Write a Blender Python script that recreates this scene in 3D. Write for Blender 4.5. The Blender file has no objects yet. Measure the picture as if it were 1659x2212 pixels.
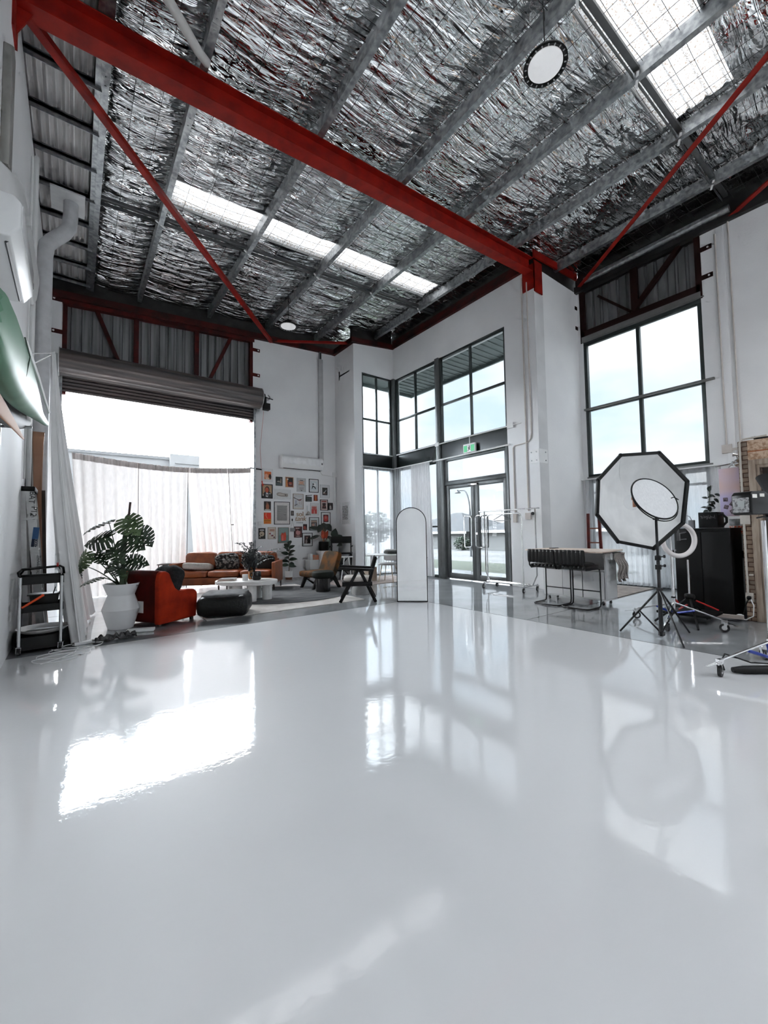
# Studio warehouse with white epoxy floor, lounge corner and photo gear
SKY_BASE, SKY_NORTH, SKY_TOP, EXPO = 2.3, 26.0, 8.0, 0.26
import bpy, bmesh, math, random
from mathutils import Vector, Matrix, noise
PI = math.pi
R_ = math.radians
SC = bpy.context.scene
COL = SC.collection
rnd = random.Random(7)

# ---------------------------------------------------------------- materials
MATS = {}
def nodes_of(name):
    m = bpy.data.materials.new(name); m.use_nodes = True
    nt = m.node_tree; nt.nodes.clear()
    out = nt.nodes.new('ShaderNodeOutputMaterial')
    return m, nt, out
def N(nt, typ, **kw):
    n = nt.nodes.new(typ)
    for k, v in kw.items():
        if k in n.inputs: n.inputs[k].default_value = v
        else: setattr(n, k, v)
    return n
def coords(nt, scale=(1, 1, 1), kind='Object'):
    tc = N(nt, 'ShaderNodeTexCoord'); mp = N(nt, 'ShaderNodeMapping')
    mp.inputs['Scale'].default_value = scale
    nt.links.new(tc.outputs[kind], mp.inputs['Vector'])
    return mp.outputs['Vector']
def ramp(nt, fac, stops):
    r = N(nt, 'ShaderNodeValToRGB'); e = r.color_ramp.elements
    e[0].position = stops[0][0]; e[0].color = (*stops[0][1], 1)
    e[1].position = stops[-1][0]; e[1].color = (*stops[-1][1], 1)
    for p, c in stops[1:-1]:
        q = e.new(p); q.color = (*c, 1)
    nt.links.new(fac, r.inputs['Fac'])
    return r.outputs['Color']
def mat(name, col, rough=.5, metal=0, col2=None, nscale=8, stretch=(1, 1, 1), bump=0, bscale=None, coat=0, spec=None,
        detail=3, emit=None, estr=0, sheen=0, trans=0, mixpos=(.35, .65)):
    if name in MATS: return MATS[name]
    m, nt, out = nodes_of(name)
    b = N(nt, 'ShaderNodeBsdfPrincipled')
    b.inputs['Roughness'].default_value = rough; b.inputs['Metallic'].default_value = metal
    if coat: b.inputs['Coat Weight'].default_value = coat; b.inputs['Coat Roughness'].default_value = .04
    if spec is not None: b.inputs['Specular IOR Level'].default_value = spec
    if sheen: b.inputs['Sheen Weight'].default_value = sheen
    if trans: b.inputs['Transmission Weight'].default_value = trans
    v = coords(nt, stretch)
    nz = N(nt, 'ShaderNodeTexNoise', Scale=nscale, Detail=detail)
    nt.links.new(v, nz.inputs['Vector'])
    c2 = col2 or tuple(x * .88 for x in col)
    nt.links.new(ramp(nt, nz.outputs['Fac'], [(mixpos[0], c2), (mixpos[1], col)]), b.inputs['Base Color'])
    if bump:
        nb = N(nt, 'ShaderNodeTexNoise', Scale=bscale or nscale * 6, Detail=4)
        nt.links.new(v, nb.inputs['Vector'])
        bp = N(nt, 'ShaderNodeBump', Strength=bump, Distance=.02)
        nt.links.new(nb.outputs['Fac'], bp.inputs['Height']); nt.links.new(bp.outputs['Normal'], b.inputs['Normal'])
    if emit:
        b.inputs['Emission Color'].default_value = (*emit, 1); b.inputs['Emission Strength'].default_value = estr
    nt.links.new(b.outputs['BSDF'], out.inputs['Surface'])
    MATS[name] = m
    return m
def cloth_mat(name, col, transl=.5, alpha=1.0, stripe=0, scale=60):
    if name in MATS: return MATS[name]
    m, nt, out = nodes_of(name)
    v = coords(nt, (1, 1, .3))
    nz = N(nt, 'ShaderNodeTexNoise', Scale=scale, Detail=3); nt.links.new(v, nz.inputs['Vector'])
    c = ramp(nt, nz.outputs['Fac'], [(.3, tuple(x * .9 for x in col)), (.7, col)])
    d = N(nt, 'ShaderNodeBsdfDiffuse'); t = N(nt, 'ShaderNodeBsdfTranslucent'); mx = N(nt, 'ShaderNodeMixShader', Fac=transl)
    nt.links.new(c, d.inputs['Color']); nt.links.new(c, t.inputs['Color'])
    nt.links.new(d.outputs[0], mx.inputs[1]); nt.links.new(t.outputs[0], mx.inputs[2])
    last = mx
    if alpha < 1:
        tr = N(nt, 'ShaderNodeBsdfTransparent'); m2 = N(nt, 'ShaderNodeMixShader', Fac=alpha)
        nt.links.new(tr.outputs[0], m2.inputs[1]); nt.links.new(mx.outputs[0], m2.inputs[2]); last = m2
    nt.links.new(last.outputs[0], out.inputs['Surface'])
    MATS[name] = m
    return m
def glass_mat(name, tint=(.95, .97, .97), refl=.08, rough=0.0):
    if name in MATS: return MATS[name]
    m, nt, out = nodes_of(name)
    tr = N(nt, 'ShaderNodeBsdfTransparent'); tr.inputs['Color'].default_value = (*tint, 1)
    gl = N(nt, 'ShaderNodeBsdfGlossy', Roughness=rough)
    lw = N(nt, 'ShaderNodeLayerWeight', Blend=.5); pw = N(nt, 'ShaderNodeMath', operation='POWER'); pw.inputs[1].default_value = 4
    fr = N(nt, 'ShaderNodeMath', operation='MULTIPLY_ADD'); fr.inputs[1].default_value = .35; fr.inputs[2].default_value = refl * .06; mx = N(nt, 'ShaderNodeMixShader')
    nt.links.new(lw.outputs['Facing'], pw.inputs[0]); nt.links.new(pw.outputs[0], fr.inputs[0])
    nt.links.new(fr.outputs[0], mx.inputs[0]); nt.links.new(tr.outputs[0], mx.inputs[1]); nt.links.new(gl.outputs[0], mx.inputs[2])
    nt.links.new(mx.outputs[0], out.inputs['Surface'])
    MATS[name] = m
    return m

# ---------------------------------------------------------------- mesh builder
class MB:
    def __init__(s): s.v = []; s.f = []; s.m = []
    def add(s, vs, fs, mi=0):
        o = len(s.v); s.v += [tuple(v) for v in vs]; s.f += [tuple(i + o for i in f) for f in fs]; s.m += [mi] * len(fs)
        return s
    def box(s, x0, x1, y0, y1, z0, z1, mi=0, M=None):
        vs = [Vector(p) for p in ((x0, y0, z0), (x1, y0, z0), (x1, y1, z0), (x0, y1, z0), (x0, y0, z1), (x1, y0, z1), (x1, y1, z1), (x0, y1, z1))]
        if M is not None: vs = [M @ v for v in vs]
        return s.add(vs, [(0, 3, 2, 1), (4, 5, 6, 7), (0, 1, 5, 4), (1, 2, 6, 5), (2, 3, 7, 6), (3, 0, 4, 7)], mi)
    def cbox(s, c, d, mi=0, rot=None):
        M = Matrix.Translation(c) @ (rot.to_4x4() if rot is not None else Matrix())
        a, b, e = d[0] / 2, d[1] / 2, d[2] / 2
        return s.box(-a, a, -b, b, -e, e, mi, M)
    def bar(s, p, q, w, h, up=(0, 0, 1), mi=0):
        p, q = Vector(p), Vector(q); d = (q - p); L = d.length; d.normalize(); up = Vector(up)
        sx = d.cross(up)
        if sx.length < 1e-4: sx = d.cross(Vector((1, 0, 0)))
        sx.normalize(); uz = sx.cross(d)
        vs = []
        for t in (p, q):
            for a, b in ((-1, -1), (1, -1), (1, 1), (-1, 1)): vs.append(t + sx * a * w / 2 + uz * b * h / 2)
        return s.add(vs, [(0, 1, 2, 3), (7, 6, 5, 4), (0, 4, 5, 1), (1, 5, 6, 2), (2, 6, 7, 3), (3, 7, 4, 0)], mi)
    def tube(s, pts, r, n=8, closed=False, mi=0, caps=True):
        P = [Vector(p) for p in pts]; k = len(P)
        rr = r if isinstance(r, (list, tuple)) else [r] * k
        T = []
        for i in range(k):
            a = P[(i - 1) % k] if (closed or i > 0) else P[i]; b = P[(i + 1) % k] if (closed or i < k - 1) else P[i]
            t = b - a; T.append(t.normalized() if t.length > 1e-9 else Vector((0, 0, 1)))
        u = T[0].orthogonal().normalized(); vs = []
        for i in range(k):
            u = (u - T[i] * u.dot(T[i]))
            u = u.normalized() if u.length > 1e-6 else T[i].orthogonal().normalized()
            w = T[i].cross(u)
            for j in range(n):
                a = 2 * PI * j / n; vs.append(P[i] + (u * math.cos(a) + w * math.sin(a)) * rr[i])
        fs = []
        for i in range(k if closed else k - 1):
            for j in range(n):
                a, b = i * n + j, i * n + (j + 1) % n; c, d = ((i + 1) % k) * n + (j + 1) % n, ((i + 1) % k) * n + j
                fs.append((a, b, c, d))
        if caps and not closed:
            fs.append(tuple(range(n))[::-1]); fs.append(tuple((k - 1) * n + j for j in range(n)))
        return s.add(vs, fs, mi)
    def lathe(s, prof, c=(0, 0, 0), n=32, mi=0, M=None, closed=False):
        vs = []; k = len(prof)
        for r, z in prof:
            for j in range(n):
                a = 2 * PI * j / n; v = Vector((r * math.cos(a), r * math.sin(a), z))
                if M is not None: v = M @ v
                vs.append(v + Vector(c))
        fs = []
        for i in range(k if closed else k - 1):
            for j in range(n):
                i2 = (i + 1) % k
                fs.append((i * n + j, i * n + (j + 1) % n, i2 * n + (j + 1) % n, i2 * n + j))
        if not closed:
            if prof[0][0] > 1e-4: fs.append(tuple(range(n))[::-1])
            if prof[-1][0] > 1e-4: fs.append(tuple((k - 1) * n + j for j in range(n)))
        return s.add(vs, fs, mi)
    def prism(s, poly, d0, d1, axis='z', mi=0, M=None):
        # poly in the two other axes (x,y / x,z / y,z), extruded d0..d1
        vs = []
        for d in (d0, d1):
            for a, b in poly:
                v = Vector({'z': (a, b, d), 'y': (a, d, b), 'x': (d, a, b)}[axis]); vs.append(M @ v if M is not None else v)
        k = len(poly); fs = [tuple(range(k))[::-1], tuple(range(k, 2 * k))]
        for i in range(k): fs.append((i, (i + 1) % k, k + (i + 1) % k, k + i))
        return s.add(vs, fs, mi)
    def grid(s, fn, nu, nv, mi=0, cu=False):
        vs = [fn(i / nu, j / nv) for i in range(nu + 1) for j in range(nv + 1)]
        fs = [(i * (nv + 1) + j, (i + 1) * (nv + 1) + j, (i + 1) * (nv + 1) + j + 1, i * (nv + 1) + j + 1) for i in range(nu) for j in range(nv)]
        return s.add(vs, fs, mi)
    def puff(s, c, d, e=.35, n=16, m=24, mi=0, M=None, wob=0, seed=0, flat=None):
        # superellipsoid cushion, d full sizes
        vs = []
        def sg(w, p): return math.copysign(abs(w) ** p, w)
        e2 = flat if flat is not None else e
        for i in range(n + 1):
            a = -PI / 2 + PI * i / n
            for j in range(m):
                b = 2 * PI * j / m
                x = sg(math.cos(a), e2) * sg(math.cos(b), e); y = sg(math.cos(a), e2) * sg(math.sin(b), e); z = sg(math.sin(a), e2)
                v = Vector((x * d[0] / 2, y * d[1] / 2, z * d[2] / 2))
                if wob:
                    nn = noise.noise_vector(v * 6 + Vector((seed, seed * 2, 0))); v += nn * wob
                if M is not None: v = M @ v
                vs.append(v + Vector(c))
        fs = [(i * m + j, i * m + (j + 1) % m, (i + 1) * m + (j + 1) % m, (i + 1) * m + j) for i in range(n) for j in range(m)]
        return s.add(vs, fs, mi)
    def build(s, name, ms, parent=None, smooth=40, bevel=0, loc=None, solid=0, subd=0, seg=2):
        me = bpy.data.meshes.new(name); bm = bmesh.new()
        bv = [bm.verts.new(v) for v in s.v]
        for f, mi in zip(s.f, s.m):
            try:
                q = bm.faces.new([bv[i] for i in f]); q.material_index = mi; q.smooth = smooth > 0
            except ValueError: pass
        bmesh.ops.remove_doubles(bm, verts=bm.verts, dist=1e-5)
        bmesh.ops.recalc_face_normals(bm, faces=bm.faces)
        if bevel:
            es = [e for e in bm.edges if len(e.link_faces) == 2 and e.calc_face_angle(0) > R_(30)]
            bmesh.ops.bevel(bm, geom=es, offset=bevel, segments=seg, affect='EDGES', profile=.5, clamp_overlap=True)
            for f in bm.faces: f.smooth = True
        bm.to_mesh(me); bm.free()
        if smooth > 0: me.set_sharp_from_angle(angle=R_(smooth))
        for m in (ms if isinstance(ms, (list, tuple)) else [ms]): me.materials.append(m)
        o = bpy.data.objects.new(name, me); COL.objects.link(o)
        if parent is not None: o.parent = parent
        if loc: o.location = loc
        if solid:
            md = o.modifiers.new('thickness', 'SOLIDIFY'); md.thickness = solid; md.offset = 0
        if subd:
            md = o.modifiers.new('smooth', 'SUBSURF'); md.levels = md.render_levels = subd
        return o

def thing(name, label, cat, loc=(0, 0, 0), rz=0, group=None):
    o = bpy.data.objects.new(name, None); COL.objects.link(o); o.empty_display_size = .1
    o.location = loc; o.rotation_euler = (0, 0, rz); o['label'] = label; o['category'] = cat
    if group: o['group'] = group
    return o
def tag(o, label, cat, group=None, kind=None):
    o['label'] = label; o['category'] = cat
    if group: o['group'] = group
    if kind: o['kind'] = kind
    return o
def struct(o, label=None):
    o['kind'] = 'structure'
    if label: o['label'] = label
    return o
def dup(root, loc=None, rz=None, label=None, group=None):
    def cp(o, par):
        c = o.copy(); COL.objects.link(c); c.parent = par
        for ch in [x for x in bpy.data.objects if x.parent == o]: cp(ch, c)
        return c
    r = cp(root, root.parent)
    if loc is not None: r.location = loc
    if rz is not None: r.rotation_euler = (0, 0, rz)
    if label: r['label'] = label
    if group: r['group'] = group
    return r
def text_mesh(name, body, size, m, parent=None, loc=(0, 0, 0), rot=(0, 0, 0), extrude=.002, align='CENTER', shear=0):
    c = bpy.data.curves.new(name + '_txt', 'FONT'); c.body = body; c.size = size; c.extrude = extrude; c.align_x = align; c.align_y = 'CENTER'; c.shear = shear
    t = bpy.data.objects.new(name + '_tmp', c); COL.objects.link(t)
    dg = bpy.context.evaluated_depsgraph_get(); me = bpy.data.meshes.new_from_object(t.evaluated_get(dg))
    bpy.data.objects.remove(t); me.materials.clear(); me.materials.append(m)
    o = bpy.data.objects.new(name, me); COL.objects.link(o)
    if parent is not None: o.parent = parent
    o.location = loc; o.rotation_euler = rot
    return o
def rotz(a): return Matrix.Rotation(a, 3, 'Z')
# ---------------------------------------------------------------- layout (metres): X east along the roller-door wall, Y north, camera at the origin
XL, XD, XW, XJ = -.55, 7.87, 9.7, 6.4          # left wall, door wall, window wall, jog
YN, YJ, YP, YS = 10.92, 9.85, 4.9, -5.0        # north wall, jog wall, pier face, south wall
def zr(x): return 6.67 + .0665 * x             # underside of the purlins
def wt(x): return zr(x) - .31

M_WALL = mat('white painted concrete', (.85, .85, .85), .7, col2=(.80, .80, .805), nscale=1.3, bump=.12, bscale=30)
M_STEEL = mat('galvanised steel', (.42, .43, .43), .38, .85, col2=(.22, .23, .24), nscale=14, stretch=(1, 1, 1), bump=.1)
M_RED = mat('red oxide steel paint', (.33, .014, .007), .5, 0, col2=(.20, .009, .006), nscale=5, bump=.05, spec=.2)
M_FRAME = mat('dark green aluminium', (.050, .062, .060), .4, .2, col2=(.040, .050, .048), nscale=6)
M_FRAMEG = mat('grey green aluminium', (.16, .17, .17), .45, .2, col2=(.13, .14, .14), nscale=6)
M_GLASS = glass_mat('tinted window glass', (.645, .66, .665))
M_WHITE = mat('white plastic', (.82, .82, .81), .35, nscale=3, col2=(.78, .78, .77))
M_BLACK = mat('matt black', (.006, .006, .006), .5, nscale=10, col2=(.004, .004, .004), spec=.25)
M_BLKGL = mat('satin black', (.008, .008, .008), .3, nscale=10, col2=(.005, .005, .005), spec=.35)
M_CHROME = mat('chrome', (.75, .75, .75), .16, 1, nscale=4, col2=(.6, .6, .6))

# floors -------------------------------------------------------------------
def floor_mat(name, c1, c2, rough, bump, nsc, coat=1.0):
    m, nt, out = nodes_of(name)
    b = N(nt, 'ShaderNodeBsdfPrincipled'); b.inputs['Roughness'].default_value = rough
    b.inputs['Coat Weight'].default_value = coat; b.inputs['Coat Roughness'].default_value = .035; b.inputs['Coat IOR'].default_value = 1.75
    b.inputs['Specular IOR Level'].default_value = .2
    v = coords(nt)
    nz = N(nt, 'ShaderNodeTexNoise', Scale=nsc, Detail=6, Roughness=.6); nt.links.new(v, nz.inputs['Vector'])
    nt.links.new(ramp(nt, nz.outputs['Fac'], [(.3, c2), (.7, c1)]), b.inputs['Base Color'])
    nb = N(nt, 'ShaderNodeTexNoise', Scale=16, Detail=4, Roughness=.6); nt.links.new(v, nb.inputs['Vector'])
    bp = N(nt, 'ShaderNodeBump', Strength=bump, Distance=.004)
    nt.links.new(nb.outputs['Fac'], bp.inputs['Height']); nt.links.new(bp.outputs['Normal'], b.inputs['Coat Normal'])
    nt.links.new(b.outputs['BSDF'], out.inputs['Surface'])
    return m
M_EPOXY = floor_mat('white gloss epoxy', (.735, .735, .738), (.705, .706, .712), .45, .15, .5)
M_CONC = floor_mat('polished grey concrete', (.36, .37, .38), (.23, .235, .245), .4, .12, 1.6)
b = MB(); b.box(XL - .1, 5.03, YS, 5.77, -.05, 0)
struct(b.build('floor', M_EPOXY), 'white glossy epoxy floor of the photo area')
b = MB(); b.box(XL - .1, 5.03, 5.77, YN + .2, -.05, -.002); b.box(5.03, XW + .2, YS, YN + .2, -.05, -.002)
struct(b.build('floor_concrete', M_CONC), 'polished grey concrete floor around the white area')
b = MB(); b.box(XL, 5.036, 5.768, 5.776, -.01, .0015); b.box(5.028, 5.036, YS, 5.768, -.01, .0015)
b.box(5.03, XD, 3.42, 3.428, -.01, -.0005) ; b.box(XL, XD, 8.35, 8.358, -.01, -.0005)
struct(b.build('trim_1', mat('dark joint', (.10, .10, .10), .6)), 'dark joint along the edge of the white floor')

# walls --------------------------------------------------------------------
def wall(mb, axis, pos, th, u0, u1, z0, top, holes, mi=0):
    us = sorted({u0, u1, *[h[0] for h in holes], *[h[1] for h in holes]})
    us = [u for u in us if u0 <= u <= u1]; zs = sorted({z0, *[z for h in holes for z in h[2:4]]})
    for i in range(len(us) - 1):
        a, c = us[i], us[i + 1]; mid = (a + c) / 2
        hs = sorted((h[2], h[3]) for h in holes if h[0] < mid < h[1])
        z = z0; seg = []
        for h0, h1 in hs:
            if h0 > z: seg.append((z, h0, None))
            z = max(z, h1)
        seg.append((z, top(a), top(c)))
        if z >= max(top(a), top(c)): seg.pop()
        for s0, s1, s2 in seg:
            if s2 is None: s2 = s1
            if s1 <= s0: continue
            poly = [(a, s0), (c, s0), (c, s2), (a, s1)]
            mb.prism(poly, pos, pos + th, 'y' if axis == 'y' else 'x', mi)
    return mb
b = MB(); wall(b, 'y', YN, .2, XL - .2, XJ + .2, 0, wt, [(-.28, 3.81, 0, 6.9)])
struct(b.build('wall_north', M_WALL, smooth=0), 'white concrete wall with the roller door and the picture wall')
b = MB(); b.box(XJ, XJ + .25, YJ + .2, YN, 0, wt(XJ)); wall(b, 'y', YJ, .2, XJ, XD, 0, lambda x: wt(XJ) + .12 * (x - XJ), [(6.69, XD, 0, 5.99)])
struct(b.build('wall_jog', M_WALL, smooth=0), 'short white wall stepping forward beside the corner window')
b = MB(); wall(b, 'x', XD, .25, YP + .22, YJ + .2, 0, lambda x: 6.97, [(5.69, YJ, 0, 5.98)]); b.box(XD, XW + .25, YP, YP + .22, 0, 7.0)
struct(b.build('wall_east', M_WALL, smooth=0), 'white wall and pier around the glass entrance doors')
b = MB(); wall(b, 'x', XW, .25, YS, YP, 0, lambda x: 6.97, [(2.45, 4.78, 0, 7.2)])
struct(b.build('wall_right', M_WALL, smooth=0), 'white wall with the tall studio window')
b = MB(); b.box(XL - .2, XL, YS, YN + .2, 0, 6.63)
struct(b.build('wall_left', M_WALL, smooth=0), 'white concrete wall close on the left')
# white cyclorama wall behind the camera, coved into the floor
def cyc(u, v):
    x = XL + u * (XW - XL); r = 1.2
    if v < .5:
        a = v / .5 * PI / 2; return (x, YS + 1.3 - r * math.sin(a) , r - r * math.cos(a) + .001)
    return (x, YS + .1, r + (v - .5) / .5 * (6.4 - r))
b = MB(); b.grid(cyc, 4, 24); b.box(XL - .2, XW + .25, YS - .2, YS, 0, 7.2)
struct(b.build('wall_south', M_WALL), 'white coved studio wall behind the camera')
# dark closure strips between wall tops and roof
M_DARK = mat('dark steel', (.035, .033, .033), .5, .3, col2=(.02, .02, .02), nscale=6)
b = MB(); b.prism([(XL - .2, wt(XL)), (XD, wt(XD)), (XD, zr(XD) + .35), (XL - .2, zr(XL) + .35)], YN + .06, YN + .16, 'y')
b.box(XW + .1, XW + .2, YS, YP, 6.97, 7.7); b.box(XD + .1, XD + .2, YP, YJ + .2, 6.97, 7.6); b.prism([(XJ, wt(XJ)), (XD, 6.97), (XD, 7.5), (XJ, 7.4)], YJ + .06, YJ + .16, 'y')
b.box(XD, XW + .2, YP + .06, YP + .16, 6.98, 7.75); b.box(XL - .2, XL - .1, YS, YN, 6.63, 6.9); b.box(XL, XW, YS - .15, YS - .05, 6.4, 7.7)
struct(b.build('trim_2', M_DARK, smooth=0), 'dark metal closure between the wall tops and the roof')

# roof ---------------------------------------------------------------------
PUR = [.2, 1.12, 2.67, 4.2, 5.72, 7.25, 8.85]
SKY = [(6.98, 7.62, 1.2, 7.12), (1.28, 2.16, 3.0, 7.1), (-4.4, -.9, .8, 9.2)]     # y0,y1,x0,x1 of the skylight strips; last one unseen, added for fill light
def foil_mat():
    m, nt, out = nodes_of('silver foil insulation')
    b = N(nt, 'ShaderNodeBsdfPrincipled'); b.inputs['Metallic'].default_value = 1; b.inputs['Roughness'].default_value = .09
    v = coords(nt, (.55, 1.7, 1)); v2 = coords(nt, (.8, 4.6, 1))
    n1 = N(nt, 'ShaderNodeTexNoise', Scale=2.2, Detail=3, Roughness=.5, Distortion=.8); nt.links.new(v, n1.inputs['Vector'])
    n2 = N(nt, 'ShaderNodeTexVoronoi', Scale=1.6); nt.links.new(v2, n2.inputs['Vector'])
    n3 = N(nt, 'ShaderNodeTexNoise', Scale=1.3, Detail=3, Roughness=.5, Distortion=1.2); nt.links.new(v2, n3.inputs['Vector'])
    ad = N(nt, 'ShaderNodeMath', operation='ADD'); nt.links.new(n1.outputs['Fac'], ad.inputs[0]); nt.links.new(n3.outputs['Fac'], ad.inputs[1])
    a2 = N(nt, 'ShaderNodeMath', operation='MULTIPLY_ADD'); a2.inputs[1].default_value = .10
    nt.links.new(n2.outputs['Distance'], a2.inputs[0]); nt.links.new(ad.outputs[0], a2.inputs[2])
    bp = N(nt, 'ShaderNodeBump', Strength=1.0, Distance=.13); nt.links.new(a2.outputs[0], bp.inputs['Height'])
    nt.links.new(bp.outputs['Normal'], b.inputs['Normal'])
    nt.links.new(ramp(nt, n1.outputs['Fac'], [(.35, (.78, .79, .79)), (.65, (.93, .94, .94))]), b.inputs['Base Color'])
    nt.links.new(b.outputs[0], out.inputs['Surface'])
    return m
M_FOIL = foil_mat()
edges = [.2, 1.12, 2.67, 4.2, 5.72, 7.25, 8.85, 10.3]
def roof_z(x, y):
    # sag between purlins plus pillows between the mesh wires and long creases
    for k in range(len(edges) - 1):
        if edges[k] <= x <= edges[k + 1] + 1e-6:
            t = (x - edges[k]) / (edges[k + 1] - edges[k]); break
    else: t = 0
    sag = math.sin(PI * min(max(t, 0), 1)) ** .6
    pil = (1 - abs(math.sin(PI * y / .2)) ** .5) * .010
    n = noise.noise(Vector((x * 1.3, y * 3.2, 3))) * .045 + noise.noise(Vector((x * 3, y * 9, 7))) * .022
    if y > 5.1: n *= 1.15
    return zr(x) + .262 - .085 * sag - pil * (sag > .1) + n * sag
def in_sky(x, y):
    for y0, y1, x0, x1 in SKY:
        if y0 < y < y1 and x0 < x < x1: return True
    return False
b = MB()
nx, ny = 190, 400
xs = [edges[0] + (10.1 - edges[0]) * i / nx for i in range(nx + 1)]; ys = [YS + (YN + .1 - YS) * j / ny for j in range(ny + 1)]
vs = [(x, y, roof_z(x, y)) for x in xs for y in ys]; fs = []
for i in range(nx):
    for j in range(ny):
        xc, yc = (xs[i] + xs[i + 1]) / 2, (ys[j] + ys[j + 1]) / 2
        if xc > XD + .3 and yc > YP + .2: continue
        if in_sky(xc, yc): continue
        fs.append((i * (ny + 1) + j, (i + 1) * (ny + 1) + j, (i + 1) * (ny + 1) + j + 1, i * (ny + 1) + j + 1))
b.add(vs, fs)
struct(b.build('ceiling', M_FOIL), 'crinkled silver foil insulation under the roof')
# wire mesh below the foil
b = MB()
def mesh_z(x):
    for k in range(len(edges) - 1):
        if edges[k] <= x <= edges[k + 1]:
            t = (x - edges[k]) / (edges[k + 1] - edges[k]); return zr(x) + .198 - .085 * math.sin(PI * t) ** .6
    return zr(x) + .2
def wire(pts, r=.0036): b.tube(pts, r, 3, caps=False)
y = YS + .1
while y < YN:
    xe = 9.9 if y < YP else (7.9 if y < YJ else 6.6)
    pts = []; x = .2
    while x <= xe + .001: pts.append((x, y, mesh_z(min(x, 10.29)))); x += .255
    wire(pts); y += .2
x = .5
while x < 9.8:
    ye = YP if x > XD else (YJ if x > XJ else YN)
    if min(abs(x - p) for p in PUR) > .08: wire([(x, YS, mesh_z(x)), (x, ye, mesh_z(x))])
    x += .3
struct(b.build('ceiling_mesh', mat('wire mesh', (.05, .05, .05), .5, .5), smooth=0), 'square wire mesh holding up the foil')
# outer roof skin (blocks the sky), with openings at the skylights
M_SHEET = mat('grey roof sheet', (.45, .46, .46), .5, .3)
b = MB(); cuts = sorted({YS - .2, YN + .9, *[s for k in SKY for s in k[:2]]})
for i in range(len(cuts) - 1):
    a, c = cuts[i], cuts[i + 1]; sk = [s for s in SKY if s[0] <= a + .01 and c <= s[1] + .01]
    spans = [(XL - .25, 10.6)] if not sk else [(XL - .25, sk[0][2]), (sk[0][3], 10.6)]
    for x0, x1 in spans: b.prism([(x0, zr(x0) + .36), (x1, zr(x1) + .36), (x1, zr(x1) + .4), (x0, zr(x0) + .4)], a, c, 'y')
struct(b.build('roof', M_SHEET, smooth=0), 'metal roof sheeting above the foil')
# corrugated translucent skylights; the third, a clear one, is an added fill light
def sky_mat():
    m, nt, out = nodes_of('translucent skylight sheet')
    v = coords(nt); nz = N(nt, 'ShaderNodeTexNoise', Scale=38, Detail=5, Roughness=.75); nt.links.new(v, nz.inputs['Vector'])
    c = ramp(nt, nz.outputs['Fac'], [(.40, (.06, .044, .032)), (.5, (.14, .135, .13)), (.60, (.18, .18, .18))])
    t = N(nt, 'ShaderNodeBsdfTranslucent'); d = N(nt, 'ShaderNodeBsdfDiffuse'); tr = N(nt, 'ShaderNodeBsdfTransparent'); tr.inputs[0].default_value = (.9, .9, .9, 1)
    mx = N(nt, 'ShaderNodeMixShader', Fac=.25); m2 = N(nt, 'ShaderNodeMixShader', Fac=.02)
    nt.links.new(c, t.inputs[0]); nt.links.new(c, d.inputs[0]); nt.links.new(t.outputs[0], mx.inputs[1]); nt.links.new(d.outputs[0], mx.inputs[2])
    nt.links.new(mx.outputs[0], m2.inputs[1]); nt.links.new(tr.outputs[0], m2.inputs[2]); nt.links.new(m2.outputs[0], out.inputs['Surface'])
    return m
M_SKY = sky_mat()
for k, (y0, y1, x0, x1) in enumerate(SKY):
    b = MB(); per = (y1 - y0) / (4 if k != 1 else 4)
    n = 64
    def f(u, v, y0=y0, y1=y1, x0=x0, x1=x1, per=per):
        y = y0 - .02 + v * (y1 - y0 + .04); ph = ((y - y0) / per) % 1
        h = .035 * min(1, max(0, (.5 - abs(ph - .5)) * 8 - 2.6)) if True else 0
        x = x0 - .02 + u * (x1 - x0 + .04); return (x, y, zr(x) + .25 + h)
    b.grid(f, 1, 64)
    for q in range(2):
        yy = (y0, y1)[q]; b.prism([(x0, zr(x0) + .2), (x1, zr(x1) + .2), (x1, zr(x1) + .38), (x0, zr(x0) + .38)], yy - .01, yy + .01, 'y', 1)
    struct(b.build('roof_skylight', [M_SKY if k < 2 else glass_mat('added fill skylight sheet', (.42, .42, .42)), M_SHEET]), ['long translucent skylight strip over the lounge', 'translucent skylight strip near the right wall', 'clear unseen skylight behind the camera, added as fill light'][k])
# purlins (C sections with lip), laid out along Y
for i, px in enumerate(PUR):
    ye = YP + .1 if px > XD else YN
    b = MB(); z = zr(px)
    prof = [(-.04, 0), (.04, 0), (.04, .02), (.036, .02), (.036, .004), (-.036, .004), (-.036, .196), (.036, .196), (.036, .18), (.04, .18), (.04, .2), (-.04, .2)]
    b.prism([(px + a, z + c) for a, c in prof], YS, ye, 'y')
    # lapped sleeve either side of the rafter, and bolts
    b.prism([(px + a * 1.12, z + c * 1.03 - .003) for a, c in prof], YP + .1 - .65, YP + .1 + .65, 'y')
    for yb in (4.3, 4.42, 5.6, 5.72): b.lathe([(.012, 0), (.012, .008)], (px, yb, z - .008), 6)
    struct(b.build('roof_purlin', M_STEEL, smooth=20), 'galvanised roof purlin running along the ceiling')
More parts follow.
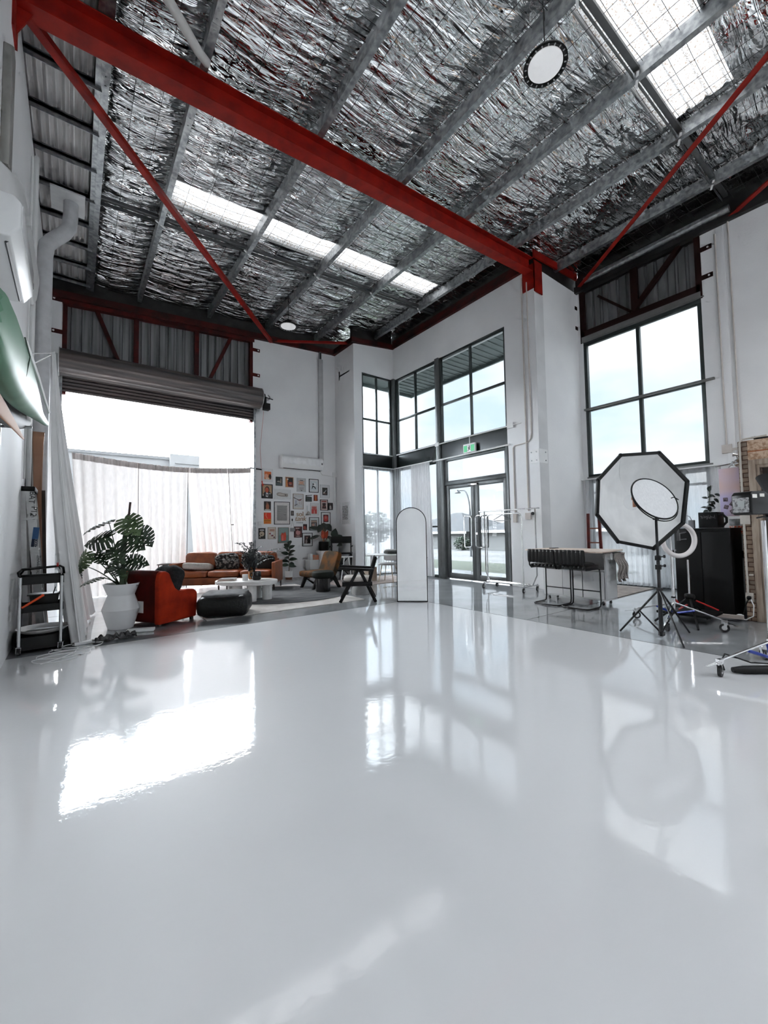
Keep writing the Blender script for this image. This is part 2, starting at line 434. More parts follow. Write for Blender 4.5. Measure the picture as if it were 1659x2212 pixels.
# red rafter with sloping underside, I section
def sl(b_, x0, x1, y0, y1, za, zb, mi=0):
    return b_.prism([(x0, zr(x0) + za), (x1, zr(x1) + za), (x1, zr(x1) + zb), (x0, zr(x0) + zb)], y0, y1, 'y', mi)
b = MB(); sl(b, XL, XD + .02, 4.9, 5.1, -.31, -.295); sl(b, XL, XD + .02, 4.9, 5.1, -.015, 0); sl(b, XL, XD + .02, 4.994, 5.006, -.3, -.01)
b.box(XL, XL + .02, 4.87, 5.13, 6.0, 6.66); b.prism([(XL, 6.0), (XL + .14, zr(XL) - .31), (XL, zr(XL) - .31)], 4.99, 5.01, 'y')
b.box(XD - .02, XD + .0, 4.86, 5.16, 6.5, 7.05); b.box(XD - .02, XD + .28, 4.86, 4.88, 6.42, 7.12); sl(b, XD, XW, 4.86, 4.9, .0, .16)
struct(b.build('rafter_beam', M_RED, smooth=0), 'red oxide steel rafter crossing the whole ceiling')
# red flat braces
def brace(pts, lab, w=.09):
    b = MB()
    for p, q in zip(pts, pts[1:]):
        b.bar(p, q, w, .006); b.bar((p[0] + .04, p[1], p[2] + .04), (q[0] + .04, q[1], q[2] + .04), .006, w)
    o = b.build('roof_brace', M_RED, smooth=0); struct(o, lab); return o
brace([(-.5, 5.02, 6.33), (4.32, 10.86, 6.62)], 'red diagonal roof brace over the lounge')
brace([(9.5, 4.72, 7.02), (5.6, -.25, 6.79)], 'red diagonal roof brace near the right wall')
brace([(9.66, 1.95, 7.02), (7.4, -.9, 6.9)], 'second red roof brace at the right wall')
brace([(4.4, 10.84, 6.66), (6.42, 9.95, 6.80)], 'red brace across the ceiling corner', .07)
# bridging channel across the purlins
for yb, xa, xb in ((7.9, .2, 7.8), (1.97, .2, 9.6), (-2.0, .2, 9.6)):
    b = MB(); b.bar((xa, yb, zr(xa) + .12), (xb, yb, zr(xb) + .12), .07, .05); b.bar((xa, yb + .05, zr(xa) + .06), (xb, yb + .05, zr(xb) + .06), .008, .06)
    for px in PUR[1:]:
        if px < xb: b.bar((px - .09, yb - .03, zr(px) + .02), (px + .09, yb + .06, zr(px) - .01), .03, .012, mi=1)
    struct(b.build('roof_bridging', [mat('dull galvanised', (.16, .165, .165), .45, .6), M_WHITE], smooth=0), 'channel bridging across the purlins')
# rake beams over the walls
b = MB(); sl(b, XL, XJ, YN - .1, YN + .02, -.31, -.16); sl(b, XL, XJ, YN - .02, YN + .05, -.16, .1, 1)
b.prism([(XJ - .1, wt(XJ) - .0), (XD, 6.96), (XD, 7.1), (XJ - .1, wt(XJ) + .14)], YJ - .08, YJ + .04, 'y'); b.box(XJ - .1, XJ + .04, YJ, YN, wt(XJ) - .01, wt(XJ) + .14)
b.box(XD - .08, XD + .04, YP + .2, YJ, 6.965, 7.08); b.box(XD - .02, XD + .04, YP + .2, YJ, 7.08, 7.22)
struct(b.build('trim_3', [mat('dark red steel', (.075, .012, .010), .5, col2=(.02, .010, .010), nscale=3, stretch=(1, 1, 1), spec=.2), M_DARK], smooth=0), 'dark red steel angle along the wall tops')
b = MB(); b.box(XW - .1, XW + .04, YS, YP, 6.97, 7.12); b.box(XW - .03, XW + .04, YS, YP, 7.12, 7.35)
struct(b.build('trim_4', M_DARK, smooth=0), 'dark steel angle along the right wall top')
b = MB(); b.lathe([(.07, 0), (.07, 2.7)], (0, 0, 0), 16, M=Matrix.Rotation(R_(90), 3, 'X')); o = b.build('roof_gutter_pipe', M_STEEL, loc=(9.56, 4.62, 7.14))
struct(o, 'galvanised edge tube above the tall window')
# corrugated strip between the left wall and the first purlin
M_CORR = mat('white corrugated sheet', (.74, .72, .71), .45, .1, col2=(.64, .61, .60), nscale=4, stretch=(6, .4, 1))
b = MB(); xa, xb = XL - .15, .2
def f(u, v):
    x = xa + u * (xb - xa); return (x, YS + v * (YN - YS), 6.81 + .028 * math.sin(2 * PI * (x - xa) / .088))
b.grid(f, 96, 1)
struct(b.build('ceiling_sheet', M_CORR), 'white corrugated strip beside the left wall')
y = 4.86 + .69
b = MB()
yy = YS + .3
while yy < YN - .1:
    b.box(XL - .1, .17, yy - .025, yy + .025, 6.72, 6.76); b.box(XL - .1, .17, yy - .025, yy - .019, 6.66, 6.76); b.box(XL - .1, .17, yy - .04, yy + .03, 6.76, 6.775)
    yy += .702
b.box(.1, .17, YS, YN, 6.7, 6.84)
struct(b.build('ceiling_bearer', M_STEEL, smooth=0), 'short steel bearers under the corrugated strip')
# ---------------------------------------------------------------- windows, doors
def unit(name, axis, pos, u0, u1, z0, z1, us, zs, fw=.05, dep=.09, m=None, label=None, gl=True, mull=.045):
    m = m or M_FRAME; b = MB()
    def bx(a, c, e, g, d=dep):
        if axis == 'x': b.box(pos - d / 2, pos + d / 2, a, c, e, g)
        else: b.box(a, c, pos - d / 2, pos + d / 2, e, g)
    bx(u0, u1, z0, z0 + fw); bx(u0, u1, z1 - fw, z1); bx(u0, u0 + fw, z0 + fw, z1 - fw); bx(u1 - fw, u1, z0 + fw, z1 - fw)
    ue = [u0 + fw, *us, u1 - fw]; ze = [z0 + fw, *zs, z1 - fw]
    for u in us: bx(u - mull / 2, u + mull / 2, z0 + fw, z1 - fw, dep * .8)
    for z in zs: bx(u0 + fw, u1 - fw, z - mull / 2, z + mull / 2, dep * .9)
    o = struct(b.build(name, m, smooth=0, bevel=.003, seg=1), label)
    if gl:
        for i in range(len(ue) - 1):
            for j in range(len(ze) - 1):
                g = MB()
                if axis == 'x': g.box(pos - .003, pos + .003, ue[i], ue[i + 1], ze[j], ze[j + 1])
                else: g.box(ue[i], ue[i + 1], pos - .003, pos + .003, ze[j], ze[j + 1])
                g.build('pane', M_GLASS, o, smooth=0)
    return o
unit('window_1', 'y', YJ + .06, 6.69, 7.80, 3.55, 5.99, [7.25], [4.62], label='upper corner window, narrow side beside the jog')
unit('window_2', 'x', XD + .06, 7.98, 9.76, 3.6, 5.99, [8.87], [4.68], label='upper corner window, long side')
unit('window_3', 'x', XD + .06, 5.69, 7.84, 3.6, 5.99, [6.77], [4.68], label='upper window above the entrance doors')
unit('window_4', 'y', YJ + .06, 6.69, 7.80, .0, 3.18, [7.25], [1.38], label='lower corner window behind the sheer curtain', fw=.06)
unit('window_5', 'x', XD + .06, 7.98, 9.76, .0, 3.18, [8.87], [1.38], label='lower window behind the sheer curtain left of the doors', fw=.06)
unit('window_6', 'x', XW + .06, 2.45, 4.78, 2.46, 5.72, [3.6], [4.08], fw=.07, dep=.1, mull=.07, label='tall four pane studio window')
unit('window_7', 'x', XW + .06, 2.45, 4.78, .0, 2.40, [3.55, 2.9], [2.1], fw=.07, label='lower glazing behind sheer curtain at right')
unit('window_8', 'x', XD + .06, 5.75, 7.72, 2.52, 3.16, [], [], fw=.05, m=M_FRAMEG, label='transom window over the entrance doors')
b = MB(); b.box(XD - .03, XD + .13, 7.84, 7.98, 0, 6.0); b.box(XD - .04, XD + .13, 7.72, 7.84, 0, 3.2); b.box(7.80, XD + .1, 9.76, YJ + .1, 0, 6.0); b.box(XD, XD + .12, 5.67, 5.75, 0, 3.2); b.box(XD + .0, XD + .12, 5.75, 7.72, 2.46, 2.53)
struct(b.build('window_post', M_FRAMEG, smooth=0, bevel=.003, seg=1), 'full height grey green mullion posts of the glazed corner')
b = MB(); b.box(XD + .02, XD + .1, 5.69, 9.78, 3.16, 3.62); b.box(6.69, 7.82, YJ + .02, YJ + .1, 3.16, 3.57)
struct(b.build('wall_spandrel', mat('dark green panel', (.016, .022, .022), .22, nscale=3), smooth=0), 'dark green spandrel band under the upper windows')
def door_leaf(n, y0, y1, hy):
    b = MB(); x = XD + .06; w = .11
    for a, c, e, g in ((y0, y0 + w, .02, 2.46), (y1 - w, y1, .02, 2.46), (y0 + w, y1 - w, .02, .16), (y0 + w, y1 - w, 2.36, 2.46)): b.box(x - .022, x + .022, a, c, e, g)
    d = struct(b.build(n, M_FRAMEG, smooth=0, bevel=.003, seg=1), 'glass entrance door leaf with long looped pull handle')
    g = MB(); g.box(x - .003, x + .003, y0 + w, y1 - w, .16, 2.36); g.build('pane', M_GLASS, d, smooth=0)
    for sd in (-1, 1):
        pts = []; ox = x + sd * .022; pr = x + sd * .10
        def arc(p0, p1, p2):
            return [(p0[0] * (1 - t) ** 2 + 2 * p1[0] * t * (1 - t) + p2[0] * t * t, p0[1] * (1 - t) ** 2 + 2 * p1[1] * t * (1 - t) + p2[1] * t * t, p0[2] * (1 - t) ** 2 + 2 * p1[2] * t * (1 - t) + p2[2] * t * t) for t in (0, .25, .5, .75, 1)]
        s2 = .20 if hy > 6.73 else -.20
        h = MB(); P = [(pr, hy, .90), (pr, hy, 1.57)]
        pts = arc((pr, hy + s2 * .7, .84), (pr, hy, .84), (pr, hy, .90)) + arc((pr, hy, 1.55), (pr, hy, 1.62), (pr, hy + s2 * .7, 1.62)) + [(pr, hy + s2, 1.62)]
        pts = pts + arc((pr, hy + s2, 1.62), (pr, hy + s2 * 1.15, 1.62), (pr, hy + s2 * 1.15, 1.56)) + arc((pr, hy + s2 * 1.15, .90), (pr, hy + s2 * 1.15, .84), (pr, hy + s2, .84))
        h.tube(pts, .013, 8, closed=True); h.tube([(ox, hy, 1.45), (pr, hy, 1.45)], .009, 8); h.tube([(ox, hy, 1.0), (pr, hy, 1.0)], .009, 8)
        h.build('handle', M_CHROME if sd < 0 else M_BLKGL, d)
    return d
d1 = door_leaf('door_1', 6.735, 7.71, 6.79); d2 = door_leaf('door_2', 5.76, 6.725, 6.67)
b = MB(); b.lathe([(.0, 0), (.03, 0), (.03, .012), (0, .012)], (XD + .036, 6.68, 1.18), 16, M=Matrix.Rotation(R_(-90), 3, 'Y')); b.build('lock', M_CHROME, d2)
b = MB(); b.box(XD + .0, XD + .036, 6.62, 6.9, 2.38, 2.43); b.build('door_closer', M_CHROME, d1, bevel=.004)
# north corrugated infill with red posts and braces
M_CLAD = mat('grey corrugated cladding', (.26, .265, .265), .5, .3, col2=(.14, .145, .145), nscale=3, stretch=(5, 1, .2))
b = MB()
def f(u, v):
    x = -.3 + u * 4.13; ph = (x / .19) % 1; h = .028 if ph < .22 else (.0 if ph < .9 else .014)
    return (x, YN + .14 + h, 4.4 + v * (wt(x) - .0 - 4.4))
b.grid(f, 260, 1)
b.box(-.3, 3.83, YN + .18, YN + .2, 4.4, 6.3)
b2 = b
struct(b.build('wall_cladding', M_CLAD, smooth=0), 'grey corrugated cladding above the roller door')
M_RED2 = mat('dark red primer', (.09, .010, .008), .6, col2=(.035, .008, .008), nscale=4, spec=.2)
b = MB()
for x in (-.25, 3.77): b.box(x - .04, x + .04, YN - .02, YN + .1, 4.3, wt(x))
for x in (1.07, 2.39): b.box(x - .05, x + .05, YN + .02, YN + .1, 4.6, wt(x))
b.bar((.28, YN + .05, 6.36), (.82, YN + .05, 5.0), .08, .07, (0, 1, 0)); b.bar((3.26, YN + .05, 6.56), (2.6, YN + .05, 5.0), .08, .07, (0, 1, 0))
for x, s in ((3.81, 1), (-.29, -1)):
    for z in (6.32, 5.62): b.box(min(x, x + s * .2), max(x, x + s * .2), YN - .012, YN, z - .045, z + .045); b.lathe([(.02, 0), (.02, .012)], (x + s * .15, YN - .012, z), 8, mi=1, M=Matrix.Rotation(R_(90), 3, 'X'))
sl(b, -.3, 3.85, YN - .03, YN + .1, -.40, -.30)
struct(b.build('wall_framing', [M_RED2, M_WHITE], smooth=0), 'dark red steel posts and braces above the roller door')
# roller door
M_SLAT = mat('weathered bronze slats', (.17, .14, .13), .38, .5, col2=(.09, .085, .085), nscale=2, stretch=(.4, 1, 6))
b = MB(); prof = []
for k in range(48):
    a = 2 * PI * k / 48; prof.append((.27 + .010 * math.sin(12 * a), a))
vs = [(x, 10.60 + r * math.cos(a), 4.87 + r * math.sin(a)) for x in (-.32, 3.9) for r, a in prof]; n = 48
b.add(vs, [(i, (i + 1) % n, n + (i + 1) % n, n + i) for i in range(n)] + [tuple(range(n))[::-1], tuple(range(n, 2 * n))])
dr = struct(b.build('door_3', M_SLAT, smooth=50), 'rolled up steel roller door over the open bay')
b = MB(); ppts = [(0, 4.84)]; z = 4.84
pv = []
for k in range(28): zz = 4.86 - k * .0185; pv.append((10.86 + .012 * math.cos(k * PI / 2.0), zz))
vs = [(x, y, z) for x in (-.27, 3.82) for y, z in pv]; n = len(pv)
b.add(vs, [(i, i + 1, n + i + 1, n + i) for i in range(n - 1)]); b.box(-.27, 3.82, 10.84, 10.88, 4.335, 4.365)
b.build('door_curtain', M_SLAT, dr, smooth=50)
b = MB(); b.box(3.80, 3.86, 10.80, 10.90, 0, 4.8); b.box(-.32, -.27, 10.80, 10.90, 0, 4.8); b.build('guide_rail', M_STEEL, dr, smooth=0)
b = MB(); b.lathe([(0, 0), (.29, 0), (.29, .012), (0, .012)], (-.33, 10.6, 4.87), 40, M=Matrix.Rotation(R_(90), 3, 'Y')); b.lathe([(0, 0), (.28, 0), (.28, .012), (0, .012)], (3.9, 10.6, 4.87), 40, M=Matrix.Rotation(R_(90), 3, 'Y'))
b.build('end_plate', mat('light galvanised', (.6, .6, .6), .4, .5), dr)
b = MB(); b.lathe([(0, 0), (.085, .0), (.09, .04), (.07, .10), (0, .11)], (3.92, 10.58, 4.95), 20, M=Matrix.Rotation(R_(90), 3, 'Y')); b.cbox((4.0, 10.56, 4.82), (.09, .1, .22)); b.cbox((4.05, 10.54, 4.66), (.16, .16, .17)); b.tube([(4.0, 10.5, 4.90), (4.22, 10.5, 4.88)], .014, 8); b.tube([(4.08, 10.5, 4.98), (4.13, 10.5, 4.92), (4.11, 10.5, 4.86), (4.05, 10.5, 4.84)], .01, 6)
b.build('chain_motor', M_BLACK, dr, bevel=.01)
# right upper infill above studio window
b = MB()
def f(u, v):
    y = 2.42 + u * 2.5; ph = (y / .19) % 1; h = .028 if ph < .22 else (.0 if ph < .9 else .014)
    return (XW + .13 + h, y, 5.86 + v * 1.2)
b.grid(f, 160, 1); b.box(XW + .17, XW + .2, 2.4, 4.9, 5.7, 7.1)
struct(b.build('wall_cladding', M_CLAD, smooth=0), 'grey corrugated cladding above the tall window')
b = MB(); x = XW + .03
for y in (2.47, 4.78): b.box(x - .04, x + .06, y - .05, y + .05, 5.72, 6.97)
b.box(x - .02, x + .06, 3.56, 3.70, 5.9, 6.97); b.box(x - .04, x + .06, 2.45, 4.8, 5.86, 6.0)
b.bar((x, 3.66, 6.04), (x, 2.76, 6.97), .09, .09, (1, 0, 0)); b.bar((x, 3.72, 6.04), (x, 4.4, 6.72), .05, .05, (1, 0, 0))
for y, s in ((2.44, -1),):
    for z in (6.67, 6.11): b.box(XW - .014, XW, y - .2, y, z - .045, z + .045); b.lathe([(.018, 0), (.018, .01)], (XW - .014, y - .14, z), 8, mi=1, M=Matrix.Rotation(R_(-90), 3, 'Y'))
for z in (6.62, 6.12): b.box(XW - .1, XW - .0, YP - .012, YP, z - .04, z + .04)
struct(b.build('wall_framing', [mat('near black red primer', (.020, .007, .006), .6, spec=.15), M_WHITE], smooth=0), 'dark steel posts and braces above the tall window')
b = MB(); b.box(XW - .02, XW + .08, 2.45, 4.80, 5.72, 5.86); b.box(XW - .035, XW + .08, 2.4, 4.8, 5.735, 5.75)
b.box(XW - .07, XW + .03, 2.30, 4.79, 4.06, 4.10); b.box(XW - .05, XW + .1, 2.4, 4.78, 2.40, 2.47)
struct(b.build('trim_5', mat('grey steel lintel', (.22, .22, .215), .5, .4), smooth=0), 'grey steel lintel and transom bar of the tall window')
# white bolted plate on the pier edge
b = MB(); b.box(XD - .012, XD, YP - .006, YP + .22, 2.68, 2.98); b.box(XD - .012, XD + .30, YP - .012, YP, 2.68, 2.98)
for z in (2.74, 2.92):
    for q in (.06, .18): b.lathe([(.014, 0), (.014, .01)], (XD - .012, YP + q, z), 8, mi=1, M=Matrix.Rotation(R_(-90), 3, 'Y'))
    b.lathe([(.014, 0), (.014, .01)], (XD + .22, YP - .012, z), 8, mi=1, M=Matrix.Rotation(R_(90), 3, 'X'))
struct(b.build('trim_6', [M_WHITE, M_STEEL], smooth=0), 'white bolted steel plate wrapped around the pier edge')
b = MB(); b.box(XD + .0, XD + .34, YP - .006, YP + .0, 0, 6.42); struct(b.build('trim_7', mat('pier skim', (.70, .70, .70), .6, nscale=2)), 'narrow grey panel joint down the pier')
for k, (y0, y1) in enumerate(((2.05, 2.17),)):
    b = MB(); b.box(XW - .02, XW, y0, y1, 2.3, 6.95); struct(b.build('trim_8', M_WALL, smooth=0, bevel=.004), 'slim raised rib up the right wall')
# ---------------------------------------------------------------- outside
M_GRND = mat('pale asphalt and verge', (.12, .12, .12), .9, col2=(.08, .082, .08), nscale=.5, bump=.1)
b = MB(); b.box(-60, 80, -60, 120, -.12, -.055); struct(b.build('ground_outside', M_GRND, smooth=0), 'pale ground outside')
b = MB(); b.box(XD + .1, 13.2, 5.2, 60, -.055, -.03); struct(b.build('ground_lawn', mat('mown verge grass', (.055, .065, .045), .95, col2=(.03, .036, .026), nscale=9)), 'grass strip outside the doors')
b = MB(); b.box(XD - .0, XD + 1.0, 5.0, 10.5, -.04, -.02); struct(b.build('ground_step', mat('pale concrete step', (.25, .25, .245), .8)), 'concrete strip outside the doors')
M_EAVE = mat('grey soffit sheet', (.20, .235, .23), .5, .2, col2=(.15, .175, .17), nscale=3, stretch=(1, 8, 1))
b = MB(); b.box(XD + .26, 9.3, YP + .25, 10.65, 6.02, 6.06); b.box(6.4, XD + .3, YJ + .22, 10.65, 6.02, 6.06)
for k in range(24): y = 5.3 + k * .225; b.box(XD + .26, 9.3, y, y + .05, 6.0, 6.02)
b.box(9.28, 9.34, YP + .25, 10.68, 5.92, 6.2); b.box(6.4, 9.34, 10.62, 10.68, 5.92, 6.2)
struct(b.build('roof_eave', M_EAVE, smooth=0), 'grey green ribbed soffit outside the upper windows')
M_TILE = mat('grey roof tiles', (.055, .058, .062), .9, col2=(.035, .037, .04), nscale=3, stretch=(1, 1, 9), bump=.3)
M_BRICKW = mat('pale blockwork', (.20, .20, .195), .85, col2=(.14, .14, .138), nscale=6, stretch=(1, 3, 9))
def house(name, lab, x, y0, y1, ze, zt_, dep, gable=None):
    t = thing(name, lab, 'house', (x, (y0 + y1) / 2, 0)); h = (y1 - y0) / 2
    b = MB(); b.box(0, dep, -h, h, -.1, ze); b.build('wall', M_BRICKW, t, smooth=0)
    b = MB(); e = .35; r = max(.05, h - dep / 2)
    b.add([(-e, -h - e, ze), (dep + e, -h - e, ze), (dep + e, h + e, ze), (-e, h + e, ze), (dep / 2, -r, zt_), (dep / 2, r, zt_)], [(0, 4, 5, 3), (1, 2, 5, 4), (0, 1, 4), (3, 5, 2), (0, 3, 2, 1)])
    b.build('roof', M_TILE, t, smooth=0)
    b = MB(); b.box(-e - .05, -e, -h - e, h + e, ze - .14, ze + .02); b.build('gutter', M_WHITE, t, smooth=0)
    for y in (-h * .45, h * .4):
        w_ = MB(); w_.box(-.03, .0, y - .5, y + .5, .7, ze - .35); w_.build('window', mat('dim house window', (.10, .14, .16), .1), t, smooth=0)
    return t
house('brick_house', 'pale block house with grey hip roof, right-hand one through the doors', 22, 8.6, 18.2, 1.25, 2.7, 7)
house('brick_house', 'pale block house with grey hip roof, left-hand one through the doors', 22, 19.6, 27.5, 1.2, 2.75, 7)
t = thing('street_lamp', 'curved arm street lamp standing across the road', 'street lamp', (16, 13.95, 0))
b = MB(); pts = [(0, 0, -.05), (0, 0, 2.2)] + [(0, .42 * (1 - math.cos(a)), 2.2 + 1.15 * math.sin(a)) for a in [i * PI / 2 / 8 for i in range(1, 9)]] + [(0, .62, 3.36), (0, .78, 3.33)]
b.tube(pts, [.05] * 2 + [.035] * (len(pts) - 2), 8); b.build('pole', mat('lamp post grey', (.09, .095, .10), .5, .3), t)
b = MB(); b.lathe([(.0, .12), (.05, .1), (.07, .02), (.17, -.05), (.15, -.07), (0, -.06)], (0, .80, 3.30), 16); b.build('lamp_head', mat('lamp post grey', (.09, .095, .10)), t)
t = thing('shrub', 'dark round shrub in front of the left-hand house', 'shrub', (21.0, 19.0, -.05))
def leafball(name, m, par, c, r, n, ls, seed, squash=.8):
    rg = random.Random(seed); b = MB()
    for i in range(n):
        d = Vector((rg.gauss(0, 1), rg.gauss(0, 1), rg.gauss(0, 1))).normalized() * r * rg.uniform(.55, 1); d.z *= squash
        p = Vector(c) + d; q = Matrix.Rotation(rg.uniform(0, 6.28), 3, 'Z') @ Matrix.Rotation(rg.uniform(-1.2, 1.2), 3, 'X')
        b.add([p + q @ Vector(v) * ls for v in ((-.5, 0, 0), (0, -.28, .05), (.6, 0, 0), (0, .28, .05))], [(0, 1, 2, 3)])
    return b.build(name, m, par, smooth=0)
M_LEAFD = mat('dark leaf', (.035, .060, .035), .5, col2=(.02, .035, .02), nscale=9)
leafball('foliage', M_LEAFD, t, (0, 0, .45), .62, 900, .14, 3)
b = MB(); b.tube([(0, 0, 0), (0, 0, .5)], .04, 6); b.build('trunk', mat('bark', (.12, .09, .07), .8), t)
for k, (x, y, h, r) in enumerate(((9.2, 16.5, 2.4, 1.1), (11.0, 15.3, 1.9, .8))):
    t = thing('street_tree', ['loose leafy tree seen through the corner curtain, taller one', 'loose leafy tree seen through the corner curtain, shorter one'][k], 'tree', (x, y, -.05))
    leafball('crown', mat('grey green leaf', (.13, .16, .13), .6), t, (0, 0, h - r * .5), r, 900, .22, 5 + k, 1.0)
    b = MB(); b.tube([(0, 0, 0), (.05, 0, h * .5), (0, .04, h * .8)], [.07, .05, .03], 7); b.build('trunk', mat('bark', (.12, .09, .07), .8), t)
t = thing('warehouse', 'pale grey warehouse standing beyond the roller door', 'building', (2.0, 30, 0))
b = MB(); b.box(-14, 3.2, 0, 10, -.1, 6.35); b.build('wall', mat('pale precast', (.24, .245, .25), .8, nscale=.6), t, smooth=0)
b = MB(); b.box(2.9, 4.7, -.3, 10, -.1, 6.62); b.box(3.2, 4.7, -.35, -.3, 6.0, 6.06); b.build('stair_tower', mat('pale precast', (.5, .51, .52)), t, smooth=0)
b = MB(); b.box(-14, 3.3, -.06, 0, 6.24, 6.42); b.box(-4.2, -4.15, -.02, 0, 0, 6.3); b.build('parapet', mat('parapet grey', (.16, .165, .17), .7), t, smooth=0)
# ---------------------------------------------------------------- lounge corner
M_TAN = mat('tan leather', (.34, .085, .022), .36, col2=(.21, .048, .014), nscale=5, bump=.25, bscale=40)
M_TAND = mat('dark tan leather', (.20, .05, .015), .45, col2=(.12, .03, .01), nscale=5, bump=.2, spec=.3)
M_DKWOOD = mat('dark walnut', (.045, .022, .014), .4, col2=(.025, .012, .008), nscale=6, stretch=(1, 6, 1))
def cushion(mb, c, d, e=.28, wob=.012, seed=0, M=None, flat=.5): return mb.puff(c, d, e, 14, 28, wob=wob, seed=seed, M=M, flat=flat)
# rugs
b = MB(); b.box(1.55, 4.34, 6.37, 9.45, 0, .010)
tag(b.build('area_rug', mat('ivory wool rug', (.72, .69, .66), .95, col2=(.60, .56, .53), nscale=5, bump=.3, bscale=90), bevel=.004), 'large ivory rectangular rug under the lounge seating', 'rug', 'lounge rugs')
b = MB(); b.lathe([(0, .0115), (1.36, .0115), (1.375, .017), (1.36, .024), (0, .024)], (0, 0, 0), 72)
o = b.build('round_rug', mat('grey wool rug', (.155, .16, .165), .95, col2=(.07, .073, .078), nscale=2.2, stretch=(1, 3, 1), bump=.4, bscale=70)); o.location = (3.45, 8.02, 0); o.scale = (.97, .86, 1); o.rotation_euler = (0, 0, -.3)
tag(o, 'round charcoal rug lying on the ivory rug', 'rug')
# sofa : local x = length (to its left), y = back
ua = math.atan2(.559, -.829)
t = thing('leather_sofa', 'tan leather three seat sofa with narrow arms, by the curtain', 'sofa', (3.52, 8.66, .012), ua)
L, Dp = 2.28, .86
b = MB(); b.box(.05, L - .05, -Dp + .04, -.02, .14, .30); b.build('seat_frame', M_TAND, t, bevel=.015)
for x in (0, L - .08):
    b = MB(); b.box(x, x + .08, -Dp, 0, .14, .62); b.build('armrest', M_TAN, t, bevel=.02, seg=3)
b = MB(); b.box(.08, L - .08, -Dp, -Dp + .12, .14, .66); b.build('back_frame', M_TAND, t, bevel=.02)
cw = (L - .2) / 3
for i in range(3):
    xc = .1 + cw * (i + .5)
    b = MB(); cushion(b, (xc, -.38, .37), (cw * 1.0, .72, .17), .2, .01, i + 1, flat=.45); b.build('seat_cushion', M_TAN, t, smooth=80)
    b = MB(); cushion(b, (xc, -.70, .625), (cw * 1.0, .24, .42), .3, .022, i + 5, flat=.4); b.build('back_cushion', M_TAN, t, smooth=80)
for x, y in ((.04, -.04), (L - .04, -.04), (.04, -Dp + .05), (L - .04, -Dp + .05), (L / 2 - .09, -.05), (L / 2 + .09, -.05)):
    b = MB(); b.tube([(x, y, 0), (x, y, .15)], [.014, .022], 8); b.build('leg', M_DKWOOD, t)
def on_sofa(x, y, z):
    c, s = math.cos(ua), math.sin(ua); return (3.52 + x * c - y * s, 8.66 + x * s + y * c, z + .012)
b = MB(); cushion(b, (0, 0, 0), (.62, .44, .17), .45, .012, 9)
o = b.build('linen_cushion', mat('natural linen', (.56, .52, .47), .9, col2=(.46, .42, .38), nscale=20, bump=.3, bscale=120), smooth=80); o.location = on_sofa(L - .5, -.33, .525); o.rotation_euler = (.12, -.06, ua + .1)
tag(o, 'pale linen cushion lying at the left end of the leather sofa', 'cushion')
def checker(nm, s, c1, c2):
    m, nt, out = nodes_of(nm); v = coords(nt); ck = N(nt, 'ShaderNodeTexChecker', Scale=s); ck.inputs['Color1'].default_value = (*c1, 1); ck.inputs['Color2'].default_value = (*c2, 1)
    nt.links.new(v, ck.inputs['Vector']); p = N(nt, 'ShaderNodeBsdfPrincipled'); p.inputs['Roughness'].default_value = .9; nt.links.new(ck.outputs[0], p.inputs['Base Color']); nt.links.new(p.outputs[0], out.inputs[0]); return m
b = MB(); cushion(b, (0, 0, 0), (.46, .16, .44), .45, .004, 12)
o = b.build('checked_cushion', checker('black and white check', 21, (.75, .73, .70), (.02, .02, .02)), smooth=80); o.location = on_sofa(.62, -.50, .62); o.rotation_euler = (-.28, .1, ua)
tag(o, 'black and white checked cushion on the leather sofa', 'cushion')
b = MB(); cushion(b, (0, 0, 0), (.42, .14, .36), .45, .006, 13)
o = b.build('black_cushion', mat('black wool', (.02, .02, .02), .9), smooth=80); o.location = on_sofa(.30, -.44, .58); o.rotation_euler = (-.3, .0, ua)
tag(o, 'plain black cushion at the right end of the leather sofa', 'cushion')
b = MB(); cushion(b, (0, 0, 0), (.52, .15, .42), .42, .008, 14)
o = b.build('patterned_cushion', mat('dark floral weave', (.22, .21, .20), .9, col2=(.015, .015, .015), nscale=16, detail=2, mixpos=(.48, .56)), smooth=80); o.location = on_sofa(1.18, -.47, .60); o.rotation_euler = (-.25, .08, ua)
tag(o, 'dark floral patterned cushion in the middle of the leather sofa', 'cushion')
# slim timber side table behind the left end of the sofa
t = thing('side_table', 'red timber side table just behind the left sofa arm', 'side table', (1.66, 10.28, 0), -.4)
b = MB(); b.box(-.16, .16, -.2, .2, .60, .62); b.build('table_top', M_DKWOOD, t, bevel=.004)
for x in (-.13, .13):
    for y in (-.17, .17):
        b = MB(); b.tube([(x * 1.25, y * 1.1, 0), (x, y, .60)], .012, 6); b.build('leg', M_RED2, t)
# coffee table
ct = -R_(37) - .12
t = thing('coffee_table', 'white plaster coffee table with pill shaped top on round column legs', 'coffee table', (2.60, 7.78, .024), ct); t.scale = (.93, .93, 1)
M_PLAST = mat('white plaster', (.74, .73, .72), .6, nscale=9, col2=(.68, .67, .66), bump=.15)
poly = []
for i in range(40):
    a = 2 * PI * i / 40; cx = .26 if math.cos(a) > 0 else -.26; poly.append((cx + .37 * math.cos(a), .36 * math.sin(a)))
b = MB(); b.prism(poly, .295, .365, 'z'); b.build('table_top', M_PLAST, t, bevel=.012, seg=3, smooth=50)
for x, y in ((.20, -.20), (-.10, -.20), (-.34, .08), (.12, .2), (.40, .08)):
    b = MB(); b.lathe([(.095, 0), (.095, .296)], (x, y, 0), 28); b.build('leg', M_PLAST, t)
def on_ct(x, y, z): c, s = math.cos(ct), math.sin(ct); return (2.60 + x * c - y * s, 7.78 + x * s + y * c, .389 + z)
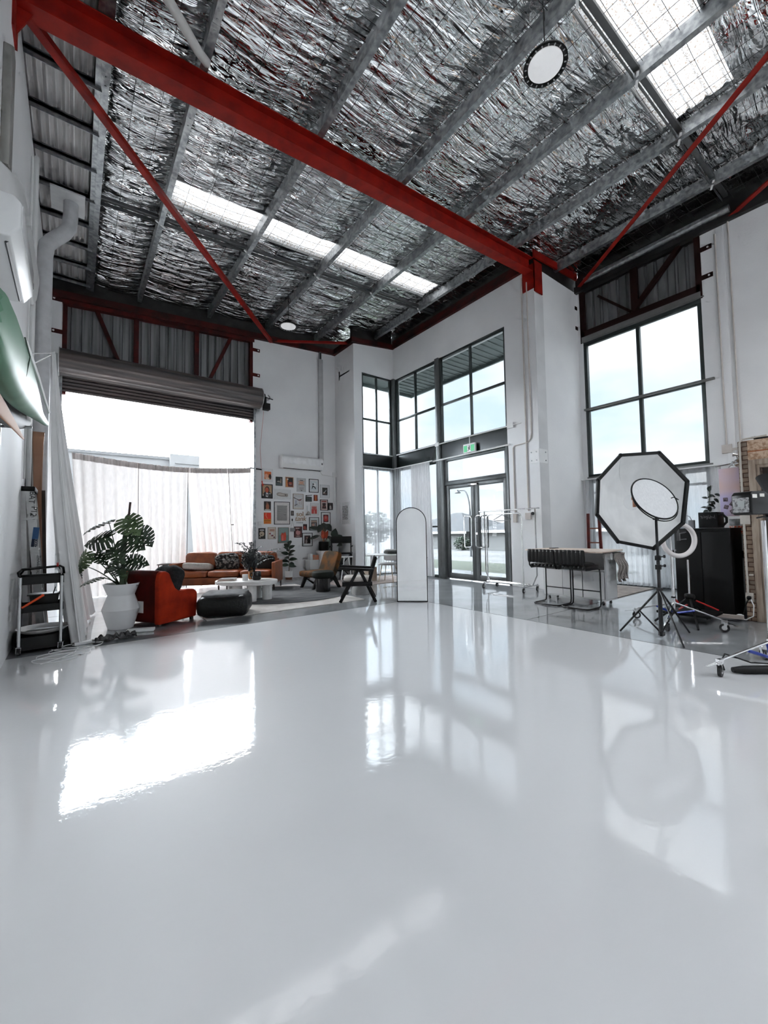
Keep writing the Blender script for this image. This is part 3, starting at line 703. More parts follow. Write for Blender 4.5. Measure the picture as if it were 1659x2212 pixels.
def book(nm, lab, loc, rz, d, m, m2, g=None):
    t = thing(nm, lab, 'book', loc, rz, g)
    b = MB(); b.box(-d[0] / 2, d[0] / 2, -d[1] / 2, d[1] / 2, 0, .003); b.box(-d[0] / 2, d[0] / 2, -d[1] / 2, d[1] / 2, d[2] - .003, d[2]); b.box(-d[0] / 2 - .002, -d[0] / 2 + .002, -d[1] / 2, d[1] / 2, 0, d[2]); b.build('cover', m, t, smooth=0)
    b = MB(); b.box(-d[0] / 2 + .002, d[0] / 2 - .004, -d[1] / 2 + .004, d[1] / 2 - .004, .003, d[2] - .003); b.build('pages', m2, t, smooth=0)
M_PAPER = mat('paper', (.75, .72, .66), .8)
book('coffee_table_book', 'tan covered book at the bottom of the coffee table pair', on_ct(-.32, -.12, 0), ct + .3, (.30, .23, .022), mat('tan cover', (.30, .13, .09), .5), M_PAPER, 'books on the coffee table')
book('coffee_table_book', 'grey covered book lying on the tan book on the coffee table', on_ct(-.31, -.11, .0225), ct + .15, (.27, .2, .022), mat('grey cover', (.16, .17, .18), .5), M_PAPER, 'books on the coffee table')
b = MB(); b.lathe([(0, 0), (.05, 0), (.052, .11), (.046, .112), (.044, .02), (0, .018)], n=24); o = b.build('white_candle_cup', M_WHITE, loc=on_ct(-.0, -.06, 0)); tag(o, 'small white cup beside the books on the coffee table', 'cup')
t = thing('black_jug', 'glossy black jug with handle on the coffee table', 'jug', on_ct(.20, .0, 0), ct)
b = MB(); b.lathe([(0, 0), (.065, 0), (.082, .03), (.080, .13), (.072, .16), (.066, .158), (.072, .12), (0, .02)], n=28); b.build('body', mat('gloss black ceramic', (.012, .012, .013), .08), t)
b = MB(); b.tube([(-.078, 0, .13), (-.12, 0, .125), (-.125, 0, .07), (-.08, 0, .04)], .011, 8); b.build('handle', mat('gloss black ceramic', (.012, .012, .013)), t)
t = thing('glass_candle_holder', 'thin clear glass stem vase holding eucalyptus on the coffee table', 'vase', on_ct(.02, .16, 0))
b = MB(); b.lathe([(0, 0), (.05, 0), (.06, .05), (.055, .14), (.035, .19), (.04, .22), (.036, .22), (.03, .19), (.05, .14), (.055, .05), (.045, .006), (0, .005)], n=24); b.build('vessel', mat('amber glass', (.35, .14, .05), .08, col2=(.3, .12, .04)), t)
M_EUC = mat('eucalyptus leaf', (.075, .085, .085), .6, col2=(.03, .035, .035), nscale=12)
rg = random.Random(4)
for k in range(30):
    a = rg.uniform(0, 6.28); sp = rg.uniform(.2, .85); h = rg.uniform(.25, .52) if k > 3 else .60
    d = Vector((math.cos(a) * sp, math.sin(a) * sp * .6, 0)); pts = [Vector((0, 0, .1)) + d * (s ** 1.5) * .8 + Vector((0, 0, h * math.sin(s * 1.7))) for s in [i / 9 for i in range(10)]]
    b = MB(); b.tube(pts, .003, 4, caps=False)
    for i in range(1, 9):
        for s2 in (0, 1, 2):
            for sd in (-1, 1):
                p = pts[i].lerp(pts[i + 1], s2 / 3); tdir = (pts[i + 1] - pts[i]).normalized(); q = tdir.cross(Vector((rg.uniform(-.5, .5), rg.uniform(-.5, .5), 1))).normalized() * sd; up = (tdir * .4 + Vector((0, 0, rg.uniform(-.3, .5)))).normalized()
                l = .055 * (1.1 - i / 14); b.add([p, p + q * l * .5 + up * l * .45, p + q * l + up * l * .1, p + q * l * .5 - up * l * .35], [(0, 1, 2, 3)])
    b.build('eucalyptus_stem', M_EUC, t, smooth=0)
# rust armchair, facing +x local
t = thing('rust_armchair', 'rust orange upholstered armchair seen from behind, beside the tall potted monstera', 'armchair', (.93, 6.34, 0), R_(31))
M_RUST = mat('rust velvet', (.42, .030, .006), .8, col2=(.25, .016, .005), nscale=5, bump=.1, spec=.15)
M_RUST_SHADE = mat('shaded rust velvet back', (.085, .006, .004), .85, col2=(.04, .004, .003), nscale=4, spec=.1)  # backlit shade of the chair back put into the colour
def shell(y0, y1): pass
side = [(0, .03), (0, .62), (.02, .72), (.06, .755), (.11, .755), (.17, .72), (.21, .62), (.27, .50), (.34, .455), (.50, .46), (.60, .45), (.655, .40), (.66, .32), (.64, .04)]
for y0 in (0, .66):
    b = MB(); b.prism(side, y0, y0 + .10, 'y'); b.build('armrest', M_RUST, t, bevel=.028, seg=4, smooth=60)
b = MB(); b.prism([(0, .05), (0, .70), (.05, .76), (.12, .76), (.17, .70), (.20, .42), (.20, .05)], .08, .68, 'y'); b.build('backrest', M_RUST_SHADE, t, bevel=.02, seg=3, smooth=60)
b = MB(); b.box(.16, .62, .09, .67, .05, .30); b.build('seat_frame', M_RUST, t, bevel=.02)
b = MB(); cushion(b, (.42, .38, .36), (.50, .60, .16), .25, .006, 2); b.build('seat_cushion', M_RUST, t, smooth=80)
b = MB(); b.box(-.003, .0, .3, .42, .18, .34); b.build('care_label', mat('paper label', (.72, .70, .68), .7), t, smooth=0)
for x, y in ((.05, .06), (.6, .06), (.05, .7), (.6, .7)):
    b = MB(); b.box(x - .02, x + .02, y - .02, y + .02, 0, .05); b.build('leg', M_DKWOOD, t)
b = MB(); b.puff((0, 0, 0), (.24, .46, .42), .6, 20, 30, wob=.045, seed=3)
o = b.build('shaggy_throw', mat('black shaggy fur', (.018, .018, .020), .95, col2=(.006, .006, .007), nscale=30, bump=1, bscale=60), smooth=80); o.location = (1.10, 6.74, .60); o.rotation_euler = (0, .35, R_(31)); tag(o, 'black shaggy cushion in the rust armchair', 'cushion')
# black floor cushion / beanbag
t = thing('leather_pouf', 'large black leather floor pouf in front of the coffee table', 'pouf', (1.90, 6.66, .011), R_(-24))
b = MB(); b.puff((0, 0, .17), (.74, .76, .34), .22, 18, 40, wob=.018, seed=21, flat=.5); b.build('body', mat('black crinkled leather', (.006, .006, .006), .35, col2=(.004, .004, .004), nscale=8, bump=.5, bscale=30, spec=.3), t, smooth=80)
b = MB(); b.puff((0, .02, .30), (.66, .68, .10), .4, 10, 36, wob=.01, seed=24); b.build('top_panel', mat('dark grey linen', (.12, .12, .12), .85, col2=(.06, .06, .06), nscale=6), t, smooth=80)
# faceted planter + monstera
t = thing('white_planter', 'tall white faceted zigzag planter pot by the rust armchair', 'planter', (.52, 6.70, 0))
b = MB(); b.lathe([(0, 0), (.150, 0), (.225, .26), (.160, .45), (.218, .605), (.206, .605), (.15, .46), (.20, .3), (0, .3)], n=44); b.build('pot', mat('white ceramic', (.78, .78, .78), .5, nscale=3, col2=(.74, .74, .74)), t, smooth=12)
b = MB(); b.lathe([(0, .55), (.195, .55)], n=20); b.build('soil', mat('dark soil', (.03, .02, .015), .95), t)
M_MONS = mat('monstera leaf', (.030, .062, .022), .32, col2=(.010, .020, .010), nscale=5, mixpos=(.3, .7))
M_MONS2 = mat('monstera leaf light', (.11, .17, .07), .35, col2=(.04, .075, .03), nscale=7, mixpos=(.3, .7))
M_STEM = mat('monstera stem', (.035, .06, .025), .5)
def monstera(par, base, c, nrm, tip, size, m, seed=0, nf=6, width=1.0, hole=True, droop=.25, name='leaf'):
    """heart shaped leaf with slits: c = leaf base, tip = direction of the midrib, nrm = face normal"""
    rg = random.Random(seed); c = Vector(c); tv = Vector(tip).normalized(); nv = Vector(nrm); nv = (nv - tv * nv.dot(tv)).normalized(); sv = tv.cross(nv)
    b = MB()
    def P(s, l):
        bend = -droop * (s * s) - .45 * abs(l) ** 1.8
        return c + tv * (s * size) + sv * (l * size) + nv * (bend * size)
    KEY = [(0, 0, 0), (.06, -.12, .10), (.13, -.20, .24), (.22, -.14, .40), (.33, .03, .50), (.46, .22, .53), (.60, .43, .49), (.74, .64, .39), (.88, .86, .22), (.96, .99, .08), (1, 1.08, 0)]
    def B(u):
        for i in range(len(KEY) - 1):
            if KEY[i][0] <= u <= KEY[i + 1][0] + 1e-9:
                t = (u - KEY[i][0]) / (KEY[i + 1][0] - KEY[i][0]); return KEY[i][1] + (KEY[i + 1][1] - KEY[i][1]) * t, (KEY[i][2] + (KEY[i + 1][2] - KEY[i][2]) * t) * width
        return KEY[-1][1], 0
    nu, nf_ = 84, 11; slits = [.20, .33, .46, .59, .71, .83]
    jit = [rg.uniform(-.012, .012) for _ in slits]; st = [rg.uniform(.30, .52) for _ in slits]
    for sd in (-1, 1):
        vs = []; fs = []
        for i in range(nu + 1):
            u = i / nu; bs, bl = B(u); ms = max(0, (u - .10) / .90)
            for j in range(nf_ + 1):
                f = j / nf_; s_ = ms + (bs - ms) * f; vs.append(P(s_, bl * f * sd) + nv * size * .012 * math.sin(u * PI * 20) * f)
        for i in range(nu):
            u = (i + .5) / nu
            for j in range(nf_):
                f = (j + .5) / nf_; cut = False
                for q, k_ in enumerate(slits):
                    k2 = k_ + jit[q] * (1 if sd > 0 else -1)
                    if f > st[q] and abs(u - k2) < .0065 + .010 * (f - st[q]) / (1 - st[q]): cut = True; break
                    if hole and q % 2 == (sd > 0) and .10 < f < .26 and abs(u - k2 - .05) < .012: cut = True; break
                if not cut: fs.append((i * (nf_ + 1) + j, (i + 1) * (nf_ + 1) + j, (i + 1) * (nf_ + 1) + j + 1, i * (nf_ + 1) + j + 1))
        b.add(vs, fs)
    c = c + tv * (.0 * size)
    lf = b.build(name, m, par, smooth=60)
    b = MB(); p0 = Vector(base); mid = p0.lerp(c, .55) + Vector((0, 0, (c - p0).length * .16))
    b.tube([p0 * (1 - t) ** 2 + mid * 2 * t * (1 - t) + c * t * t for t in [i / 8 for i in range(9)]], [.009 - .004 * i / 8 for i in range(9)], 6); b.build('stalk', M_STEM, lf)
    return lf
pl = thing('monstera_plant', 'large monstera with split leaves growing in the white faceted planter', 'plant', (.52, 6.70, .55))
CR = Vector((.798, -.603, 0)); CF = Vector((.6, .795, 0))
def lp(x, z, f=0): return tuple(Vector((0, 0, 0)) + CR * x + CF * f + Vector((0, 0, z - .55)))
# x: metres to the right of the pot axis (seen from the room), z: height, tip direction (right, up, away), normal (right, up, away)
def d3(a): return CR * a[0] + Vector((0, 0, a[1])) + CF * a[2]
for k, (x, z, f, tip, nr, s, mm, w) in enumerate([
    (-.12, 1.47, .0, (-.9, -.30, -.2), (-.25, .9, -.1), .34, 0, .8),
    (-.05, 1.24, -.08, (-.95, -.12, -.1), (-.12, .62, -.78), .36, 0, 1.0),
    (-.36, 1.03, -.06, (-.35, -.85, -.25), (-.35, .35, -.85), .27, 1, 1.15),
    (-.50, .86, .02, (-.15, -.95, .1), (-.75, .1, -.65), .24, 0, .9),
    (-.30, 1.02, .04, (.75, -.45, -.3), (.1, .8, -.6), .24, 0, .9),
    (.13, 1.49, -.06, (.72, -.55, -.3), (.05, .62, -.78), .31, 1, 1.15),
    (.27, 1.33, .08, (.45, -.75, .1), (.35, .3, -.88), .26, 0, 1.0),
    (.12, 1.22, -.04, (.85, -.35, -.15), (.05, .55, -.82), .30, 0, 1.1),
    (.02, 1.10, -.10, (.55, -.70, -.2), (.0, .55, -.83), .26, 0, 1.0),
    (.16, .92, -.02, (.95, -.12, .0), (.05, .6, -.8), .26, 0, 1.05),
    (-.14, .70, -.12, (-.9, -.22, -.2), (-.1, .95, .25), .24, 0, .7),
    (-.03, .92, .04, (-.5, -.55, -.4), (-.2, .6, -.7), .22, 0, 1.0),
    (.06, .84, -.1, (.6, -.3, -.4), (.2, .8, -.5), .24, 0, .9),
    (-.10, 1.02, .06, (-.55, .1, .2), (-.2, .6, -.7), .20, 0, .9)]):
    monstera(pl, tuple(CR * (x * .12) + CF * .03 + Vector((0, 0, .02))), lp(x * 1.05 - .07, z, f), d3(nr), d3(tip), s * .98, M_MONS2 if mm else M_MONS, k, 6, w)
b = MB(); b.tube([(.0, .03, 0), (.085, -.065, 1.17)], .014, 8); b.build('support_stake', mat('dark stake', (.05, .025, .022), .7), pl)
b = MB(); b.tube([(0, 0, 0), (.02, .02, .25), (.0, .0, .5), (.03, 0, .75)], [.03, .028, .024, .016], 8); b.build('trunk', M_STEM, pl)
# small rubber plant by the wall
t = thing('small_white_pot', 'small white pot with timber base under the little rubber plant', 'planter', (4.70, 10.60, 0))
b = MB(); b.lathe([(0, .06), (.095, .06), (.10, .23), (.09, .23), (.085, .08), (0, .08)], n=24); b.build('pot', M_WHITE, t)
b = MB(); b.lathe([(0, 0), (.09, 0), (.097, .06), (0, .06)], n=24); b.build('base', mat('timber base', (.20, .08, .04), .5), t)
M_RUB = mat('rubber plant leaf', (.035, .060, .035), .3, col2=(.015, .028, .018), nscale=6)
def oval_leaf(mb, p, tip, nrm, l, w):
    p = Vector(p); tv = Vector(tip).normalized(); nv = Vector(nrm); nv = (nv - tv * nv.dot(tv)).normalized(); sv = tv.cross(nv); vs = []
    for i in range(7):
        s = i / 6; hw = w / 2 * math.sin(PI * s ** .85) ** .8 if 0 < i < 6 else .001
        for q in (-1, 0, 1): vs.append(p + tv * (l * s) + sv * (hw * q) + nv * (-.25 * l * s * s + abs(q) * hw * .25))
    mb.add(vs, [(i * 3 + q, i * 3 + q + 1, i * 3 + q + 4, i * 3 + q + 3) for i in range(6) for q in (0, 1)])
t = thing('rubber_plant', 'small upright rubber plant in front of the picture wall', 'plant', (4.70, 10.60, .08))
b = MB(); b.tube([(0, 0, 0), (.01, 0, .3), (0, .01, .72)], [.014, .011, .007], 7); b.build('stem', mat('bark', (.12, .09, .07)), t)
rg = random.Random(11)
for i in range(17):
    z = .26 + .60 * (i / 16); a = i * 2.4; el = .15 + .75 * (i / 16) ** 2
    b = MB(); oval_leaf(b, (0, .0, z), (math.cos(a) * math.cos(el), math.sin(a) * math.cos(el), math.sin(el)), (-.5, -.7, .7), .25 - .06 * (i / 16), .12); b.build('leaf', M_RUB, t, smooth=60)
# brown suede slipper chair : local x forward
t = thing('suede_lounge_chair', 'worn brown suede armless lounge chair on dark splayed legs', 'chair', (4.72, 8.42, .0), R_(186))
M_SUEDE = mat('worn brown suede', (.145, .060, .020), .85, col2=(.045, .034, .022), nscale=6, spec=.15, detail=6, mixpos=(.4, .6))
b = MB(); b.puff((.30, 0, .34), (.66, .60, .14), .18, 12, 32, flat=.35); b.build('seat', M_SUEDE, t, smooth=80)
b = MB(); b.puff((0, 0, 0), (.13, .60, .56), .2, 14, 32, M=Matrix.Rotation(R_(-20), 3, 'Y'), flat=.3); o = b.build('backrest', M_SUEDE, t, smooth=80); o.location = (-.04, 0, .55)
for y in (-.24, .24):
    b = MB(); b.prism([(.40, .29), (.50, .29), (.62, 0), (.56, 0)], y - .02, y + .02, 'y'); b.prism([(.1, .29), (.0, .29), (-.16, 0), (-.09, 0)], y - .02, y + .02, 'y'); b.box(.0, .5, y - .02, y + .02, .23, .29); b.prism([(.44, .2), (.48, .24), (.26, .12), (.10, .22), (.06, .18), (.26, .07)], y - .018, y + .018, 'y'); b.build('leg', M_BLACK, t, smooth=0)
# black mushroom stool
t = thing('velvet_stool', 'black mushroom shaped pedestal stool with padded top on the round rug', 'stool', (4.20, 7.74, .024))
b = MB(); b.puff((0, 0, .355), (.46, .46, .17), .95, 12, 36, flat=.5); b.build('seat', mat('dark green velvet', (.014, .018, .015), .7, spec=.2), t, smooth=80)
b = MB()
pr = []
for i in range(40):
    a = 2 * PI * i / 40; r = .145 + .008 * math.cos(10 * a); pr.append((r * math.cos(a), r * math.sin(a)))
b.prism(pr, 0, .31, 'z'); b.build('pedestal', mat('black satin timber', (.012, .012, .012), .15), t, smooth=60)
# cane armchair with A frame legs: local x forward (to the left in view)
t = thing('cane_armchair', 'black framed armchair with cane back and A shaped legs, nearest the mirror', 'chair', (4.24, 6.42, 0), R_(146))
M_EBON = mat('ebonised timber', (.006, .005, .005), .4, spec=.25)
for y in (-.27, .27):
    b = MB(); b.bar((.02, y, .57), (.34, y, 0), .055, .04, (0, 1, 0)); b.bar((-.02, y, .57), (-.30, y, 0), .055, .04, (0, 1, 0)); b.build('leg', M_EBON, t, smooth=0, bevel=.006)
    b = MB(); b.bar((.36, y, .61), (-.27, y, .57), .075, .045, (0, 0, 1)); b.build('armrest', M_EBON, t, bevel=.008)
b = MB(); b.box(-.24, .30, -.30, -.25, .29, .365); b.box(-.24, .30, .25, .30, .29, .365); b.box(.25, .30, -.25, .25, .29, .365); b.box(-.24, -.21, -.25, .25, .31, .35); b.build('seat_frame', M_EBON, t, bevel=.005)
for y in (-.22, .22):
    b = MB(); b.bar((-.17, y, .30), (-.31, y, .80), .055, .05, (0, 1, 0)); b.build('back_post', M_EBON, t, bevel=.006)
b = MB(); b.bar((-.31, -.23, .79), (-.31, .23, .79), .03, .045); b.bar((-.245, -.23, .53), (-.245, .23, .53), .03, .04); b.build('back_rail', M_EBON, t, bevel=.005)
b = MB(); b.bar((-.248, 0, .54), (-.305, 0, .77), .42, .006, (1, 0, 0)); b.build('cane_back', mat('woven cane', (.52, .33, .21), .7, col2=(.34, .2, .12), nscale=60), t, smooth=0)
b = MB(); cushion(b, (.03, 0, .40), (.50, .49, .11), .25, .004, 3); b.build('seat_cushion', mat('cream canvas', (.68, .62, .56), .85), t, smooth=80)
# concrete tub behind it
b = MB(); b.lathe([(0, 0), (.20, 0), (.195, .03), (.15, .25), (.14, .25), (.16, .05), (0, .04)], n=32); o = b.build('concrete_stool', mat('pale concrete', (.42, .42, .41), .7, nscale=8, bump=.2), loc=(4.70, 7.06, 0)); tag(o, 'tapered pale concrete tub behind the cane armchair', 'stool')
# arched leaning mirror
yaw_m = R_(-40)
t = thing('arched_mirror', 'tall arched floor mirror with thin black frame at the corner of the white floor', 'mirror', (4.835, 5.60, .004), R_(-41.5))
W, Hh, k = .275, 1.69, 20
def arch(w, h): return [(-w, .0), (w, .0)] + [(w * math.cos(PI * i / k), h - w + w * math.sin(PI * i / k)) for i in range(k + 1)]
b = MB(); o_ = arch(W, Hh); i_ = [(x * (W - .013) / W, max(.013, z if z < Hh - W else (z - (Hh - W)) * (W - .013) / W + Hh - W)) for x, z in o_]
n = len(o_); vs = []
for d in (-.02, .02):
    vs += [(x, d, z) for x, z in o_] + [(x, d, z) for x, z in i_]
fs = []
for i in range(n):
    j = (i + 1) % n
    fs += [(i, j, n + j, n + i), (2 * n + i, 3 * n + i, 3 * n + j, 2 * n + j), (i, 2 * n + i, 2 * n + j, j), (n + i, n + j, 3 * n + j, 3 * n + i)]
b.add(vs, fs); b.build('frame', M_BLACK, t, smooth=30)
b = MB(); b.prism(i_, -.008, -.004, 'y'); b.build('mirror_glass', mat('silvered glass', (.86, .87, .87), .015, 1, col2=(.86, .87, .87)), t, smooth=0)
b = MB(); b.prism(i_, .0, .018, 'y'); b.build('back_panel', M_BLACK, t, smooth=0)
t.rotation_euler = (R_(-2.0), 0, R_(-41.5))
# white trestle table + stool behind the mirror
t = thing('white_desk', 'white desk with pressed steel legs standing behind the mirror', 'desk', (6.03, 7.82, 0), R_(-35))
b = MB(); b.box(-.55, .75, -.38, .38, .70, .725); b.build('table_top', M_WHITE, t, bevel=.004)
for x, y in ((-.45, -.3), (.62, -.3), (-.45, .3), (.62, .3)):
    b = MB(); b.tube([(x * .92, y, .70), (x * 1.04, y * 1.1, .01)], [.03, .014], 6); b.build('leg', M_WHITE, t)
b = MB(); b.bar((-.42, -.3, .52), (-.2, -.3, .7), .02, .02); b.box(-.42, -.40, -.3, .3, .42, .46); b.build('stretcher', M_WHITE, t)
b = MB(); b.puff((0, 0, 0), (.5, .3, .09), .5, 10, 24, wob=.02, seed=5); o = b.build('folded_coat', mat('dark grey wool', (.06, .065, .062), .9), loc=(6.15, 7.78, .765), smooth=80); tag(o, 'dark folded coat lying on the white desk', 'coat')
t = thing('grey_chair', 'pale grey shell chair pulled in behind the white desk', 'chair', (6.35, 8.25, 0), R_(-60))
b = MB(); b.puff((0, 0, .45), (.46, .44, .06), .4, 8, 24); b.build('seat', mat('warm grey shell', (.45, .44, .43), .5), t, smooth=80)
b = MB(); b.puff((0, .21, .66), (.44, .05, .30), .4, 8, 24); b.build('backrest', mat('warm grey shell', (.45, .44, .43)), t, smooth=80)
for x, y in ((-.18, -.18), (.18, -.18), (-.18, .18), (.18, .18)):
    b = MB(); b.tube([(x * .7, y * .7, .44), (x * 1.1, y * 1.1, 0)], .012, 6); b.build('leg', mat('pale beech', (.5, .38, .26), .5), t)
b = MB(); b.box(-.13, .13, -.1, .1, 0, .36); o = b.build('cardboard_box', mat('kraft card', (.45, .36, .28), .8), loc=(6.10, 8.7, 0)); tag(o, 'plain cardboard carton on the floor under the white desk', 'box')
b = MB(); b.box(5.0, 7.3, 8.05, 9.4, 0, .008); tag(b.build('patterned_rug', mat('faded pink brown rug', (.46, .40, .37), .95, col2=(.26, .20, .18), nscale=5, stretch=(1, 2.5, 1), detail=8), smooth=0), 'faded brown patterned rug beneath the white desk', 'rug')
b = MB()
for i in range(11): b.bar((5.02 + i * .07, 7.25 + .0 * i, .003), (5.10 + i * .07, 7.33, .003), .025, .004)
tag(b.build('fringed_mat', mat('cream fringe', (.62, .57, .50), .9), smooth=0), 'cream and tan fringed mat edge in front of the desk', 'rug').location = (.55, .18, 0)
t = thing('red_marker_tray', 'small red clamp standing just right of the mirror on the desk edge', 'clamp', (5.93, 6.55, .0))
b = MB(); b.box(-.05, .03, -.02, .02, .70, .735); b.build('jaw', mat('signal red', (.5, .01, .01), .4), t, bevel=.004)
b = MB(); b.tube([(0, 0, .0), (0, 0, .70)], .008, 6); b.tube([(.0, 0, .70), (.12, -.06, .69)], .006, 6); b.build('stem', M_CHROME, t)
# corner group: pedestals, director chair, plants
for nm, lab, x, y, w, h in (('white_plinth', 'tall white plinth carrying the black pot in the corner', 5.80, 10.62, .34, .74), ('white_plinth', 'low white plinth carrying small boxes left of the tall one', 5.47, 10.70, .30, .49)):
    b = MB(); b.box(-w / 2, w / 2, -w / 2, w / 2, 0, h); o = b.build(nm, M_WHITE, loc=(x, y, 0), bevel=.004); tag(o, lab, 'plinth')
b = MB(); b.box(-.04, .04, -.08, .08, 0, .17); o = b.build('white_box_file', M_WHITE, loc=(5.38, 10.66, .49), bevel=.003); tag(o, 'white upright box on the low plinth', 'box')
b = MB(); b.box(-.09, .09, -.02, .02, 0, .14); o = b.build('postcard_print', mat('orange print', (.6, .18, .08), .6, col2=(.5, .3, .2), nscale=12), loc=(5.53, 10.62, .49)); tag(o, 'small orange printed card on the low plinth', 'card')
t = thing('black_pot', 'matt black round pot with tall leaves on the tall white plinth', 'planter', (5.80, 10.62, .74))
b = MB(); b.lathe([(0, 0), (.13, 0), (.145, .03), (.145, .24), (.135, .26), (.125, .24), (.12, .2), (0, .2)], n=28); b.build('pot', M_BLACK, t)
pp = thing('potted_philodendron', 'dark broad leaved plant growing from the black pot against the pictures', 'plant', (5.80, 10.62, .94))
M_PHI = mat('philodendron leaf', (.018, .030, .020), .35, col2=(.008, .014, .010), nscale=4)
for k, (x, z, tip, l, w, m) in enumerate([(.0, .62, (.05, -1, -.1), .30, .22, 0), (-.10, .44, (-.9, .15, 0), .34, .10, 0), (-.12, .24, (-.85, -.25, 0), .32, .10, 0), (.12, .16, (.1, -.95, 0), .30, .12, 1), (.08, .58, (.5, -.75, 0), .26, .18, 0), (-.05, .56, (-.45, -.8, 0), .26, .18, 0)]):
    b = MB(); c = Vector((x * .8, -x * .6, z)); tp = CR * tip[0] + Vector((0, 0, tip[1])) - CF * .15; oval_leaf(b, c, tp, -CF + Vector((0, 0, .2)), l, w); lf = b.build('leaf', [M_PHI, mat('variegated leaf', (.25, .32, .26), .5)][m], pp, smooth=60)
    b = MB(); b.tube([(0, 0, 0), c * .5 + Vector((0, 0, .05)), c], .007, 5); b.build('stalk', mat('tan stalk', (.25, .12, .05), .5), lf)
for k in range(3):
    b = MB(); oval_leaf(b, (-.04 + .05 * k, -.02, .14), (.15 * (k - 1), -.1, 1), -CF, .26, .09); b.build('red_bract', mat('flame red bract', (.55, .09, .03), .4, col2=(.35, .03, .02), nscale=9), pp, smooth=60)
t = thing('white_basket_pot', 'white ribbed pot with big leaves behind the black director chair', 'planter', (6.12, 10.58, .60))
b = MB(); b.lathe([(0, 0), (.11, 0), (.15, .42), (.14, .42), (.10, .04), (0, .04)], n=28); b.build('pot', mat('white weave', (.62, .62, .62), .7, nscale=40, stretch=(.2, .2, 6)), t)
b = MB(); b.lathe([(.0, -.6), (.15, -.6), (.15, -.0), (0, 0)], n=24); b.build('stand', M_WHITE, t)
pp = thing('fiddle_leaf_plant', 'broad green leaved plant in the white ribbed pot', 'plant', (6.12, 10.58, .98))
for k, (x, z, tip, l, w) in enumerate([(.0, .12, (.15, 1, 0), .28, .22), (.05, .06, (.95, .12, 0), .32, .22), (.0, .05, (.75, .55, 0), .28, .2), (-.05, .05, (-.7, .5, 0), .22, .16), (.02, .0, (.5, -.2, 0), .25, .2)]):
    b = MB(); c = Vector((x, -x, z)); oval_leaf(b, c, CR * tip[0] + Vector((0, 0, tip[1])) - CF * .3, -CF + Vector((0, 0, .5)), l, w); lf = b.build('leaf', mat('deep green leaf', (.022, .05, .028), .35, col2=(.01, .022, .014), nscale=4), pp, smooth=60)
    b = MB(); b.tube([(0, 0, 0), c], .008, 5); b.build('stalk', M_STEM, lf)
t = thing('director_chair', 'tall black folding director chair in the far corner', 'chair', (5.96, 9.90, 0), R_(-37))
for x in (-.27, .27):
    b = MB(); b.box(x - .015, x + .015, -.03, .01, .66, 1.14); b.build('back_post', M_BLACK, t, bevel=.003)
    b = MB(); b.bar((x, -.22, .0), (x, .22, .0 + .02), .03, .03); b.bar((x, -.22, .02), (x, .2, .68), .03, .03, (1, 0, 0)); b.bar((x, .2, .02), (x, -.22, .68), .03, .03, (1, 0, 0)); b.build('leg', M_BLACK, t, smooth=0)
b = MB(); b.box(-.29, .29, -.035, -.03, .96, 1.15); b.build('backrest', M_BLACK, t)
b = MB(); b.box(-.29, .29, -.24, .22, .66, .70); b.box(-.31, -.27, -.24, .24, .86, .89); b.box(.27, .31, -.24, .24, .86, .89); b.build('seat', M_BLACK, t, bevel=.004)
b = MB(); b.bar((-.27, -.22, .03), (.27, -.22, .66), .025, .025); b.bar((.27, -.22, .03), (-.27, -.22, .66), .025, .025); b.box(-.27, .27, -.24, -.2, .2, .23); b.build('cross_brace', M_BLACK, t, smooth=0)
t = thing('white_trestle_stool', 'slim white bar stool in front of the director chair', 'stool', (5.78, 9.35, 0), R_(-20))
b = MB(); b.lathe([(0, .0), (.17, 0), (.17, .02), (0, .02)], (0, 0, .60), 28); b.build('seat', M_WHITE, t)
for a in (0.6, 2.2, 3.7, 5.3):
    b = MB(); b.tube([(.07 * math.cos(a), .07 * math.sin(a), .60), (.20 * math.cos(a), .20 * math.sin(a), 0)], .012, 6); b.build('leg', M_WHITE, t)
b = MB(); b.tube([(.14 * math.cos(a), .14 * math.sin(a), .3) for a in [i * PI / 8 for i in range(16)]], .006, 5, closed=True); b.build('foot_ring', M_WHITE, t)
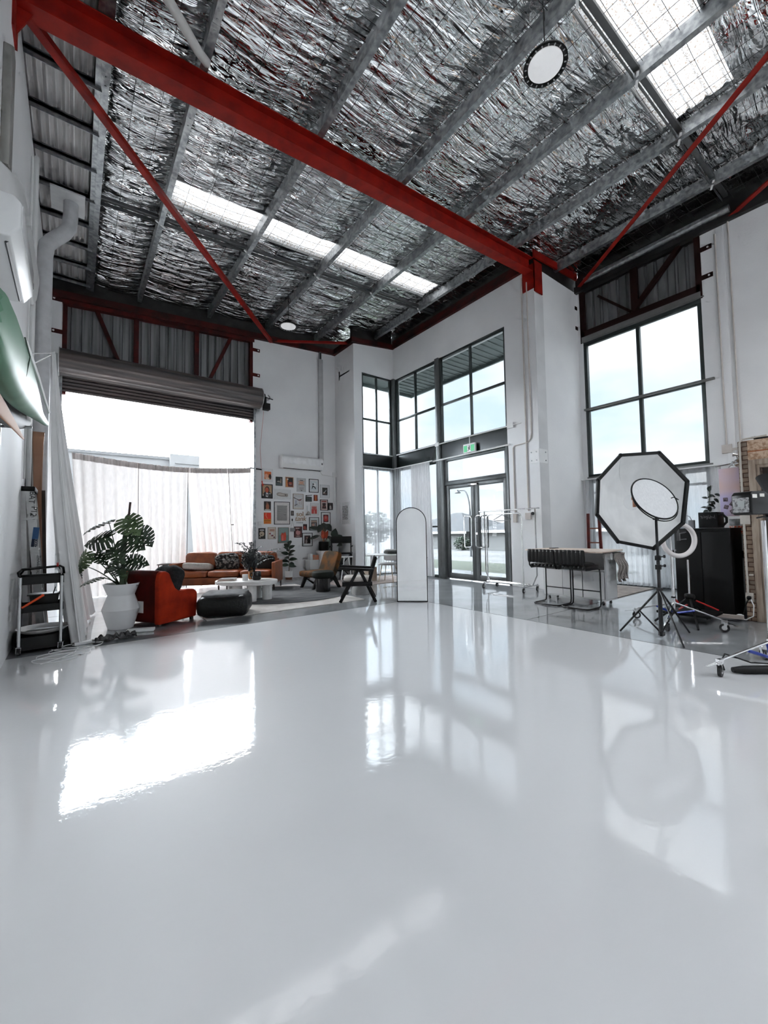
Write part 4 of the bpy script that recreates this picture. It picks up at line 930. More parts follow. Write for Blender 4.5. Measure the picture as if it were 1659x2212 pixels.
# ---------------------------------------------------------------- curtains
M_CALICO = cloth_mat('calico cloth', (.81, .775, .755), .088, scale=25)
M_CALICO_H = cloth_mat('calico header', (.62, .57, .55), .06, scale=60)
def curtain(name, lab, top, bot, zt0, zb, ny=28, nx=150, amp=.05, fr=14, m=None, group=None, header=0, seed=0, cat='curtain', parent=None, gather=1.0):
    """top / bot : polylines (functions u -> (x, y)); pleats pushed along the local normal"""
    rg = random.Random(seed); ph = [rg.uniform(0, 6.28) for _ in range(4)]
    def f(u, v, off=0):
        x0, y0 = top(u); x1, y1 = bot(u); xa, ya = top(min(u + .01, 1)); xb, yb = top(max(u - .01, 0)); d = Vector((xa - xb, ya - yb)); d.normalize(); n = Vector((-d.y, d.x))
        w = amp * (.35 + .65 * v) * (math.sin(fr * 2 * PI * u + ph[0] + .6 * math.sin(5 * u + ph[1])) + .45 * math.sin(fr * 1.63 * 2 * PI * u + ph[2]) * (.4 + .6 * v))
        zt_ = zt0(u) if callable(zt0) else zt0; zb_ = zb(u) if callable(zb) else zb
        vv = v
        return (x0 + (x1 - x0) * vv + n.x * w, y0 + (y1 - y0) * vv + n.y * w, zt_ + (zb_ - zt_) * v)
    b = MB(); b.grid(f, nx, ny)
    o = b.build(name, m or M_CALICO, parent, smooth=80)
    if header:
        h = MB(); h.grid(lambda u, v: tuple(Vector(f(u, v * .045)) + Vector((0, -.014 - .006 * math.sin(u * 130), .01))), nx, 2); h.build('header_band', M_CALICO_H, o, smooth=80)
    if lab: tag(o, lab, cat, group)
    return o
def ln(a, b_): return lambda u: (a[0] + (b_[0] - a[0]) * u, a[1] + (b_[1] - a[1]) * u)
YC = 10.36
def yc(x): return 10.30 + .148 * (x + .08)
def kk(x): return yc(x) / 10.36
def ropez(x): t = (x + .08) / 3.68; return 1.25 + (1.705 - .13 * math.sin(PI * min(max(t, 0), 1)) - .01 * t) * kk(x)
def lc(x0, x1, d=0): return ln((x0 * kk(x0), yc(x0) + d), (x1 * kk(x1), yc(x1) + d))
def rz_(x0, x1): return lambda u: ropez(x0 + (x1 - x0) * u)
curtain('calico_curtain', 'first pale cloth curtain from the left across the roller door bay', lc(-.08, 1.08), lc(.10, 1.10), rz_(-.08, 1.08), .02, fr=6, amp=.05, header=1, seed=1)
curtain('calico_curtain', 'second pale cloth curtain across the bay, directly behind the monstera', lc(1.08, 2.08), lc(1.10, 2.03), rz_(1.08, 2.08), .02, fr=7, amp=.05, header=1, seed=2)
curtain('calico_curtain', 'third cloth curtain pulled askew behind the left of the sofa', lc(2.08, 2.98, .0), lc(2.30, 3.18, .0), rz_(2.08, 2.98), .02, fr=6, amp=.055, header=1, seed=3)
curtain('calico_curtain', 'fourth pale cloth curtain beside the picture wall', lc(2.98, 3.58, .03), lc(3.16, 3.68, .03), rz_(2.98, 3.60), .02, fr=5, amp=.05, header=1, seed=4)
t = thing('curtain_rope', 'sagging wire holding the calico curtains across the roller door bay', 'wire', (0, 0, 0))
b = MB(); b.tube([(x * kk(x), yc(x), ropez(x)) for x in [-.30 + i * .2055 for i in range(20)]] + [(3.83, YN - .01, 3.02)], .006, 6); b.build('wire', M_STEEL, t)
for x0, x1, zk in ((1.08, 1.09, 0), (2.08, 2.06, 0), (2.99, 3.15, 1.45)):
    b = MB(); k0 = kk(x0); pts = [(x0 * k0, yc(x0) - .06, ropez(x0)), ((x0 * .6 + x1 * .4) * k0, yc(x0) - .07, 1.5), (x1 * k0, yc(x0) - .06, .03)]; b.tube(pts, .007, 5)
    if zk: b.tube([(3.06 * k0, yc(x0) - .08, 1.5), (3.12 * k0, yc(x0) - .08, 1.5)], .012, 5)
    b.build('seam_cord', mat('dark taupe cord', (.16, .12, .11), .8), t)
b = MB(); b.tube([(3.70, YN - .10, 3.02), (4.02, YN - .10, 3.0)], .018, 8); b.tube([(3.86, YN, 3.01), (3.86, YN - .1, 3.01)], .012, 8); b.build('bracket', M_BLACK, t)
b = MB(); b.box(1.90, 1.93, YN + .3, YN + .34, 0, 1.55); b.box(1.93, 2.2, YN + .3, YN + .33, 0, 1.5); tag(b.build('timber_board', mat('pale plywood', (.48, .38, .32), .7, col2=(.40, .30, .25)), smooth=0), 'tan timber board standing outside behind the askew curtain', 'board')
# big drape pulled back at the left wall
def drape(u, v):
    top = Vector((-.255 + .02 * math.cos(u * 6), 6.45 + .10 * u, 3.56)); P = [(-.06, 6.22), (.06, 5.93), (.12, 6.10), (.13, 6.8), (.17, 7.5), (.27, 8.25)]
    s = u * (len(P) - 1); i = min(int(s), len(P) - 2); f = s - i; bx_, by_ = P[i][0] + (P[i + 1][0] - P[i][0]) * f, P[i][1] + (P[i + 1][1] - P[i][1]) * f
    q = v ** 1.0; bow = math.sin(PI * v) * .06
    x = top.x + (bx_ - top.x) * q ** (1.15 + .3 * (1 - u)) + .022 * math.sin(u * 40) * v + (-bow if u < .15 else 0); y = top.y + (by_ - top.y) * q + .03 * math.cos(u * 33) * v
    return (x, y, top.z * (1 - v) + .01 + .02 * abs(math.sin(u * 30)) * (v > .98))
b = MB(); b.grid(drape, 120, 40); o = b.build('gathered_drape', cloth_mat('off white drape', (.80, .79, .78), .06, scale=15), smooth=80); tag(o, 'long off white drape gathered at the left wall and pooling on the floor', 'curtain')
b = MB(); b.tube([(-.55, 6.55, 3.5), (-.25, 6.5, 3.56), (-.55, 6.5, 3.28)], .008, 6); b.tube([(-.26, 6.5, 3.57), (-.26, 6.8, 3.57)], .012, 6); tag(b.build('curtain_bracket', M_CHROME), 'thin white wire bracket holding the drape off the left wall', 'bracket')
# sheer curtains at the corner glazing
M_SHEER = cloth_mat('sheer voile', (.86, .86, .88), .45, alpha=.42, scale=20); M_SHEER2 = cloth_mat('gathered voile', (.84, .83, .84), .30, alpha=.90, scale=20)
curtain('sheer_curtain', 'sheer striped voile across the narrow corner window', ln((6.60, YJ - .08), (7.74, YJ - .08)), ln((6.60, YJ - .08), (7.74, YJ - .08)), 3.17, .03, fr=12, amp=.022, m=M_SHEER, seed=5, ny=6)
curtain('sheer_curtain', 'sheer striped voile left of the gathered panel on the long corner window', ln((XD - .10, 9.76), (XD - .10, 8.95)), ln((XD - .10, 9.76), (XD - .10, 8.95)), 3.17, .03, fr=8, amp=.022, m=M_SHEER, seed=6, ny=6)
curtain('gathered_sheer_curtain', 'densely gathered white voile stacked behind the mirror', ln((XD - .11, 8.95), (XD - .11, 8.18)), ln((XD - .11, 8.97), (XD - .13, 8.05)), 3.17, .03, fr=16, amp=.03, m=M_SHEER2, seed=7, ny=8, nx=240)
b = MB(); b.box(6.55, XD - .06, YJ - .10, YJ - .05, 3.165, 3.185); b.box(XD - .13, XD - .08, 8.05, YJ - .05, 3.165, 3.185); tag(b.build('curtain_track', M_WHITE, smooth=0), 'white L shaped curtain track over the corner glazing', 'track')
curtain('sheer_curtain', 'sheer voile under the tall window, on the side nearest the pier', ln((XW - .10, 4.82), (XW - .10, 3.2)), ln((XW - .10, 4.82), (XW - .10, 3.2)), 2.40, .03, fr=16, amp=.03, m=cloth_mat('soft voile', (.84, .85, .87), .5, alpha=.6, scale=20), seed=8, ny=6, nx=260)
curtain('sheer_curtain', 'sheer voile under the tall window, by the right wall', ln((XW - .10, 3.2), (XW - .10, 2.32)), ln((XW - .10, 3.2), (XW - .10, 2.30)), 2.40, .03, fr=8, amp=.03, m=MATS['soft voile'], seed=9, ny=6)
b = MB(); b.box(XW - .13, XW - .02, 2.25, 4.88, 2.40, 2.425); tag(b.build('curtain_track', M_WHITE, smooth=0), 'white curtain track beneath the tall window', 'track')
# ---------------------------------------------------------------- picture wall
PAL = {}
def flat(c):
    k = 'print %d %d %d' % tuple(int(x * 255) for x in c)
    return mat(k, c, .6, col2=tuple(x * .9 for x in c), nscale=30)
def ell(cx, cy, rx, ry, n=18, a0=0, a1=2 * PI): return [(cx + rx * math.cos(a0 + (a1 - a0) * i / n), cy + ry * math.sin(a0 + (a1 - a0) * i / n)) for i in range(n if a1 - a0 > 6.2 else n + 1)]
def rc(x0, y0, x1, y1): return [(x0, y0), (x1, y0), (x1, y1), (x0, y1)]
def frame(name, lab, x0, x1, z0, z1, fcol, fw, mount, art, shapes, cat='framed picture', dep=.02, group='framed prints on the picture wall'):
    """frame on the north wall; art rectangle in fractions of the inside, shapes drawn in 0..1 of the art"""
    t = thing(name, lab, cat, ((x0 + x1) / 2, YN, (z0 + z1) / 2), 0, group); w, h = (x1 - x0) / 2, (z1 - z0) / 2
    if fw > 0:
        b = MB()
        for a, c, e, g in ((-w, w, h - fw, h), (-w, w, -h, -h + fw), (-w, -w + fw, -h + fw, h - fw), (w - fw, w, -h + fw, h - fw)): b.box(a, c, -dep, 0, e, g)
        b.build('frame', flat(fcol), t, smooth=0)
    ms = [flat(mount)]; b = MB(); b.box(-w + fw, w - fw, -dep * .5, -.001, -h + fw, h - fw, 0)
    ax0, az0, ax1, az1 = art; W2, H2 = 2 * (w - fw), 2 * (h - fw); ox, oz = -w + fw + ax0 * W2, -h + fw + az0 * H2; sx, sz = (ax1 - ax0) * W2, (az1 - az0) * H2
    d = dep * .5
    for col, poly in shapes:
        m = flat(col)
        if m not in ms: ms.append(m)
        d += .0004
        b.prism([(ox + px * sx, oz + pz * sz) for px, pz in poly], -d, -d + .0006, 'y', ms.index(m))
    b.build('picture', ms, t, smooth=0)
    return t
BK, WH, GY, RD, OR, TN, DR, CR_, PK = (.015, .015, .015), (.78, .78, .78), (.42, .44, .45), (.62, .06, .03), (.75, .20, .06), (.50, .33, .20), (.18, .03, .03), (.70, .64, .56), (.72, .42, .38)
full = (0, 0, 1, 1)
frame('framed_print', 'white framed orange portrait print, topmost left on the picture wall', 4.082, 4.378, 2.688, 3.051, WH, .02, WH, (.12, .16, .88, .82), [((.70, .16, .04), rc(0, 0, 1, 1)), ((.80, .42, .28), ell(.3, .4, .26, .3)), ((.06, .03, .02), ell(.82, .35, .2, .34)), ((.85, .6, .4), ell(.45, .12, .3, .12))])
frame('framed_print', 'black framed portrait of a person in a dark suit on a tan ground', 4.053, 4.367, 2.227, 2.621, BK, .022, TN, full, [(BK, ell(.5, .62, .25, .28)), ((.60, .12, .06), ell(.48, .6, .19, .22)), ((.05, .05, .05), [(0, 0), (1, 0), (1, .3), (.75, .48), (.5, .38), (.25, .46), (0, .2)]), (WH, [(.36, .08), (.58, .04), (.62, .36), (.4, .40)]), (BK, ell(.49, .22, .06, .1)), (CR_, ell(.08, .2, .06, .08)), (WH, ell(.8, .32, .06, .04))])
frame('unframed_print', 'small dark print with a pale figure, right of the top left picture', 4.461, 4.657, 2.598, 2.85, BK, 0, (.03, .035, .035), full, [((.45, .42, .36), [(.15, .42), (.3, .55), (.6, .52), (.62, .4)]), ((.38, .30, .24), [(.65, .4), (.7, .85), (.85, .85), (.85, .2), (.7, .1)]), ((.08, .11, .11), rc(.05, .05, .95, .3))], 'print')
frame('framed_print', 'tan framed dark red film poster print', 4.747, 4.988, 2.573, 2.862, (.55, .30, .16), .016, (.12, .015, .012), full, [(BK, rc(.3, .5, 1, 1)), ((.70, .25, .08), [(0, 0), (.3, 0), (.22, .5), (.3, .9), (0, .9)]), (CR_, ell(.25, .82, .1, .1)), ((.70, .12, .08), rc(.42, .42, .85, .50)), ((.70, .2, .14), rc(.42, .30, .85, .37)), (CR_, rc(.48, .2, .8, .23))])
frame('framed_print', 'pale poster with orange lettering over small line drawings', 5.102, 5.378, 2.457, 2.858, (.52, .54, .56), .010, (.50, .50, .49), full, [((.10, .09, .08), rc(.3, .82, .7, .88)), ((.60, .30, .16), rc(.12, .74, .88, .79)), ((.70, .25, .10), rc(.25, .63, .75, .70)), ((.60, .30, .16), rc(.15, .54, .85, .60)), ((.12, .11, .10), rc(.1, .48, .9, .51)), ((.2, .2, .2), ell(.35, .22, .03, .12)), ((.2, .2, .2), ell(.52, .2, .03, .14)), ((.2, .2, .2), ell(.68, .24, .03, .12)), ((.08, .08, .08), ell(.5, .07, .12, .03))])
frame('framed_print', 'black framed print of a small crouching figure, top right', 5.481, 5.794, 2.455, 2.855, BK, .018, WH, (.1, .1, .9, .88), [((.62, .66, .68), rc(0, 0, 1, 1)), ((.85, .85, .85), ell(.62, .62, .24, .22)), (BK, ell(.42, .68, .12, .08)), (BK, [(.25, .35), (.3, .55), (.5, .5), (.7, .42), (.85, .16), (.7, .2), (.55, .38), (.4, .4), (.32, .22), (.2, .2)])])
frame('framed_print', 'white framed dark print, rightmost of the upper pictures', 5.849, 6.169, 2.31, 2.706, (.66, .67, .68), .012, (.70, .71, .72), (.2, .19, .8, .8), [((.05, .05, .045), rc(0, 0, 1, 1)), (GY, [(.15, .2), (.75, .75), (.8, .68), (.4, .2)]), (CR_, ell(.35, .3, .16, .12)), ((.2, .12, .1), ell(.6, .2, .25, .08))])
frame('framed_print', 'white framed landscape drawing of two hands', 4.425, 4.904, 2.221, 2.505, WH, .014, (.72, .73, .72), (.1, .18, .86, .72), [((.36, .32, .28), [(0, .7), (.1, .9), (.3, .95), (.55, .8), (.95, .75), (1, .3), (.9, .05), (.6, .1), (.4, .1), (.1, .25), (0, .4)]), ((.55, .51, .46), [(.1, .6), (.3, .75), (.6, .6), (.7, .4), (.4, .3), (.1, .45)]), (BK, ell(.78, .45, .05, .1)), ((.2, .16, .12), [(.05, .35), (.6, .18), (.6, .22), (.06, .42)])])
frame('framed_print', 'brown framed architectural sketch with a dark swooping roof', 4.975, 5.299, 1.951, 2.394, (.20, .14, .10), .010, CR_, full, [((.62, .62, .62), rc(.04, .08, .96, .96)), ((.10, .07, .07), [(.03, .80), (.3, .70), (.6, .62), (.95, .72), (.75, .58), (.55, .56), (.3, .66), (.03, .72)]), ((.22, .07, .07), [(.5, .62), (.92, .70), (.7, .55)]), ((.35, .36, .45), rc(.2, .3, .32, .58)), ((.50, .36, .32), rc(.6, .3, .64, .55)), ((.50, .36, .32), rc(.78, .28, .82, .6)), ((.3, .3, .3), rc(.1, .85, .9, .86)), ((.3, .3, .3), rc(.2, .92, .95, .93)), ((.3, .25, .25), rc(.1, .2, .6, .215)), ((.15, .12, .12), [(.1, .25), (.4, .34), (.45, .3), (.15, .2)])])
frame('unframed_print', 'tiny red and orange print between the clapperboard and right-hand frames', 5.636, 5.762, 2.208, 2.388, RD, 0, (.22, .03, .02), full, [((.75, .22, .05), [(.3, .05), (.75, .05), (.65, .8), (.45, .8)]), ((.55, .3, .1), ell(.5, .85, .1, .1))], 'print')
frame('unframed_print', 'small dark print with an orange brown figure, under the suited portrait', 4.124, 4.318, 1.895, 2.146, BK, 0, (.035, .025, .02), full, [((.45, .16, .08), [(.3, .1), (.25, .5), (.4, .85), (.6, .8), (.75, .5), (.7, .1)]), ((.25, .13, .08), ell(.42, .8, .14, .12)), ((.55, .5, .42), ell(.5, .08, .45, .08))], 'print')
# yellow and red film box poster
kp = frame('film_poster', 'bright orange and red film brand poster, left side of the picture wall', 4.118, 4.323, 1.526, 1.836, OR, 0, (.80, .26, .02), full, [((.80, .035, .01), [(.02, .42), (.02, .95), (.10, .98), (.98, .98), (.98, .42)]), ((.85, .55, .25), [(.28, .95), (.34, .95), (.30, .72), (.52, .48), (.46, .48), (.24, .72)]), ((.45, .02, .01), rc(.1, .06, .9, .09))], 'poster')
text_mesh('lettering', 'Kodak', .068, flat((.12, .01, .008)), kp, (0, -.0125, -.065), (R_(90), 0, 0), .0006)
text_mesh('small_lettering', 'KODAK FILM', .022, flat((.55, .04, .01)), kp, (0, -.0125, -.115), (R_(90), 0, 0), .0006)
# big wavy print
def wavy():
    m, nt, out = nodes_of('wavy line print'); v = coords(nt, (1, 1, 1)); nz = N(nt, 'ShaderNodeTexNoise', Scale=5, Detail=1); nt.links.new(v, nz.inputs['Vector'])
    vm = N(nt, 'ShaderNodeVectorMath', operation='MULTIPLY_ADD'); vm.inputs[1].default_value = (.14, .14, .14); nt.links.new(nz.outputs['Color'], vm.inputs[0]); nt.links.new(v, vm.inputs[2])
    wv = N(nt, 'ShaderNodeTexWave', Scale=22, Distortion=0); wv.bands_direction = 'Z'; nt.links.new(vm.outputs[0], wv.inputs['Vector'])
    p = N(nt, 'ShaderNodeBsdfPrincipled', Roughness=.6); nt.links.new(ramp(nt, wv.outputs['Fac'], [(.42, (.02, .02, .02)), (.58, (.62, .6, .57))]), p.inputs['Base Color']); nt.links.new(p.outputs[0], out.inputs[0]); return m
t = frame('framed_print', 'largest black framed print of black and white wavy lines', 4.408, 4.877, 1.509, 2.148, BK, .016, (.74, .70, .68), full, [])
b = MB(); b.box(-.149, .149, -.0125, -.009, -.21, .215); b.build('print', wavy(), t, smooth=0)
frame('unframed_print', 'very small dark print left of the gold sign', 4.912, 5.0, 1.761, 1.901, BK, 0, (.06, .05, .045), full, [((.2, .16, .14), ell(.5, .5, .25, .3))], 'print')
frame('framed_print', 'white framed red and pink print right of the gold sign', 5.524, 5.795, 1.77, 2.147, (.70, .70, .70), .010, (.72, .72, .71), (.1, .13, .80, .78), [((.60, .07, .06), rc(0, 0, 1, 1)), ((.62, .35, .32), rc(0, .6, 1, 1)), ((.55, .10, .08), ell(.5, .75, .45, .12)), ((.75, .35, .30), [(.4, 0), (.45, .45), (.6, .45), (.65, 0)])])
frame('framed_print', 'black framed poster of a dark telephone on pink', 5.852, 6.102, 1.929, 2.258, BK, .012, (.62, .48, .44), full, [((.35, .08, .06), rc(.15, .8, .85, .92)), ((.06, .03, .03), [(.2, .15), (.3, .5), (.2, .62), (.35, .7), (.7, .7), (.82, .6), (.72, .5), (.85, .15)]), ((.3, .1, .08), ell(.52, .35, .1, .1))])
frame('unframed_print', 'small black print touching the telephone poster', 6.118, 6.276, 1.949, 2.164, BK, .008, (.04, .03, .03), full, [((.5, .46, .44), [(.3, .05), (.25, .5), (.5, .75), (.7, .5), (.75, .1)]), ((.12, .08, .07), ell(.45, .75, .15, .12))], 'print')
frame('framed_print', 'black framed red print partly hidden behind the tall plant', 5.875, 6.19, 1.441, 1.875, BK, .014, WH, (.2, .3, .82, .86), [((.12, .02, .02), rc(0, 0, 1, 1)), ((.60, .07, .06), ell(.5, .5, .45, .4)), ((.65, .25, .2), ell(.5, .6, .15, .2))])
frame('framed_print', 'black framed sepia print left of the hidden red one', 5.484, 5.796, 1.334, 1.724, BK, .015, (.66, .70, .70), (.15, .2, .85, .8), [((.10, .07, .06), rc(0, 0, 1, 1)), ((.45, .32, .26), rc(0, .7, 1, .92)), ((.12, .12, .12), rc(0, .93, 1, 1)), ((.5, .3, .24), ell(.35, .35, .25, .2)), ((.3, .34, .38), rc(.6, 0, .75, .6))])
frame('unframed_print', 'tiny dark red print below the word STUDIO', 5.288, 5.412, 1.343, 1.518, BK, 0, (.05, .02, .02), full, [((.5, .08, .06), ell(.4, .4, .3, .3)), ((.3, .1, .08), ell(.7, .25, .2, .2))], 'print')
frame('framed_print', 'dark framed print with a pink round shape', 5.008, 5.251, 1.133, 1.449, (.05, .02, .02), .012, (.14, .05, .05), full, [((.55, .26, .25), ell(.5, .45, .32, .26)), ((.6, .5, .45), rc(.15, .82, .7, .92)), ((.03, .02, .02), ell(.7, .72, .2, .1)), ((.6, .5, .45), rc(.25, .05, .75, .12))])
frame('framed_print', 'lowest black framed photograph with white mount', 5.256, 5.582, .874, 1.264, BK, .016, WH, (.17, .17, .83, .83), [((.06, .03, .03), rc(0, 0, 1, 1)), ((.40, .32, .30), [(.15, 0), (.2, .4), (.45, .6), (.55, .3), (.4, 0)]), ((.02, .015, .015), ell(.7, .5, .25, .35)), ((.35, .2, .17), ell(.45, .72, .15, .12))])
frame('framed_print', 'teal print with a glowing red shape, above the little rubber plant', 4.52, 4.842, .987, 1.428, (.28, .19, .14), .010, (.16, .26, .24), full, [((.26, .34, .32), [(.05, .5), (.95, .5), (.95, .98), (.05, .98)]), ((.70, .08, .04), [(.3, .12), (.25, .5), (.35, .68), (.5, .6), (.68, .72), (.78, .5), (.74, .15)]), ((.80, .20, .16), [(.35, .15), (.35, .5), (.48, .5), (.5, .12)]), ((.5, .3, .2), [(.08, .03), (.3, .12), (.15, .02)])])
frame('framed_print', 'tan framed cream print with small red shapes', 4.227, 4.461, 1.107, 1.434, (.42, .32, .24), .009, (.66, .58, .50), full, [((.55, .32, .24), rc(.2, .66, .85, .86)), ((.70, .70, .68), ell(.5, .42, .2, .18)), ((.30, .05, .06), ell(.25, .45, .12, .07)), ((.22, .05, .06), ell(.55, .28, .16, .07)), ((.12, .05, .06), ell(.8, .12, .1, .08))])
frame('framed_print', 'white framed black print of a pale round skull like shape', 3.951, 4.170, 1.104, 1.417, WH, .010, (.02, .018, .015), full, [((.55, .45, .33), ell(.5, .48, .34, .24)), ((.60, .52, .42), [(.1, .2), (.35, .3), (.3, .1)]), ((.7, .7, .7), rc(.2, .78, .8, .88)), ((.1, .07, .05), ell(.45, .42, .1, .06))])
# clapperboard
t = thing('clapperboard', 'black film clapperboard hung among the frames', 'clapperboard', (5.47, YN - .001, 2.27))
b = MB(); b.box(-.10, .10, -.012, 0, -.09, .05); b.build('slate', flat((.02, .03, .025)), t, smooth=0)
b = MB(); b.prism([(-.10, .055), (.11, .085), (.11, .12), (-.10, .09)], -.012, 0, 'y'); b.build('clapper_stick', flat(BK), t, smooth=0)
b = MB()
for i in range(4): x = -.03 + i * .04; b.prism([(x, .066 + i * .005), (x + .016, .069 + i * .005), (x + .004, .107 + i * .005), (x - .012, .104 + i * .005)], -.0135, -.011, 'y')
for i in range(3): b.box(-.08, .08, -.0135, -.011, -.07 + i * .035, -.067 + i * .035)
b.build('white_stripes', flat(WH), t, smooth=0)
# gold sign
t = thing('studio_sign', 'gold brown cut out lettering in the middle of the picture wall', 'sign', (5.18, YN - .012, 1.74))
M_GOLD = mat('brushed bronze gold', (.42, .26, .13), .35, .6, col2=(.25, .15, .08), nscale=6)
text_mesh('lettering', 'sol', .20, M_GOLD, t, (.01, 0, .065), (R_(90), 0, 0), .006)
text_mesh('lettering', 'tank', .20, M_GOLD, t, (.02, 0, -.065), (R_(90), 0, 0), .006, shear=.25)
text_mesh('small_lettering', 'S T U D I O', .040, M_BLACK, t, (.0, 0, -.185), (R_(90), 0, 0), .004)
# picture on the jog face
t = thing('framed_print', 'white framed tall print of black abstract shapes on the side wall', 'framed picture', (XJ, 10.36, 1.83), R_(-90))
b = MB()
for a, c, e, g in ((-.25, .25, .31, .325), (-.25, .25, -.325, -.31), (-.25, -.235, -.31, .31), (.235, .25, -.31, .31)): b.box(a, c, -.03, 0, e, g)
b.build('frame', flat(WH), t, smooth=0)
b = MB(); b.box(-.235, .235, -.015, -.001, -.31, .31, 0); rg = random.Random(3)
for i in range(5):
    for j in range(9):
        cx, cz = -.13 + i * .062, -.17 + j * .046; b.prism([(cx + .027 * math.cos(a) * rg.uniform(.5, 1.1), cz + .021 * math.sin(a) * rg.uniform(.5, 1.1)) for a in [k * PI / 4 for k in range(8)]], -.016, -.0145, 'y', 1)
b.build('picture', [flat((.74, .74, .74)), flat(BK)], t, smooth=0)
# small hung things
t = thing('hanging_lantern', 'small glass lantern hung on a hook under the gold sign', 'lantern', (4.95, YN, 1.47))
b = MB(); b.puff((0, -.012, .17), (.035, .02, .07), .8, 8, 12); b.build('wall_hook', M_BLACK, t); b = MB(); b.tube([(0, -.015, .15), (-.05, -.02, -.06)], .003, 4); b.tube([(0, -.015, .15), (.05, -.02, -.06)], .003, 4); b.build('cord', M_CHROME, t)
b = MB(); b.cbox((0, -.03, -.11), (.13, .05, .10)); b.build('body', mat('smoky glass', (.35, .35, .36), .15), t, bevel=.01)
t = thing('wall_mount_lamp', 'small clip lamp with tan shade right of the gold sign', 'lamp', (5.42, YN, 1.86))
b = MB(); b.tube([(0, 0, .2), (-.01, -.04, .08), (0, -.07, 0)], .008, 6); b.build('arm', mat('pale blue grey', (.5, .55, .58), .4), t)
b = MB(); b.lathe([(.02, .05), (.075, -.05), (.07, -.05), (.018, .045)], (0, -.08, -.02), 18); b.build('lamp_shade', mat('tan shade', (.40, .30, .24), .5, col2=(.5, .5, .5)), t)
b = MB(); b.box(3.96, 4.05, YN - .012, YN, 1.47, 1.575); b.box(3.985, 4.025, YN - .016, YN - .012, 1.50, 1.545); tag(b.build('light_switch', M_WHITE, bevel=.003), 'white switch plate left of the orange and red poster', 'switch')
b = MB(); b.tube([(4.0, 10.6, 4.55), (4.0, YN - .05, 3.6), (4.05, YN - .05, 2.7)], .004, 5); b.tube([(4.05, YN - .05, 2.7), (4.07, YN - .05, 2.55), (4.10, YN - .05, 2.62)], .014, 6, mi=1); tag(b.build('pull_cord', [mat('orange cord', (.55, .10, .05), .6), flat(RD)]), 'thin orange pull cord hanging from the roller door motor', 'cord')
# split system air conditioner and its duct cover
def aircon(name, lab, loc, rz, w, h=.30, d=.22):
    t = thing(name, lab, 'air conditioner', loc, rz)
    b = MB(); b.prism([(0, 0), (0, h), (-d * .8, h), (-d, h * .85), (-d, h * .3), (-d * .7, .0)], -w / 2, w / 2, 'x', M=Matrix(((1, 0, 0, 0), (0, 1, 0, 0), (0, 0, 1, 0), (0, 0, 0, 1)))); b.build('body', M_WHITE, t, bevel=.018, seg=3, smooth=50)
    b = MB(); b.box(-w / 2 + .03, w / 2 - .09, -d - .004, -d + .002, h * .32, h * .84); b.build('front_panel', mat('gloss white', (.85, .85, .85), .15), t, bevel=.002)
    b = MB(); b.cbox((0, -d * .62, h * .0), (w - .14, .012, .03), rot=Matrix.Rotation(R_(38), 3, 'X')); b.build('louvre', mat('dark slot', (.03, .03, .03), .5), t, smooth=0)
    b = MB(); b.box(w / 2 - .07, w / 2 - .055, -d - .003, -d, h * .45, h * .6); b.box(w / 2 - .05, w / 2 - .035, -d - .003, -d, h * .45, h * .6); b.build('indicator', M_BLACK, t, smooth=0)
    return t
aircon('air_conditioner', 'white split air conditioner above the picture wall', (5.21, YN, 3.10), 0, 1.30, .36)
b = MB(); b.box(5.80, 5.94, YN - .09, YN, 3.3, 6.52); b.box(5.84, 5.90, YN - .07, YN, 6.52, 6.75, 1); tag(b.build('duct_cover', [mat('grey white trunking', (.52, .52, .52), .5), M_BLACK], bevel=.01), 'vertical white trunking rising from the far air conditioner', 'trunking')
b = MB(); b.tube([(5.82, YN - .03, 3.12), (5.92, YN - .03, 3.0), (6.36, YN - .03, 2.98)], .012, 6); b.tube([(6.34, YN - .03, 3.05), (6.34, YN - .03, 2.14)], .022, 6); b.box(6.28, 6.4, YN - .05, YN, 2.96, 3.1); tag(b.build('drain_pipe', M_WHITE), 'thin white drain pipe in the corner by the pictures', 'pipe')
aircon('air_conditioner', 'white split air conditioner high on the left wall, seen from below', (XL, 4.28, 3.35), R_(90), 1.05, .32, .21)
b = MB(); b.prism([(3.9, 4.0), (5.07, 4.70), (5.56, 4.98), (6.44, 5.06), (7.96, 5.15), (7.5, 4.62), (7.09, 4.37), (5.09, 4.25), (4.16, 3.7)], XL + .0, XL + .06, 'x'); tag(b.build('wall_fairing', M_WHITE, bevel=.03, seg=3), 'large white moulded panel behind the left wall air conditioner', 'panel')
b = MB(); b.prism([(4.45, 4.35), (4.62, 4.4), (4.66, 5.45), (4.56, 5.5), (4.45, 5.4)], XL, XL + .06, 'x'); tag(b.build('wall_sconce', mat('grey metal sconce', (.30, .29, .27), .4, .4), bevel=.008), 'narrow grey fitting high on the left wall at the frame edge', 'fitting')
